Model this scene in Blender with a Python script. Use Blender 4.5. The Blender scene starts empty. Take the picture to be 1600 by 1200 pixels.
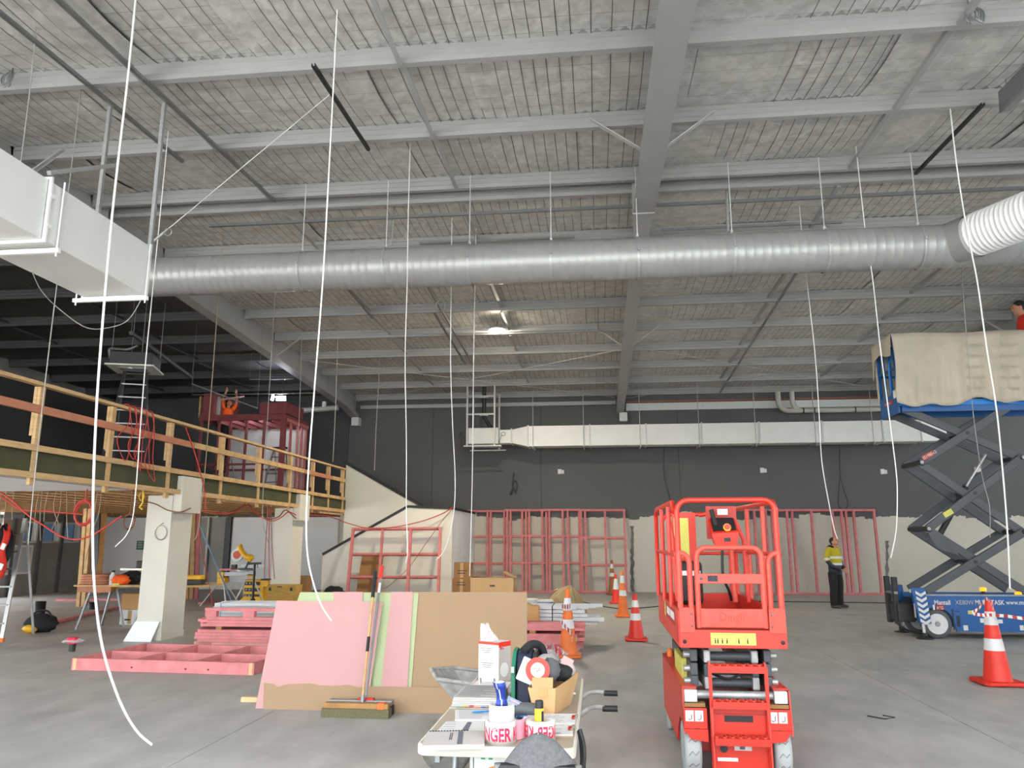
import bpy, math, random
from mathutils import Vector, Matrix, Euler

# ---------------------------------------------------------------- camera, world, light, exposure
CAM_H, YAW, PITCH, FPX = 1.6, math.radians(6.3), math.radians(11.5), 1200.0
S = bpy.context.scene
COL = S.collection
cd = bpy.data.cameras.new('camera'); cam = bpy.data.objects.new('camera', cd); COL.objects.link(cam)
cd.sensor_width = 36.0; cd.lens = 36.0 * FPX / 1600.0; cd.clip_end = 300
cam.location = (0, 0, CAM_H); cam.rotation_euler = (math.pi/2 + PITCH, 0, YAW)
S.camera = cam
w = bpy.data.worlds.new('sky'); S.world = w; w.use_nodes = True
bg = w.node_tree.nodes['Background']
bg.inputs['Color'].default_value = (0.86, 0.93, 1.0, 1); bg.inputs['Strength'].default_value = 7.5
sl = bpy.data.lights.new('sun', 'SUN'); sl.energy = 64.0; sl.angle = math.radians(2); sl.color = (1.0, .99, .98)
sun = bpy.data.objects.new('sun', sl); COL.objects.link(sun); sun.rotation_euler = (math.radians(-42), 0, math.radians(12))
S.view_settings.view_transform = 'Standard'; S.view_settings.look = 'None'
S.view_settings.exposure = -0.10; S.view_settings.gamma = 1.0; S.view_settings.use_curve_mapping = False
S.cycles.max_bounces = 10; S.cycles.diffuse_bounces = 6; S.cycles.caustics_reflective = False; S.cycles.caustics_refractive = False
S.cycles.sample_clamp_indirect = 12.0

random.seed(7)
ORD = ['first', 'second', 'third', 'fourth', 'fifth', 'sixth', 'seventh', 'eighth', 'ninth', 'tenth', 'eleventh', 'twelfth']
R = math.radians

# ---------------------------------------------------------------- where things stand (lines of sight of the photograph's camera)
_f = Vector((-math.sin(YAW)*math.cos(PITCH), math.cos(YAW)*math.cos(PITCH), math.sin(PITCH)))
_r = Vector((math.cos(YAW), math.sin(YAW), 0)); _u = _r.cross(_f); _c = Vector((0, 0, CAM_H))
def ray(x, y): return _f*FPX + _r*(x-800) + _u*(600-y)
def PY(x, y, Y): d = ray(x, y); return _c + d*(Y/d.y)
def PX(x, y, X): d = ray(x, y); return _c + d*(X/d.x)
def G(x, y, z=0.0): d = ray(x, y); return _c + d*((z-CAM_H)/d.z)

# ---------------------------------------------------------------- materials
def lin(c):
    if isinstance(c, str): c = tuple(int(c[i:i+2], 16) for i in (0, 2, 4))
    return tuple(((v/255)/12.92 if v/255 <= .04045 else ((v/255+.055)/1.055)**2.4) for v in c)
M = {}
def mat(name, col, rough=.6, metal=0., var=.10, scale=5., bump=0., bscale=30., emit=0., spec=.5, stretch=None, alpha=None):
    m = bpy.data.materials.new(name); m.use_nodes = True; nt = m.node_tree; N, L = nt.nodes, nt.links
    b = N['Principled BSDF']; c = lin(col)
    b.inputs['Roughness'].default_value = rough; b.inputs['Metallic'].default_value = metal
    b.inputs['Specular IOR Level'].default_value = spec
    tc = N.new('ShaderNodeTexCoord'); src = tc.outputs['Object']
    if stretch:
        mp = N.new('ShaderNodeMapping'); mp.inputs['Scale'].default_value = stretch; L.new(src, mp.inputs['Vector']); src = mp.outputs['Vector']
    n = N.new('ShaderNodeTexNoise'); n.inputs['Scale'].default_value = scale; n.inputs['Detail'].default_value = 5; L.new(src, n.inputs['Vector'])
    r = N.new('ShaderNodeValToRGB'); L.new(n.outputs['Fac'], r.inputs['Fac'])
    r.color_ramp.elements[0].position = .3; r.color_ramp.elements[1].position = .7
    r.color_ramp.elements[0].color = tuple(max(0, v*(1-var)) for v in c)+(1,)
    r.color_ramp.elements[1].color = tuple(min(1, v*(1+var)) for v in c)+(1,)
    L.new(r.outputs['Color'], b.inputs['Base Color'])
    if bump:
        n2 = N.new('ShaderNodeTexNoise'); n2.inputs['Scale'].default_value = bscale; n2.inputs['Detail'].default_value = 4; L.new(src, n2.inputs['Vector'])
        bp = N.new('ShaderNodeBump'); bp.inputs['Strength'].default_value = bump; bp.inputs['Distance'].default_value = .02
        L.new(n2.outputs['Fac'], bp.inputs['Height']); L.new(bp.outputs['Normal'], b.inputs['Normal'])
    if emit:
        b.inputs['Emission Color'].default_value = c+(1,); b.inputs['Emission Strength'].default_value = emit
    if alpha is not None: b.inputs['Alpha'].default_value = alpha
    M[name] = m; return m

mat('conc_patch', '6e6d69', .9, var=.3, scale=14, bump=.5, bscale=40)
mat('steel_grey', 'a0a1a0', .5, .0, .05, 2, spec=.4)
mat('steel_far', '9a9b98', .5, .0, .05, 2, spec=.4)
mat('galv', 'a6a8a8', .42, .4, .10, 20)
mat('galv_white', 'c4c7c6', .5, .1, .04, 6)
mat('duct_white', 'dcdedb', .45, .05, .03, 3)
mat('duct_round', '9c9e9d', .36, .25, .03, 3)
mat('flex_white', 'eceeee', .5, 0, .02, 3)
mat('dark_steel', '2c2e30', .5, .3, .15, 5)
mat('black', '17181a', .55, 0, .2, 8)
mat('black_gloss', '101113', .3, 0, .1, 8)
mat('rubber_grey', 'a3a7a6', .8, 0, .10, 8, .15, 25)
mat('rubber_dark', '55585a', .8, 0, .12, 8)
mat('plaster_white', 'd0cdc1', .8, 0, .04, 1.5)
mat('plaster_pale', 'dcdddd', .8, 0, .05, 1.2)
mat('concrete_wall', '8e8d88', .9, 0, .12, 1.6, .15, 14)
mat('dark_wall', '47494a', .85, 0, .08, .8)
mat('timber', 'c6a679', .75, 0, .16, 4, .1, 30, stretch=(1, 1, 8))
mat('timber_raw', 'c2a070', .75, 0, .2, 6, .15, 30)
mat('timber_dark', 'a1784a', .8, 0, .22, 6)
mat('timber_red', 'b4785c', .75, 0, .14, 5)
mat('pink_timber', 'd48385', .75, 0, .15, 6, .1, 30)
mat('pink_timber_dim', 'bd7070', .78, 0, .14, 6)  # pink timber darkened for the weaker light at the far end
mat('pink_pale', 'd69a94', .8, 0, .12, 6)
mat('end_grain', 'e0b98a', .8, 0, .12, 40)
mat('knot', '8a3340', .8, 0, .2, 40)
mat('board_pink', 'bc918f', .85, 0, .02, 2)
mat('board_green', 'a5b088', .85, 0, .03, 2)
mat('board_brown', '9c8164', .85, 0, .03, 1.5)
mat('board_core', 'e8e6df', .85, 0, .02, 10)
mat('cardboard', 'b78d5c', .85, 0, .06, 3)
mat('cardboard_dark', '8e673d', .85, 0, .08, 3)
mat('cardboard_light', 'b99568', .85, 0, .05, 3)
mat('paper', 'c6c4c1', .8, 0, .02, 10)
mat('paper_grey', 'b0aaa6', .8, 0, .03, 5)
mat('ink', '5c5c66', .8, 0, .1, 10)
mat('ink_dark', '34353b', .8, 0, .1, 10)
mat('table_taupe', '978a79', .55, 0, .06, 4)
mat('table_plastic', 'c6c1b3', .5, 0, .03, 6, .05, 150)
mat('red_paint', 'c62b18', .38, 0, .05, 6, spec=.5)
mat('red_worn', 'c64638', .5, 0, .16, 30)
mat('red_dark', 'a32a20', .5, 0, .1, 6)
mat('yellow_sticker', 'c6c25c', .6, 0, .03, 10)
mat('white_sticker', 'd2d2d0', .6, 0, .02, 10)
mat('blue_paint', '105290', .42, 0, .06, 5, spec=.5)
mat('blue_bright', '1878c8', .45, 0, .05, 5)
mat('navy', '1b2238', .6, 0, .1, 8)
mat('arm_grey', '484c51', .5, .1, .08, 6)
mat('canvas', 'b5ac9c', .95, 0, .10, 3, .35, 7)
mat('canvas_tan', 'a08c68', .95, 0, .14, 6, .4, 16)
mat('cone_red', 'd82d1b', .45, 0, .04, 6)
mat('cone_orange', 'e0702c', .55, 0, .08, 6)
mat('cone_old', '93592f', .7, 0, .14, 6)
mat('reflective', 'd4d4d2', .45, 0, .04, 14)
mat('cable_white', 'e6e6e2', .5, 0, .02, 5)
mat('cable_grey', '9a9a96', .6, 0, .05, 5)
mat('cable_dark', '2b2b2d', .6, 0, .05, 5)
mat('cable_red', 'b8362e', .55, 0, .06, 5)
mat('cable_brown', '8a5a44', .6, 0, .1, 5)
mat('cable_yellow', 'd8b02c', .55, 0, .06, 5)
mat('cable_tan', 'a08d76', .6, 0, .08, 5)
mat('cable_blue', '7d9cb8', .6, 0, .06, 5)
mat('tool_yellow', 'e8b21e', .5, 0, .06, 8)
mat('tool_dark', '35352f', .6, 0, .15, 12)
mat('alu', 'c9cbcc', .35, .7, .06, 15)
mat('alu_dark', '8b8e90', .4, .6, .08, 15)
mat('orange_cloth', 'f4641c', .85, 0, .08, 8, .3, 20)
mat('red_cloth', 'cf3022', .85, 0, .12, 8, .3, 20)
mat('black_cloth', '1b1c20', .9, 0, .2, 10, .3, 25)
mat('grey_wool', '626365', .95, 0, .18, 90, .5, 160)
mat('hiviz', 'b8a81c', .85, 0, .08, 14, .2, 30)
mat('trousers', '1f1d1d', .9, 0, .3, 25, .2, 30)
mat('skin', 'b98468', .55, 0, .06, 10)
mat('hair', '16130f', .7, 0, .2, 60)
mat('shoe', '4c4743', .8, 0, .15, 20)
mat('pvc', 'b9b7ab', .45, 0, .04, 5)
mat('sky_glass', 'aeb9bd', .15, 0, .02, 2)
mat('green_print', '23a06a', .6, 0, .03, 10)
mat('green_dark', '176a50', .6, 0, .05, 10)
mat('can_blue', '2b3f98', .3, .5, .12, 20)
mat('can_silver', 'c8ccd4', .3, .7, .08, 20)
mat('tape_print', 'd8224e', .55, 0, .03, 10)
mat('tape_pale', 'eda4b6', .55, 0, .05, 10)
mat('cement_grey', '8f8e88', .9, 0, .25, 18, .5, 30)
mat('cement_dark', '6a6861', .9, 0, .2, 14, .4, 30)
mat('bristle', '6f6a50', .95, 0, .3, 120, .6, 200)
mat('olive', '43452c', .8, 0, .18, 2)
mat('deck_dark', '8a7350', .9, 0, .1, 2)
mat('plywood', 'a8843f', .8, 0, .16, 5, stretch=(1, 1, 5))
mat('plastic_wrap', 'd9d3d3', .25, 0, .25, 30, .6, 40, alpha=.55)
mat('plastic_red', 'c9404a', .35, 0, .25, 30, .6, 40)
mat('lamp_amber', 'ff9a20', .3, 0, .02, 5, emit=1.5)
mat('lamp_warm', 'ffeed2', .4, 0, 0, 5, emit=1400)
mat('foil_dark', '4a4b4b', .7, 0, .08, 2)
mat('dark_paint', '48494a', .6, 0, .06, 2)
mat('lamp_cool', 'eef2ff', .4, 0, 0, 5, emit=220)
mat('pale_ground', 'c6c3bb', .9, 0, .06, 1)  # unseen outdoor ground, made pale to bounce daylight up to the ceiling

def two_tone(name, build):
    m = bpy.data.materials.new(name); m.use_nodes = True; M[name] = m; build(m.node_tree, m.node_tree.nodes, m.node_tree.links, m.node_tree.nodes['Principled BSDF'])
def _floor(nt, N, L, b):
    tc = N.new('ShaderNodeTexCoord')
    def noise(s, d=6, st=None):
        n = N.new('ShaderNodeTexNoise'); n.inputs['Scale'].default_value = s; n.inputs['Detail'].default_value = d; n.inputs['Roughness'].default_value = .62
        if st:
            mp = N.new('ShaderNodeMapping'); mp.inputs['Scale'].default_value = st; L.new(tc.outputs['Object'], mp.inputs['Vector']); L.new(mp.outputs['Vector'], n.inputs['Vector'])
        else: L.new(tc.outputs['Object'], n.inputs['Vector'])
        return n
    a, c, d = noise(.45), noise(3.0, 8, (1, .45, 1)), noise(22, 6)
    r1 = N.new('ShaderNodeValToRGB'); L.new(a.outputs['Fac'], r1.inputs['Fac'])
    r1.color_ramp.elements[0].position = .32; r1.color_ramp.elements[1].position = .68
    r1.color_ramp.elements[0].color = lin('a09f9b')+(1,); r1.color_ramp.elements[1].color = lin('b3b2af')+(1,)
    r2 = N.new('ShaderNodeValToRGB'); L.new(c.outputs['Fac'], r2.inputs['Fac'])
    r2.color_ramp.elements[0].position = .34; r2.color_ramp.elements[1].position = .62
    r2.color_ramp.elements[0].color = (.70, .70, .70, 1); r2.color_ramp.elements[1].color = (1.05, 1.05, 1.05, 1)
    mx = N.new('ShaderNodeMix'); mx.data_type = 'RGBA'; mx.blend_type = 'MULTIPLY'; mx.inputs[0].default_value = .75
    L.new(r1.outputs['Color'], mx.inputs[6]); L.new(r2.outputs['Color'], mx.inputs[7]); L.new(mx.outputs[2], b.inputs['Base Color'])
    mr = N.new('ShaderNodeMapRange'); L.new(c.outputs['Fac'], mr.inputs['Value']); mr.inputs['To Min'].default_value = .42; mr.inputs['To Max'].default_value = .72
    L.new(mr.outputs['Result'], b.inputs['Roughness'])
    bp = N.new('ShaderNodeBump'); bp.inputs['Strength'].default_value = .12; bp.inputs['Distance'].default_value = .01
    L.new(d.outputs['Fac'], bp.inputs['Height']); L.new(bp.outputs['Normal'], b.inputs['Normal'])
two_tone('floor_concrete', _floor)

def _foil(nt, N, L, b):
    tc = N.new('ShaderNodeTexCoord')
    n = N.new('ShaderNodeTexNoise'); n.inputs['Scale'].default_value = 5.5; n.inputs['Detail'].default_value = 6; n.inputs['Distortion'].default_value = .6; L.new(tc.outputs['Object'], n.inputs['Vector'])
    r = N.new('ShaderNodeValToRGB'); L.new(n.outputs['Fac'], r.inputs['Fac'])
    r.color_ramp.elements[0].position = .36; r.color_ramp.elements[1].position = .70
    r.color_ramp.elements[0].color = lin('bebeba')+(1,); r.color_ramp.elements[1].color = lin('dadad6')+(1,)
    L.new(r.outputs['Color'], b.inputs['Base Color']); b.inputs['Roughness'].default_value = .5; b.inputs['Metallic'].default_value = .1
    n2 = N.new('ShaderNodeTexNoise'); n2.inputs['Scale'].default_value = 9; n2.inputs['Detail'].default_value = 5; L.new(tc.outputs['Object'], n2.inputs['Vector'])
    bp = N.new('ShaderNodeBump'); bp.inputs['Strength'].default_value = .25; bp.inputs['Distance'].default_value = .04
    L.new(n2.outputs['Fac'], bp.inputs['Height']); L.new(bp.outputs['Normal'], b.inputs['Normal'])
two_tone('foil', _foil)

def _backwall(nt, N, L, b):
    # painted dark above, bare off-white below, with the roller's uneven, stepped lower edge
    tc = N.new('ShaderNodeTexCoord'); sp = N.new('ShaderNodeSeparateXYZ'); L.new(tc.outputs['Object'], sp.inputs[0])
    sn = N.new('ShaderNodeMath'); sn.operation = 'SNAP'; sn.inputs[1].default_value = .33; L.new(sp.outputs['X'], sn.inputs[0])
    cb = N.new('ShaderNodeCombineXYZ'); L.new(sn.outputs[0], cb.inputs[0])
    n1 = N.new('ShaderNodeTexNoise'); n1.inputs['Scale'].default_value = .55; n1.inputs['Detail'].default_value = 3; L.new(cb.outputs[0], n1.inputs['Vector'])
    n2 = N.new('ShaderNodeTexNoise'); n2.inputs['Scale'].default_value = 9; n2.inputs['Detail'].default_value = 3; L.new(tc.outputs['Object'], n2.inputs['Vector'])
    m1 = N.new('ShaderNodeMath'); m1.operation = 'MULTIPLY_ADD'; m1.inputs[1].default_value = 1.1; m1.inputs[2].default_value = 1.72; L.new(n1.outputs['Fac'], m1.inputs[0])
    m2 = N.new('ShaderNodeMath'); m2.operation = 'MULTIPLY_ADD'; m2.inputs[1].default_value = .12; L.new(n2.outputs['Fac'], m2.inputs[0]); L.new(m1.outputs[0], m2.inputs[2])
    gt = N.new('ShaderNodeMath'); gt.operation = 'GREATER_THAN'; L.new(sp.outputs['Z'], gt.inputs[0]); L.new(m2.outputs[0], gt.inputs[1])
    n3 = N.new('ShaderNodeTexNoise'); n3.inputs['Scale'].default_value = .7; n3.inputs['Detail'].default_value = 5; L.new(tc.outputs['Object'], n3.inputs['Vector'])
    ra = N.new('ShaderNodeValToRGB'); L.new(n3.outputs['Fac'], ra.inputs['Fac']); ra.color_ramp.elements[0].color = lin('b0aca0')+(1,); ra.color_ramp.elements[1].color = lin('cbc7ba')+(1,)
    rb = N.new('ShaderNodeValToRGB'); L.new(n3.outputs['Fac'], rb.inputs['Fac']); rb.color_ramp.elements[0].color = lin('515253')+(1,); rb.color_ramp.elements[1].color = lin('5d5e5f')+(1,)
    mx = N.new('ShaderNodeMix'); mx.data_type = 'RGBA'; L.new(gt.outputs[0], mx.inputs[0]); L.new(ra.outputs['Color'], mx.inputs[6]); L.new(rb.outputs['Color'], mx.inputs[7])
    L.new(mx.outputs[2], b.inputs['Base Color']); b.inputs['Roughness'].default_value = .8
two_tone('back_wall', _backwall)

# ---------------------------------------------------------------- mesh helpers
XF = {}
class MB:
    def __init__(s): s.v, s.f, s.sm, s.mi, s.cur = [], [], [], [], 0
    def add(s, vs, fs, smooth=False):
        o = len(s.v); s.v += [tuple(p) for p in vs]
        for f in fs: s.f.append(tuple(i+o for i in f)); s.sm.append(smooth); s.mi.append(s.cur)
        return s
    def box(s, a, b):
        (x0, y0, z0), (x1, y1, z1) = a, b
        x0, x1 = min(x0, x1), max(x0, x1); y0, y1 = min(y0, y1), max(y0, y1); z0, z1 = min(z0, z1), max(z0, z1)
        return s.add([(x0,y0,z0),(x1,y0,z0),(x1,y1,z0),(x0,y1,z0),(x0,y0,z1),(x1,y0,z1),(x1,y1,z1),(x0,y1,z1)],
                     [(3,2,1,0),(4,5,6,7),(0,1,5,4),(1,2,6,5),(2,3,7,6),(3,0,4,7)])
    def cbox(s, c, d, rot=None):
        hx, hy, hz = (v/2 for v in d); vs = [Vector((sx*hx, sy*hy, sz*hz)) for sz in (-1,1) for sx, sy in ((-1,-1),(1,-1),(1,1),(-1,1))]
        if rot is not None: m = Euler(rot).to_matrix(); vs = [m @ v for v in vs]
        return s.add([v+Vector(c) for v in vs], [(3,2,1,0),(4,5,6,7),(0,1,5,4),(1,2,6,5),(2,3,7,6),(3,0,4,7)])
    def beam(s, p, q, w, h, up=(0,0,1)):
        """rectangular bar from p to q: w across, h along up"""
        p, q = Vector(p), Vector(q); d = (q-p).normalized(); u = Vector(up)
        if abs(d.dot(u)) > .98: u = Vector((0,1,0))
        a = d.cross(u).normalized(); u = a.cross(d).normalized(); vs = []
        for e in (p, q):
            for sx, sz in ((-1,-1),(1,-1),(1,1),(-1,1)): vs.append(e + a*(sx*w/2) + u*(sz*h/2))
        return s.add(vs, [(0,1,2,3),(7,6,5,4),(0,4,5,1),(1,5,6,2),(2,6,7,3),(3,7,4,0)])
    def tube(s, pts, r, n=8, caps=True, r_end=None):
        pts = [Vector(p) for p in pts]; m = len(pts); rings = []; prev = None
        for i, p in enumerate(pts):
            d = (pts[min(i+1, m-1)] - pts[max(i-1, 0)])
            if d.length < 1e-9: d = Vector((0,0,1))
            d.normalize()
            if prev is None: a = d.cross(Vector((0,0,1)) if abs(d.z) < .9 else Vector((1,0,0))).normalized()
            else:
                a = prev - d*prev.dot(d)
                a = a.normalized() if a.length > 1e-6 else d.orthogonal().normalized()
            prev = a; b = d.cross(a); rr = r if not callable(r) else r(i/(m-1))
            if r_end is not None: rr = r + (r_end-r)*i/(m-1)
            rings.append([p + a*(math.cos(t)*rr) + b*(math.sin(t)*rr) for t in (2*math.pi*k/n for k in range(n))])
        vs = [v for rg in rings for v in rg]
        fs = [(i*n+k, i*n+(k+1)%n, (i+1)*n+(k+1)%n, (i+1)*n+k) for i in range(m-1) for k in range(n)]
        s.add(vs, fs, True)
        if caps: s.add(rings[0], [tuple(range(n-1, -1, -1))]); s.add(rings[-1], [tuple(range(n))])
        return s
    def cyl(s, p, q, r, n=16, r2=None): return s.tube([p, q], r, n, True, r_end=r2)
    def lathe(s, prof, c=(0,0,0), n=20, axis='z', cap=True):
        """prof: (radius, height) pairs from bottom to top"""
        c = Vector(c); rings = []
        for r, h in prof:
            rg = []
            for k in range(n):
                t = 2*math.pi*k/n; x, y = math.cos(t)*r, math.sin(t)*r
                p = (x, y, h) if axis == 'z' else ((h, x, y) if axis == 'x' else (y, h, x))
                rg.append(c+Vector(p))
            rings.append(rg)
        fs = [(i*n+k, i*n+(k+1)%n, (i+1)*n+(k+1)%n, (i+1)*n+k) for i in range(len(prof)-1) for k in range(n)]
        s.add([v for rg in rings for v in rg], fs, True)
        if cap: s.add(rings[0], [tuple(range(n-1,-1,-1))]); s.add(rings[-1], [tuple(range(n))])
        return s
    def prism(s, poly, o, u, v, depth):
        """polygon (2-D) in the plane o + a*u + b*v, thickened along u x v by depth"""
        o, u, v = Vector(o), Vector(u), Vector(v); nrm = u.cross(v).normalized()*depth; n = len(poly)
        A = [o+u*a+v*b for a, b in poly]; B = [p+nrm for p in A]
        fs = [tuple(range(n-1,-1,-1)), tuple(range(n, 2*n))] + [(i, (i+1)%n, (i+1)%n+n, i+n) for i in range(n)]
        return s.add(A+B, fs)
    def quad(s, a, b, c, d): return s.add([a,b,c,d], [(0,1,2,3)])
    def blob(s, c, r, n=12, m=8, jit=0., seed=1, squash=None):
        rnd = random.Random(seed); c = Vector(c); vs = []; rx, ry, rz = r if isinstance(r, (tuple, list)) else (r, r, r)
        for i in range(m+1):
            ph = math.pi*i/m
            for k in range(n):
                t = 2*math.pi*k/n; j = 1+(rnd.random()-.5)*2*jit if 0 < i < m else 1
                vs.append(c+Vector((rx*math.sin(ph)*math.cos(t)*j, ry*math.sin(ph)*math.sin(t)*j, rz*math.cos(ph)*j)))
        fs = [(i*n+k, (i+1)*n+k, (i+1)*n+(k+1)%n, i*n+(k+1)%n) for i in range(m) for k in range(n)]
        return s.add(vs, fs, True)
    def grid(s, fn, nu, nv, smooth=True):
        vs = [fn(i/nu, j/nv) for j in range(nv+1) for i in range(nu+1)]
        fs = [(j*(nu+1)+i, j*(nu+1)+i+1, (j+1)*(nu+1)+i+1, (j+1)*(nu+1)+i) for j in range(nv) for i in range(nu)]
        return s.add(vs, fs, smooth)
    def mesh(s, name, mats):
        me = bpy.data.meshes.new(name); me.from_pydata(s.v, [], s.f)
        for m in mats: me.materials.append(M[m])
        me.polygons.foreach_set('use_smooth', s.sm); me.polygons.foreach_set('material_index', s.mi); me.update(); return me
    def build(s, name, m, parent=None, W=True, bevel=0., solid=0., sub=0):
        """W: vertices are in world coordinates and are brought into the parent's frame"""
        if parent is not None and W:
            loc, rz = XF.get(parent.name, (Vector(), 0)); mt = Matrix.Rotation(-rz, 3, 'Z')
            s.v = [tuple(mt @ (Vector(p)-loc)) for p in s.v]
        o = bpy.data.objects.new(name, s.mesh(name, [m] if isinstance(m, str) else m)); COL.objects.link(o)
        if parent is not None: o.parent = parent; XF[o.name] = XF.get(parent.name, (Vector(), 0))
        if solid: md = o.modifiers.new('solid', 'SOLIDIFY'); md.thickness = solid; md.offset = 0
        if sub: md = o.modifiers.new('sub', 'SUBSURF'); md.levels = sub; md.render_levels = sub
        if bevel: md = o.modifiers.new('bevel', 'BEVEL'); md.width = bevel; md.segments = 2; md.limit_method = 'ANGLE'
        return o
def obj(name, me, parent=None, loc=(0,0,0), rot=(0,0,0), scale=(1,1,1)):
    o = bpy.data.objects.new(name, me); COL.objects.link(o); o.parent = parent; o.location = loc; o.rotation_euler = rot; o.scale = scale; return o
def tag(o, label=None, cat=None, group=None, kind=None):
    if label: o['label'] = label
    if cat: o['category'] = cat
    if group: o['group'] = group
    if kind: o['kind'] = kind
    return o
def thing(name, label, cat, loc=(0,0,0), rz=0., group=None):
    o = bpy.data.objects.new(name, None); COL.objects.link(o); o.empty_display_size = .1
    o.location = loc; o.rotation_euler = (0, 0, rz); XF[o.name] = (Vector(loc), rz); return tag(o, label, cat, group)
def dup(root, loc, rz=None, label=None):
    c = root.copy(); COL.objects.link(c); c.location = loc
    if rz is not None: c.rotation_euler = (0, 0, rz)
    XF[c.name] = (Vector(loc), c.rotation_euler[2])
    if label: c['label'] = label
    for ch in list(root.children):
        k = ch.copy(); COL.objects.link(k); k.parent = c
        for g in list(ch.children): q = g.copy(); COL.objects.link(q); q.parent = k
    return c
def text_mesh(txt, size, depth=.0, align='LEFT', sx=1., bold=0.):
    cu = bpy.data.curves.new('t', 'FONT'); cu.body = txt; cu.size = size; cu.align_x = align; cu.extrude = depth; cu.offset = bold; cu.resolution_u = 3
    o = bpy.data.objects.new('t', cu); COL.objects.link(o); dg = bpy.context.evaluated_depsgraph_get(); dg.update()
    me = bpy.data.meshes.new_from_object(o.evaluated_get(dg)); bpy.data.objects.remove(o); bpy.data.curves.remove(cu)
    for v in me.vertices: v.co.x *= sx
    return me
def lettering(name, txt, size, o, u, v, m, parent, sx=1., depth=.001, align='LEFT', bold=0.):
    """flat print on a face: origin o, reading direction u, up v (world); returns a mesh part"""
    me = text_mesh(txt, size, 0, align, sx, bold); o, u, v = Vector(o), Vector(u).normalized(), Vector(v).normalized(); nrm = u.cross(v)
    b = MB(); b.add([o+u*p.co.x+v*p.co.y+nrm*depth for p in me.vertices], [tuple(p.vertices) for p in me.polygons]); bpy.data.meshes.remove(me)
    return b.build(name, m, parent)
def arc(c, r, a0, a1, n, plane='xz'):
    out = []
    for i in range(n+1):
        a = a0+(a1-a0)*i/n; x, z = c[0]+r*math.cos(a), c[2]+r*math.sin(a)
        out.append((x, c[1], z))
    return out
def smooth_path(pts, k=6):
    """Catmull-Rom through the points"""
    P = [Vector(p) for p in pts]; out = []
    for i in range(len(P)-1):
        p0, p1, p2, p3 = P[max(i-1,0)], P[i], P[i+1], P[min(i+2, len(P)-1)]
        for j in range(k):
            t = j/k; out.append(.5*((2*p1)+(p2-p0)*t+(2*p0-5*p1+4*p2-p3)*t*t+(3*p1-p0-3*p2+p3)*t**3))
    return out+[P[-1]]

# ================================================================ THE SETTING
XL, XR, YW, YF, YR = -17.0, 18.0, 25.3, -2.5, 11.2
def pz(Y): return 6.44+.05*Y if Y < YR else 7.56-.05*Y        # underside of the purlins
def rz_(Y): return pz(Y)+.22                                   # underside of the roof blanket
def rb_(Y): return pz(Y)-.47                                   # underside of the rafters

# floor: cast slabs with narrow joints
fl = MB().box((XL-.3, YF, -.30), (XR+.3, YW+.3, -.03)).build('floor', 'cement_dark'); tag(fl, kind='structure')
xs = [XL, -9.3, -3.12, 3.2, 9.6, XR]; ys = [YF, 2.9, 10.6, 18.2, YW]
for i in range(5):
    for j in range(4):
        MB().box((xs[i]+.004, ys[j]+.004, -.04), (xs[i+1]-.004, ys[j+1]-.004, 0)).build('slab', 'floor_concrete', fl)
ap = MB().box((-60, -60, -.25), (60, YF, -.02)).box((XR, YF, -.25), (60, 60, -.02)).box((-60, YF, -.25), (XL-.3, 60, -.02)).build('ground', 'pale_ground'); tag(ap, kind='structure')

# back wall, two paints; joints between the tilt panels
wb = MB().box((XL-.3, YW, -.03), (XR+.3, YW+.25, 7.2)).build('wall_back', 'back_wall'); tag(wb, kind='structure')
for px in (845, 1060, 676):
    p = PY(px, 700, YW); MB().box((p.x-.015, YW-.004, 2.6), (p.x+.015, YW, 6.2)).build('panel_joint', 'dark_wall', wb)
def ragged(px, y0, y1, wpx, seed):
    rnd = random.Random(seed); a, b2 = PY(px, y0, YW), PY(px, y1, YW); n = 18; L_, R_ = [], []
    for i in range(n+1):
        z = b2.z+(a.z-b2.z)*i/n; xx = b2.x+(a.x-b2.x)*i/n; L_.append((xx-wpx*(.4+.9*rnd.random())/2, z)); R_.append((xx+wpx*(.4+.9*rnd.random())/2, z))
    MB().prism(L_[::-1]+R_, (0, YW-.006, 0), (1, 0, 0), (0, 0, 1), -.006).build('joint_patch', 'conc_patch', wb)
ragged(988, 822, 924, .13, 1); ragged(1386, 845, 920, .10, 2); 
for px, py in ((876, 737), (1192, 735), (1380, 737), (1526, 734)):
    p = PY(px, py, YW)
    t = thing('wall_outlet', {876: 'small white outlet box on the dark wall under the duct, nearest the stair', 1192: 'small white outlet box on the dark wall right above the red lift', 1380: 'small white outlet box on the dark wall beside the hanging cable end', 1526: 'small white outlet box on the dark wall seen through the scissor arms'}[px], 'outlet', (p.x, YW, p.z))
    MB().box((p.x-.09, YW-.05, p.z-.08), (p.x+.03, YW-.001, p.z+.08)).build('body', 'white_sticker', t, bevel=.01)
    MB().box((p.x+.035, YW-.04, p.z-.07), (p.x+.11, YW-.001, p.z+.05)).build('cover', 'white_sticker', t, bevel=.008)

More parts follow.
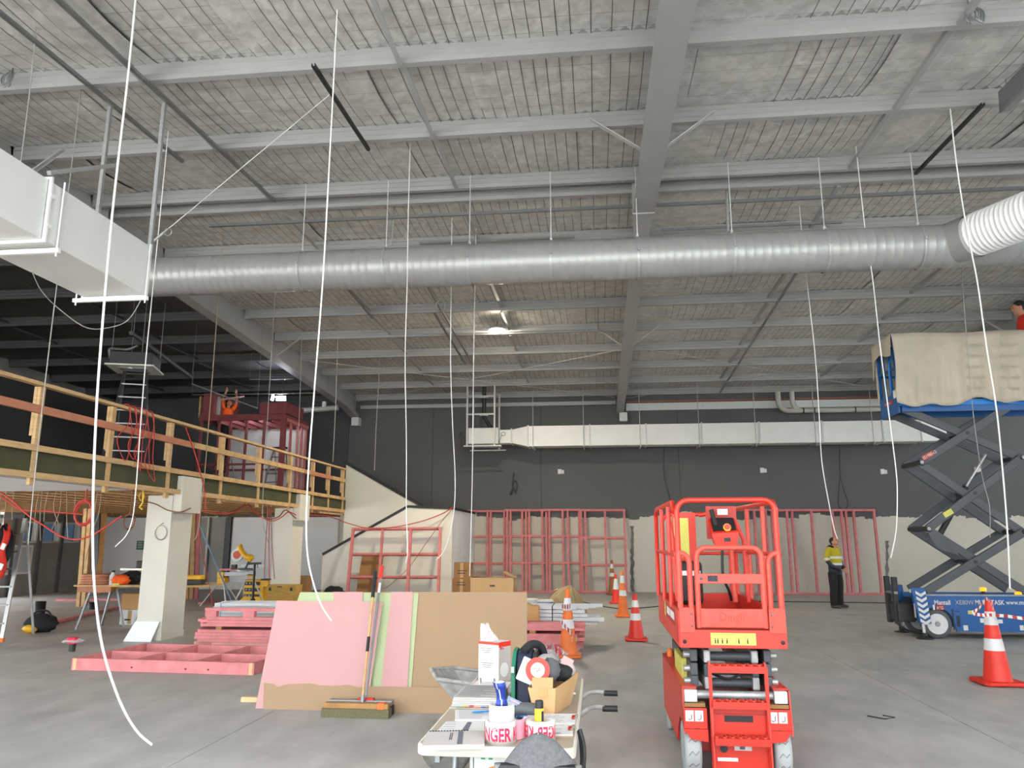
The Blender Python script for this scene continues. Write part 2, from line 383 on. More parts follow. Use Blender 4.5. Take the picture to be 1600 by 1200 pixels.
# side walls. Left wall: strip of high windows, a low window, dark posts
WIN = [(32, 58), (65, 94), (98, 125)]
wy = [(PX(a, 835, XL).y, PX(b, 835, XL).y) for a, b in WIN]; z0, z1 = 1.52, 2.16
wl = MB()
ycur = 20.7
wl.box((XL-.25, YF, 2.4), (XL, 20.7, 7.0))  # unseen near length left open below, added to let side daylight in
for yy in (3.5, 7.2, 10.9, 14.6, 18.3): wl.box((XL-.25, yy-.1, 0), (XL, yy+.1, 2.4))
for a, b in wy:
    wl.box((XL-.25, ycur, 0), (XL, a, 7.0)); wl.box((XL-.25, a, z1), (XL, b, 7.0)); ycur = b
wl.box((XL-.25, ycur, 0), (XL, YW, 7.0))
la, lb = wy[0][0]-.5, wy[0][1]-.3
wl.box((XL-.25, wy[0][0], 0), (XL, wy[0][1], z0)); wl.box((XL-.25, wy[1][0], 0), (XL, wy[1][1], z0)); wl.box((XL-.25, wy[2][0], 0), (XL, wy[2][1], z0))
wlo = wl.build('wall_left', 'concrete_wall'); tag(wlo, kind='structure')
def _pane(nt, N, L, b):
    tr = N.new('ShaderNodeBsdfTransparent'); tr.inputs['Color'].default_value = (.085, .112, .135, 1); gl = N.new('ShaderNodeBsdfGlossy'); gl.inputs['Roughness'].default_value = .03  # tint added to dim the overbright sky to pale blue
    mx = N.new('ShaderNodeMixShader'); mx.inputs[0].default_value = .05; L.new(tr.outputs[0], mx.inputs[1]); L.new(gl.outputs[0], mx.inputs[2]); L.new(mx.outputs[0], N['Material Output'].inputs['Surface'])
two_tone('pane', _pane)
for i, (a, b) in enumerate(wy):
    fr = MB()
    fr.box((XL-.2, a, z0), (XL+.02, b, z0+.05)).box((XL-.2, a, z1-.05), (XL+.02, b, z1)).box((XL-.2, a, z0), (XL+.02, a+.06, z1)).box((XL-.2, b-.06, z0), (XL+.02, b, z1))
    o = fr.build('window_%d' % (i+1), 'duct_white'); tag(o, kind='structure')
    MB().box((XL-.14, a+.05, z0+.04), (XL-.13, b-.05, z1-.04)).build('pane', 'pane', o)
    MB().box((XL-.17, (a+b)/2+.3, z0+.04), (XL-.1, (a+b)/2+.36, z1-.04)).build('mullion', 'duct_white', o)
for px in (62, 96, 20):
    y_ = PX(px, 835, XL).y; MB().box((XL+.002, y_-.06, 0), (XL+.06, y_+.06, 2.35)).build('post', 'rubber_dark', wlo)
lw = MB().box((XL+.001, wy[0][0]-.6, .62), (XL+.05, wy[0][1]-.15, 1.46)).build('window_4', 'duct_white'); tag(lw, kind='structure')
MB().box((XL+.03, wy[0][0]-.5, .68), (XL+.056, wy[0][1]-.25, 1.40)).build('pane', 'sky_glass', lw)
# unseen right wall; high openings added so daylight reaches the far ceiling
wr = MB().box((XR, YF, 0), (XR+.25, 10.0, 7.4)).box((XR, 10.0, 0), (XR+.25, 24.0, 3.8)).box((XR, 10.0, 6.2), (XR+.25, 24.0, 7.4)).box((XR, 24.0, 0), (XR+.25, YW, 7.0)).build('wall_right', 'plaster_pale'); tag(wr, kind='structure')
# unseen front: opening added for daylight, lintel and solid right part limiting it
wf = MB().box((XL-.25, YF-.25, 3.2), (XR+.25, YF, 6.7)).box((4.0, YF-.25, 0), (XR+.25, YF, 3.2)).build('wall_front', 'plaster_pale'); tag(wf, kind='structure')

# ---------------------------------------------------------------- roof
cl = MB()
YK = 2.2                                                       # unseen roof gaps added over the first bay for overhead daylight, roof sheet beyond
cl.quad((XL-.3, YK, rz_(YK)+.1), (XR+.3, YK, rz_(YK)+.1), (XR+.3, YR, rz_(YR)+.12), (XL-.3, YR, rz_(YR)+.12))
for k in range(9): cl.box((XL+k*4.0, YF, rz_(YF)+.05), (XL+k*4.0+2.2, YK, rz_(YK)+.1))
cl.quad((XL-.3, YR, rz_(YR)+.12), (XR+.3, YR, rz_(YR)+.12), (XR+.3, YW+.3, rz_(YW)+.1), (XL-.3, YW+.3, rz_(YW)+.1))
ceil = cl.build('ceiling', 'steel_grey'); tag(ceil, kind='structure')
PN = [11.0-1.75*k for k in range(9)][::-1]; PF = [11.44+1.737*k for k in range(8)]
lines = [YK]+[v for v in PN if v > YK+.2]+[YR]+PF+[YW]
def sag(Y, x):
    for a, b in zip(lines[:-1], lines[1:]):
        if a <= Y <= b:
            t = (Y-a)/(b-a); return rz_(Y)-.075*math.sin(math.pi*t)*(.8+.2*math.sin(x*1.7+a))
    return rz_(Y)
wid = 1.2; nst = int((XR-XL)/wid)+1
for k in range(nst):
    x0 = XL+k*wid; x1 = min(x0+wid+.015, XR)
    if x0 >= XR: break
    dz = -.012 if k % 2 else 0
    for half in (0, 1):
        ln = [v for v in lines if (v <= YR if half == 0 else v >= YR)]
        st = []
        for a, b in zip(ln[:-1], ln[1:]):
            m_ = 4 if b-a > .6 else 1
            st += [a+(b-a)*j/m_ for j in range(m_)]
        st.append(ln[-1])
        fn = lambda u, v: (x0+(x1-x0)*u, st[round(v*(len(st)-1))], sag(st[round(v*(len(st)-1))], x0+.5)+dz+.006*math.cos(u*8*2*math.pi))
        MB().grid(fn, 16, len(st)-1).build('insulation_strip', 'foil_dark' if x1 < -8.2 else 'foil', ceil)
mat('netting', '5f5f5b', .6, .2, 0, 1)
net = MB(); x = -8.1
while x < 13:
    for a, b in zip(lines[:-1], lines[1:]):
        
        m_ = 4 if b-a > .6 else 1; q = [a+(b-a)*j/m_ for j in range(m_+1)]
        for ya, yb in zip(q[:-1], q[1:]):
            za, zb = sag(ya, x)-.014, sag(yb, x)-.014; net.quad((x-.0045, ya, za), (x+.0045, ya, za), (x+.0045, yb, zb), (x-.0045, yb, zb))
    x += .15 if int(x*3.3) % 7 else .22
y = YK+.1
while y < YW:
    hw = .0018 if y < YR else .0035
    for k in range(5):
        xa = -8.1+k*4.2; net.quad((xa, y-hw, sag(y, xa)-.016), (xa+4.2, y-hw, sag(y, xa+4.2)-.016), (xa+4.2, y+hw, sag(y, xa+4.2)-.016), (xa, y+hw, sag(y, xa)-.016))
    y += .3
o = net.build('wire_netting', 'netting', ceil); o['kind'] = 'stuff'

RX = [-8.2, .8, 9.7]
prof = [(0, 0), (.085, 0), (.085, .022), (.081, .022), (.081, .004), (.004, .004), (.004, .216), (-.07, .216), (-.07, .22), (0, .22), (0, .165), (-.012, .158), (-.012, .148), (0, .141), (0, .085), (-.012, .078), (-.012, .068), (0, .061)]
bays = [(XL, -8.2), (-8.2, .8), (.8, 9.7), (9.7, XR)]
for (a, b) in bays:
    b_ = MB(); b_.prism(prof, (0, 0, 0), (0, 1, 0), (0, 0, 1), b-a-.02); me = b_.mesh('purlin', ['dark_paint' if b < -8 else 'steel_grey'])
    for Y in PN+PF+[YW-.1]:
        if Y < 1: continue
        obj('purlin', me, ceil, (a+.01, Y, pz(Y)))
def ibeam(xc, Y0, Y1, w, tw=.014, tf=.022):
    b = MB(); zz = lambda Y: (rb_(Y), rz_(Y)+.02)
    for (xa, xb, f0, f1) in ((-w/2, w/2, 0, tf), (-w/2, w/2, None, None), (-tw/2, tw/2, tf, None)):
        vs = []
        for Y in (Y0, Y1):
            lo, hi = zz(Y)
            if f0 is None: za, zb = hi-tf, hi
            elif f1 is None: za, zb = lo+tf, hi-tf
            else: za, zb = lo, lo+tf
            vs += [(xc+xa, Y, za), (xc+xb, Y, za), (xc+xb, Y, zb), (xc+xa, Y, zb)]
        b.add(vs, [(0,1,2,3),(7,6,5,4),(0,4,5,1),(1,5,6,2),(2,6,7,3),(3,7,4,0)])
    return b
for xc in RX:
    ibeam(xc, YF, YR-.015, .33).build('rafter', 'steel_grey', ceil)
    ibeam(xc, YR+.015, YW, .27).build('rafter', 'steel_grey', ceil)
    MB().box((xc-.17, YR-.015, rb_(YR)-.02), (xc+.17, YR+.015, rz_(YR)+.02)).build('splice_plate', 'steel_grey', ceil)
    # haunch at the wall
    MB().prism([(YW-1.3, rb_(YW-1.3)), (YW, rb_(YW)-.16), (YW, rb_(YW))], (xc-.13, 0, 0), (0, 1, 0), (0, 0, 1), .26).build('haunch', 'steel_grey', ceil)
    for Y in (PN[-2], PF[4]):
        for s in (-1, 1):
            MB().beam((xc+s*.80, Y-.02, pz(Y)+.10), (xc+s*.10, Y-.02, rb_(Y)+.06), .06, .008).beam((xc+s*.80, Y-.045, pz(Y)+.10), (xc+s*.10, Y-.045, rb_(Y)+.06), .008, .06, (0, 1, 0)).build('fly_brace', 'galv_white', ceil)
    MB().box((xc-.03, YW-.32, rb_(YW)-.42), (xc+.22, YW-.02, rb_(YW)-.14)).build('bracket', 'galv_white', ceil)
allp = [v for v in PN if v > 1]+PF
for xb in (-11.2, -14.2, -5.12, -2.08, 3.82, 6.8):
    for a, b in zip(allp[:-1], allp[1:]):
        if b-a < .6: continue
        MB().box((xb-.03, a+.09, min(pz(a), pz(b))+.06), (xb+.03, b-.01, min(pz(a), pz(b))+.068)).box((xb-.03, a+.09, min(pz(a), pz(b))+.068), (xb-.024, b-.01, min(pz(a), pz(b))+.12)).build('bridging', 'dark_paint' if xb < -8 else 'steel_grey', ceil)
# channel rails slung under the purlins
def rail(xa, Y0, Y1, off=-.02, m='alu_dark', w_=.042):
    MB().prism([(-w_/2, 0), (w_/2, 0), (w_/2, .042), (w_/2-.005, .042), (w_/2-.005, .006), (-w_/2+.005, .006), (-w_/2+.005, .042), (-w_/2, .042)], (xa, Y0, pz(Y0)+off-.042), (1, 0, 0), (0, -(pz(Y1)-pz(Y0))/(Y1-Y0), 1), -(Y1-Y0)).build('channel_rail', m, ceil)
rail(-5.06, 4.1, 11.05); rail(-5.76, 4.1, 9.5); rail(-3.03, 7.35, 9.45, m='dark_steel'); rail(4.82, 9.15, 11.2, m='dark_steel')
rail(-3.42, 14.9, 20.9); rail(-3.62, 16.6, 20.8); rail(4.0, 14.6, 24.9); rail(-5.12, 13.3, 16.8)
# wall plate strip along the top of the back wall
MB().box((1.0, YW-.10, 5.78), (XR, YW-.002, 6.02)).build('wall_plate', 'galv_white', ceil)
MB().box((1.0, YW-.13, 6.04), (XR, YW-.002, 6.09)).build('wall_flashing', 'cable_brown', ceil)
MB().box((-8.0, YW-.10, 6.00), (.66, YW-.002, 6.12)).build('wall_plate', 'steel_grey', ceil)
# cross bracing rods under the far slope
for a, b in (((1.0, 24.6), (9.5, 19.0)), ((1.0, 19.0), (9.5, 24.6)), ((-8.0, 24.4), (.6, 19.2)), ((-8.0, 19.2), (.6, 24.4))):
    MB().tube([(a[0], a[1], pz(a[1])-.25), (b[0], b[1], pz(b[1])-.25)], .010, 6).build('brace_rod', 'steel_grey', ceil)
# long conduits under the far slope
MB().beam((-4.2, 18.05, pz(18)-.04), (.1, 18.05, pz(18)-.04), .035, .035).beam((.1, 18.05, pz(18)-.04), (.1, 16.4, pz(16.4)-.04), .035, .035).build('conduit', 'steel_grey', ceil)
MB().beam((-3.1, 12.85, pz(12.85)-.05), (-.3, 12.85, pz(12.85)-.05), .04, .04).build('channel_rail', 'alu_dark', ceil)
MB().beam((1.2, 12.7, pz(12.7)-.06), (4.2, 12.7, pz(12.7)-.06), .04, .04).build('channel_rail', 'alu_dark', ceil)
MB().beam((-6.5, 11.7, pz(11.7)-.10), (8.5, 11.7, pz(11.7)-.10), .05, .05).build('channel_rail', 'alu_dark', ceil)

# ---------------------------------------------------------------- mezzanine
MX, MZ = -7.05, 2.75
me_ = MB().box((XL, 5.0, MZ-.04), (MX-.1, 21.2, MZ)).box((XL, 21.2, MZ-.04), (-7.62, YW, MZ)).build('mezzanine_deck', 'deck_dark'); tag(me_, kind='structure', label='raised timber floor of the mezzanine')
MB().box((MX-.12, 5.0, 2.44), (MX-.02, 21.25, 2.74)).build('edge_beam', 'olive', me_)
y = 5.4; jm = {}
for tone in ('timber_raw', 'timber_dark', 'pink_pale'):
    jm[tone] = MB().box((0, 0, 0), (XL*-1+MX-.05, .045, .13)).mesh('joist', [tone])
k = 0
while y < YW-.6:
    t_ = ('timber_raw', 'timber_dark', 'timber_raw', 'pink_pale', 'timber_dark')[k % 5]
    obj('joist', jm[t_], me_, (XL+.02, y, 2.46+.02*math.sin(k*1.9)), (0, 0, R(.35*math.sin(k*2.3))), (1 if y < 21.1 else .93, 1, 1)); y += .26; k += 1
bat = MB().box((0, 0, 0), (.045, 19.8, .035)).mesh('ceiling_batten', ['timber_raw'])
for i in range(15): obj('ceiling_batten', bat, me_, (-16.6+i*.6, 5.4, 2.395), (0, 0, R(.4*math.sin(i))))
MB().box((-12.2, 5.0, 2.36), (MX-.2, 11.3, 2.385)).build('soffit_sheet', 'plaster_pale', me_)
# guard rail
posts = [6.0, 7.5, 8.97, 10.47, 12.06, 13.88, 15.52, 17.2, 18.66, 19.8, 20.96]
gr = thing('guard_rail', 'rough timber guard rail along the mezzanine edge', 'railing', (MX, 5.0, 2.3))
for i, y in enumerate(posts):
    MB().box((MX-.045, y-.045, 2.28), (MX+.0, y+.045, 3.53)).box((MX-.09, y-.045, 2.9), (MX-.05, y+.045, 3.53)).build('post', ('timber', 'timber_raw')[i % 2], gr)
def railing(z, h, w_, m, x=MX+.025, y0=4.6, y1=21.05, tilt=0.):
    MB().beam((x, y0, z), (x, y1, z+tilt), w_, h).build('rail', m, gr)
railing(3.56, .045, .10, 'timber', MX-.02); railing(3.23, .10, .045, 'timber_red', y1=12.7); railing(3.235, .095, .045, 'timber_raw', y0=12.72, y1=17.9)
railing(3.23, .095, .045, 'timber_red', y0=17.92, y1=19.9); railing(3.235, .095, .045, 'timber_raw', y0=19.92)
railing(2.74, .075, .045, 'timber', y1=11.0); railing(2.735, .08, .045, 'timber_raw', y0=11.02)
railing(2.40, .075, .045, 'timber', y1=14.0); railing(2.395, .08, .045, 'timber_raw', y0=14.02)
MB().box((MX-.05, 19.2, 2.28), (MX-.005, 21.0, 2.33)).build('rail', 'timber_raw', gr)
# columns under the edge
c2y = PX(455, 850, -7.12).y
for i, cy in enumerate((12.37, c2y)):
    col = MB().box((-7.56, cy, 0), (-7.12, cy+.68, 2.34)).build('column', 'plaster_white'); tag(col, kind='structure', label=('white boxed column nearest the pink floor frame', 'white boxed column behind the mitre saw stand')[i])
    MB().box((-7.118, cy+.02, 2.06), (-6.97, cy+.66, 2.67)).build('upper_casing', 'plaster_white', col)
    MB().box((-7.57, cy-.012, 0), (-7.108, cy+.69, .10)).build('skirting', 'plaster_white', col)
    MB().box((-7.121, cy+.05, .1), (-7.117, cy+.63, 2.2)).build('side_lining', 'plaster_white', col)
sh = MB(); sh.beam((-7.36, 12.30, .215), (-7.36, 12.345, .43), .45, .001)
sh = MB().add([(-7.66, 12.20, 0), (-7.19, 12.20, 0), (-7.15, 12.345, .30), (-7.57, 12.345, .30), (-7.66, 12.215, 0), (-7.19, 12.215, 0), (-7.15, 12.36, .30), (-7.57, 12.36, .30)], [(0,1,2,3),(7,6,5,4),(0,4,5,1),(1,5,6,2),(2,6,7,3),(3,7,4,0)]).build('board_offcut', 'flex_white')
tag(sh, 'white board offcut leaning at the foot of the column', 'board')

# ---------------------------------------------------------------- stair beside the mezzanine
YS, YU = 21.35, 22.5
def pzx(px, py, Y): p = PY(px, py, Y); return (p.x, p.z)
st_ = MB().prism([(pzx(504, 868, YS)[0], 0), (pzx(707, 796, YS)[0], 0), pzx(707, 796, YS), pzx(637, 793, YS), pzx(504, 868, YS)], (0, YS, 0), (1, 0, 0), (0, 0, 1), -.12)
stair = st_.build('stair_enclosure', 'plaster_white'); tag(stair, kind='structure', label='white walled stair with black handrail capping')
a = pzx(541, 724, YU); b = pzx(660, 793, YU)
MB().prism([(a[0], 0), (pzx(707, 796, YS)[0]-.16, 0), (pzx(707, 796, YS)[0]-.16, b[1]-.1), b, a], (0, YU, 0), (1, 0, 0), (0, 0, 1), -.12).build('upper_wall', 'plaster_white', stair)
xr = pzx(707, 796, YS)[0]; zt = pzx(707, 796, YS)[1]
MB().box((xr-.12, YS+.121, 0), (xr, YW-.002, zt)).build('side_wall', 'plaster_pale', stair)
MB().box((xr-1.6, YS+.13, 1.35), (xr-.13, YW-.01, 1.5)).build('landing', 'plywood', stair)
def cap(p, q, Y): MB().beam((p[0], Y+.06, p[1]+.03), (q[0], Y+.06, q[1]+.03), .17, .07).build('handrail_cap', 'black', stair)
cap(pzx(504, 868, YS), pzx(637, 793, YS), YS); cap(pzx(637, 793, YS), (xr+.02, zt), YS); cap((a[0]-.1, a[1]+.03), b, YU)
MB().beam((xr-.06, YS+.0, zt+.03), (xr-.06, YW-.01, zt+.03), .17, .07).build('handrail_cap', 'black', stair)
for i in range(7):
    MB().box((xr-1.62-.27*(i+1), YS+.13, 0), (xr-1.62-.27*i, YU-.001, 1.35-.19*(i+1)+.15)).build('tread', 'plywood', stair)
    MB().box((xr-1.62-.27*(i+1), YU+.13, 1.5), (xr-1.62-.27*i, YW-.01, 1.5+.175*(i+1))).build('tread', 'plywood', stair)

# linings on the walls below the mezzanine
def lining(x0, x1, z0, z1, m, name='wall_lining', y=YW):
    a, b = PY(x0, 850, y), PY(x1, 850, y); return MB().box((a.x, y-.03, z0), (b.x, y-.002, z1)).build(name, m, wb)
lining(152, 300, .10, 2.36, 'plaster_pale'); lining(302, 358, .05, 2.36, 'concrete_wall'); lining(363, 438, .12, 2.36, 'plaster_pale'); lining(440, 528, .0, 2.36, 'plaster_pale')
MB().box((PY(352, 850, YW).x, YW-.1, 0), (PY(361, 850, YW).x, YW-.031, 2.36)).build('corner_post', 'dark_steel', wb)
MB().box((PY(300, 850, YW).x, YW-.16, 0), (PY(440, 850, YW).x, YW-.032, .22)).build('pipe_boxing', 'pvc', wb)
p = PY(326, 850, YW); MB().cyl((p.x, YW-.10, 0), (p.x, YW-.10, 2.36), .045, 10).build('downpipe', 'pvc', wb)
# dark upper lining behind the mezzanine
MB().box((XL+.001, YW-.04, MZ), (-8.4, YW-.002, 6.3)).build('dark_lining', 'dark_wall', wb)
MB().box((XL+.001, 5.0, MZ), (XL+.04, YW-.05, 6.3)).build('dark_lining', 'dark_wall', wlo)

# ================================================================ DUCTS AND SERVICES
def spiral_tube(b, p, q, r, pitch, n=28, ridge=.006):
    p, q = Vector(p), Vector(q); L_ = (q-p).length; d = (q-p)/L_; k = int(L_/pitch); pr = [(r, 0)]
    for i in range(1, k): h = i*pitch; pr += [(r, h-.012), (r+ridge, h-.006), (r+ridge, h+.006), (r, h+.012)]
    pr.append((r, L_)); a = d.orthogonal().normalized(); a = Vector((0,0,1)).cross(d).normalized(); c = d.cross(a); rings = []
    for rr, h in pr: rings.append([p+d*h+a*(math.cos(t)*rr)+c*(math.sin(t)*rr) for t in (2*math.pi*j/n for j in range(n))])
    fs = [(i*n+j, i*n+(j+1)%n, (i+1)*n+(j+1)%n, (i+1)*n+j) for i in range(len(rings)-1) for j in range(n)]
    b.add([v for g in rings for v in g], fs, True); b.add(rings[0], [tuple(range(n-1,-1,-1))]); b.add(rings[-1], [tuple(range(n))]); return b
YD = 10.7; dz = PY(900, 407.5, YD).z; RD = .302
rd = thing('round_duct', 'long grey spiral round duct running under the roof ridge', 'duct', (0, YD, dz-RD))
jx = [-7.15]+[PY(px, 420, YD).x for px in (475, 605, 735, 862, 997, 1145, 1290, 1437)]+[6.3, 9.0, 12.0]
for a, b in zip(jx[:-1], jx[1:]):
    spiral_tube(MB(), (a+.004, YD, dz), (b-.004, YD, dz), RD, .12, 28, .0025).build('duct_section', 'duct_round', rd)
for i, xj in enumerate(jx[1:-1]):
    MB().lathe([(RD+.012, -.02), (RD+.016, 0), (RD+.012, .02)], (xj, YD, dz), 28, 'x', cap=False).build('strap', 'galv', rd)
    MB().cyl((xj, YD-.1, dz+.28), (xj, YD-.1, pz(YD)+.02), .008, 6).cyl((xj, YD-.1, dz+.26), (xj, YD-.1, dz+.33), .02, 8).build('hanger_rod', 'galv_white', rd)
    MB().blob((xj, YD-RD-.02, dz+.02), .022, 8, 6).build('strap_bolt', 'galv', rd)
bd_ = Vector((2.6, -4.7, .02)).normalized(); b0 = Vector((5.12, YD-.30, dz+.02))
spiral_tube(MB(), b0, b0+bd_*5.4, .285, .065, 28, .012).build('branch_duct', 'flex_white', rd)
MB().tube([b0-bd_*.45, b0+bd_*.02], .30, 24, False, r_end=.305).build('branch_collar', 'duct_round', rd)

# insulated rectangular duct, upper left
ld = thing('rectangular_duct', 'white rectangular duct hung from struts at the upper left', 'duct', (-5.5, 4.0, 4.36))
X0, X1, Z0, Z1, YE = -5.90, -5.13, 4.37, 4.97, 7.95
ja = PX(72, 330, X1).y
MB().box((X0, 1.5, Z0), (X1, ja-.012, Z1)).build('duct_section', 'duct_white', ld, bevel=.012)
MB().box((X0, ja+.012, Z0), (X1, YE, Z1)).build('duct_section', 'duct_white', ld, bevel=.012)
def frame_y(yc, m, g=.03, t=.012):
    return MB().box((X0-g, yc-t, Z0-g), (X1+g, yc+t, Z0)).box((X0-g, yc-t, Z1), (X1+g, yc+t, Z1+g)).box((X0-g, yc-t, Z0), (X0, yc+t, Z1)).box((X1, yc-t, Z0), (X1+g, yc+t, Z1)).build('flange', m, ld)
frame_y(ja, 'flex_white'); frame_y(YE+.01, 'flex_white', .02)
for zz in (Z0+.12, Z0+.42): MB().box((X1+.03, ja-.03, zz), (X1+.055, ja+.03, zz+.03)).build('flange_clip', 'flex_white', ld)
for yy, xa, xb in ((YE-.04, X0-.08, X1+.06), (ja+.16, X0-.08, X1+.06)):
    MB().box((xa, yy-.02, Z0-.075), (xb, yy+.02, Z0-.032)).build('support_bar', 'flex_white', ld)
    for xs_ in (xa+.03, xb-.03): MB().cyl((xs_, yy, Z0-.11), (xs_, yy, Z1+.05), .009, 6).build('hanger_rod', 'flex_white', ld)
for xs_, yy in ((X1+.03, YE-.04), (X0+.10, YE-.04)):
    MB().prism([(-.021, -.021), (.021, -.021), (.021, .021), (.013, .021), (.013, -.014), (-.013, -.014), (-.013, .021), (-.021, .021)], (xs_, yy, Z1+.0), (1, 0, 0), (0, 1, 0), pz(yy)-.06-Z1).build('hanger_strut', 'galv', ld)
MB().beam((X1+.06, ja-.1, Z1+.02), (X1+.06, ja+.9, Z1+.62), .04, .04).build('brace', 'galv', ld)
dw = thing('brace_wire', 'thin diagonal brace wire with turnbuckle from roof rail to white duct', 'wire', (X1, YE, Z1))
MB().tube([(-3.05, 7.96, pz(7.96)-.05), (X1+.16, YE, Z1+.16)], .006, 6).build('wire', 'galv_white', dw)
MB().tube([(X1+.16, YE, Z1+.16), (X1+.03, YE, Z1+.05)], .014, 8).build('turnbuckle', 'galv', dw)
MB().tube(arc((X1+.22, YE-.02, Z1+.15), .045, 0, 2*math.pi, 12), .005, 6).build('wire_loop', 'galv', dw)

# duct along the back wall
YB = 24.0
bd = thing('wall_duct', 'pale rectangular duct along the top of the dark back wall', 'duct', (3.5, YB, 4.5))
def sec(px): return PY(px, 680, YB).x
zt_, zb_ = 5.14, 4.50
flg = [870, 922, 1010, 1097, 1187, 1285, 1380, 1440]
e = [sec(825)]+[sec(p_) for p_ in flg[1:]]
for a, b in zip(e[:-1], e[1:]): MB().box((a+.01, YB, zb_), (b-.01, YB+.6, zt_)).build('duct_section', 'duct_white', bd)
MB().add([(e[-1]+.01, YB, zb_), (e[-1]+.01, YB+.6, zb_), (e[-1]+.01, YB+.6, zt_), (e[-1]+.01, YB, zt_), (sec(1482), YB+.1, 4.52), (sec(1482), YB+.5, 4.52), (sec(1482), YB+.5, 4.85), (sec(1482), YB+.1, 4.85)], [(0,1,2,3),(7,6,5,4),(0,4,5,1),(1,5,6,2),(2,6,7,3),(3,7,4,0)]).build('end_taper', 'duct_white', bd)
xa, xb, xc_ = sec(781), sec(799), sec(824)
MB().box((xa, YB+.05, 4.62), (xb-.01, YB+.55, 5.04)).build('neck', 'duct_white', bd)
MB().add([(xb, YB+.05, 4.62), (xb, YB+.55, 4.62), (xb, YB+.55, 5.04), (xb, YB+.05, 5.04), (xc_, YB, zb_), (xc_, YB+.6, zb_), (xc_, YB+.6, zt_), (xc_, YB, zt_)], [(0,1,2,3),(7,6,5,4),(0,4,5,1),(1,5,6,2),(2,6,7,3),(3,7,4,0)]).build('reducer', 'duct_white', bd)
for xf, za, zb2 in [(q, zb_, zt_) for q in e]+[(xb-.005, 4.62, 5.04)]:
    MB().box((xf-.02, YB-.03, za-.03), (xf+.02, YB+.63, za)).box((xf-.02, YB-.03, zb2), (xf+.02, YB+.63, zb2+.03)).box((xf-.02, YB-.03, za), (xf+.02, YB-.002, zb2)).build('flange', 'galv_white', bd)
for px in (833, 912, 1000, 1092, 1180, 1273, 1363):
    xh = sec(px)
    MB().box((xh-.02, YB-.16, zb_-.055), (xh+.02, YB+.75, zb_-.015)).build('support_bar', 'galv', bd)
    MB().cyl((xh, YB-.08, zb_-.12), (xh, YB-.08, pz(YB)+.02), .012, 6).build('hanger_rod', 'galv', bd)
# fan box at the duct's end, its hanging frame and black flue
fx0, fx1, fy0, fy1 = sec(734), sec(781), YB-.35, YB+.75
fb = thing('fan_box', 'grey fan box hung in a strut frame at the left end of the wall duct', 'fan unit', ((fx0+fx1)/2, YB, 4.55))
MB().box((fx0, fy0, 4.55), (fx1, fy1, 5.06)).build('casing', 'galv_white', fb, bevel=.02)
MB().box((fx0+.30, fy0+.1, 4.535), (fx0+.34, fy1-.1, 4.549)).build('seam', 'alu_dark', fb)
for xx in (fx0-.02, fx1-.12):
    for yy in (fy0-.04, fy1+.04): MB().box((xx-.025, yy-.025, 4.50), (xx+.025, yy+.025, pz(yy)+.02)).build('upright', 'galv', fb)
for zz in (5.48, 6.05):
    MB().box((fx0-.05, fy0-.09, zz-.025), (fx1-.09, fy0-.066, zz+.025)).build('crossbar', 'galv', fb)
for yy in (fy0-.07, fy1+.07): MB().box((fx0-.12, yy-.02, 4.46), (fx1+.1, yy+.02, 4.50)).build('support_bar', 'galv', fb)
p = (fx0+fx1)/2
MB().tube([(p, fy0-.02+.2, 6.44), (p, fy0+.18, 5.42), (p+.22, fy0+.3, 5.07)], .062, 12).build('flue', 'black', fb)
for zz in (6.03, 5.46): MB().box((p-.13, fy0+.09, zz), (p+.13, fy0+.13, zz+.05)).build('flue_clamp', 'galv_white', fb)
for sx, xx in ((-1, fx0-.1), (1, fx1+.06)): MB().tube(arc((xx+sx*.1, fy0-.05, 4.85), .06, 0, 2*math.pi, 12), .008, 5).tube([(xx+sx*.05, fy0-.05, 4.8), (xx-sx*.06, fy0-.05, 4.55)], .008, 5).build('wire_tie', 'cable_dark', fb)

# waste pipes on the upper back wall
pv = thing('waste_pipe', 'cream plastic waste pipes elbowing along the top of the back wall', 'pipe', (10, 24.95, 5.5))
yp = 24.95; P1, P2, PE = PY(1215, 612, yp), PY(1237, 612, yp), PY(1222, 642, yp); r_ = .082
MB().tube([(P1.x, yp, P1.z), (P1.x, yp, PE.z+.3)]+[(P1.x+.3-.3*math.cos(a_), yp, PE.z+.3-.3*math.sin(a_)) for a_ in (R(15*i) for i in range(1, 7))]+[(P1.x+1.2, yp, PE.z), (17.5, yp, PE.z)], r_, 14).build('pipe_run', 'pvc', pv)
MB().tube([(P2.x, yp-.01, P2.z), (P2.x, yp-.01, PE.z+.24), (P2.x+.06, yp-.01, PE.z+.1), (P2.x+.2, yp-.01, PE.z)], r_*.95, 14).build('pipe_drop', 'pvc', pv)
for px in (1255, 1272, 1336): xx = PY(px, 642, yp).x; MB().lathe([(r_+.012, -.02), (r_+.012, .02)], (xx, yp, PE.z), 14, 'x').build('pipe_clip', 'cable_dark', pv)

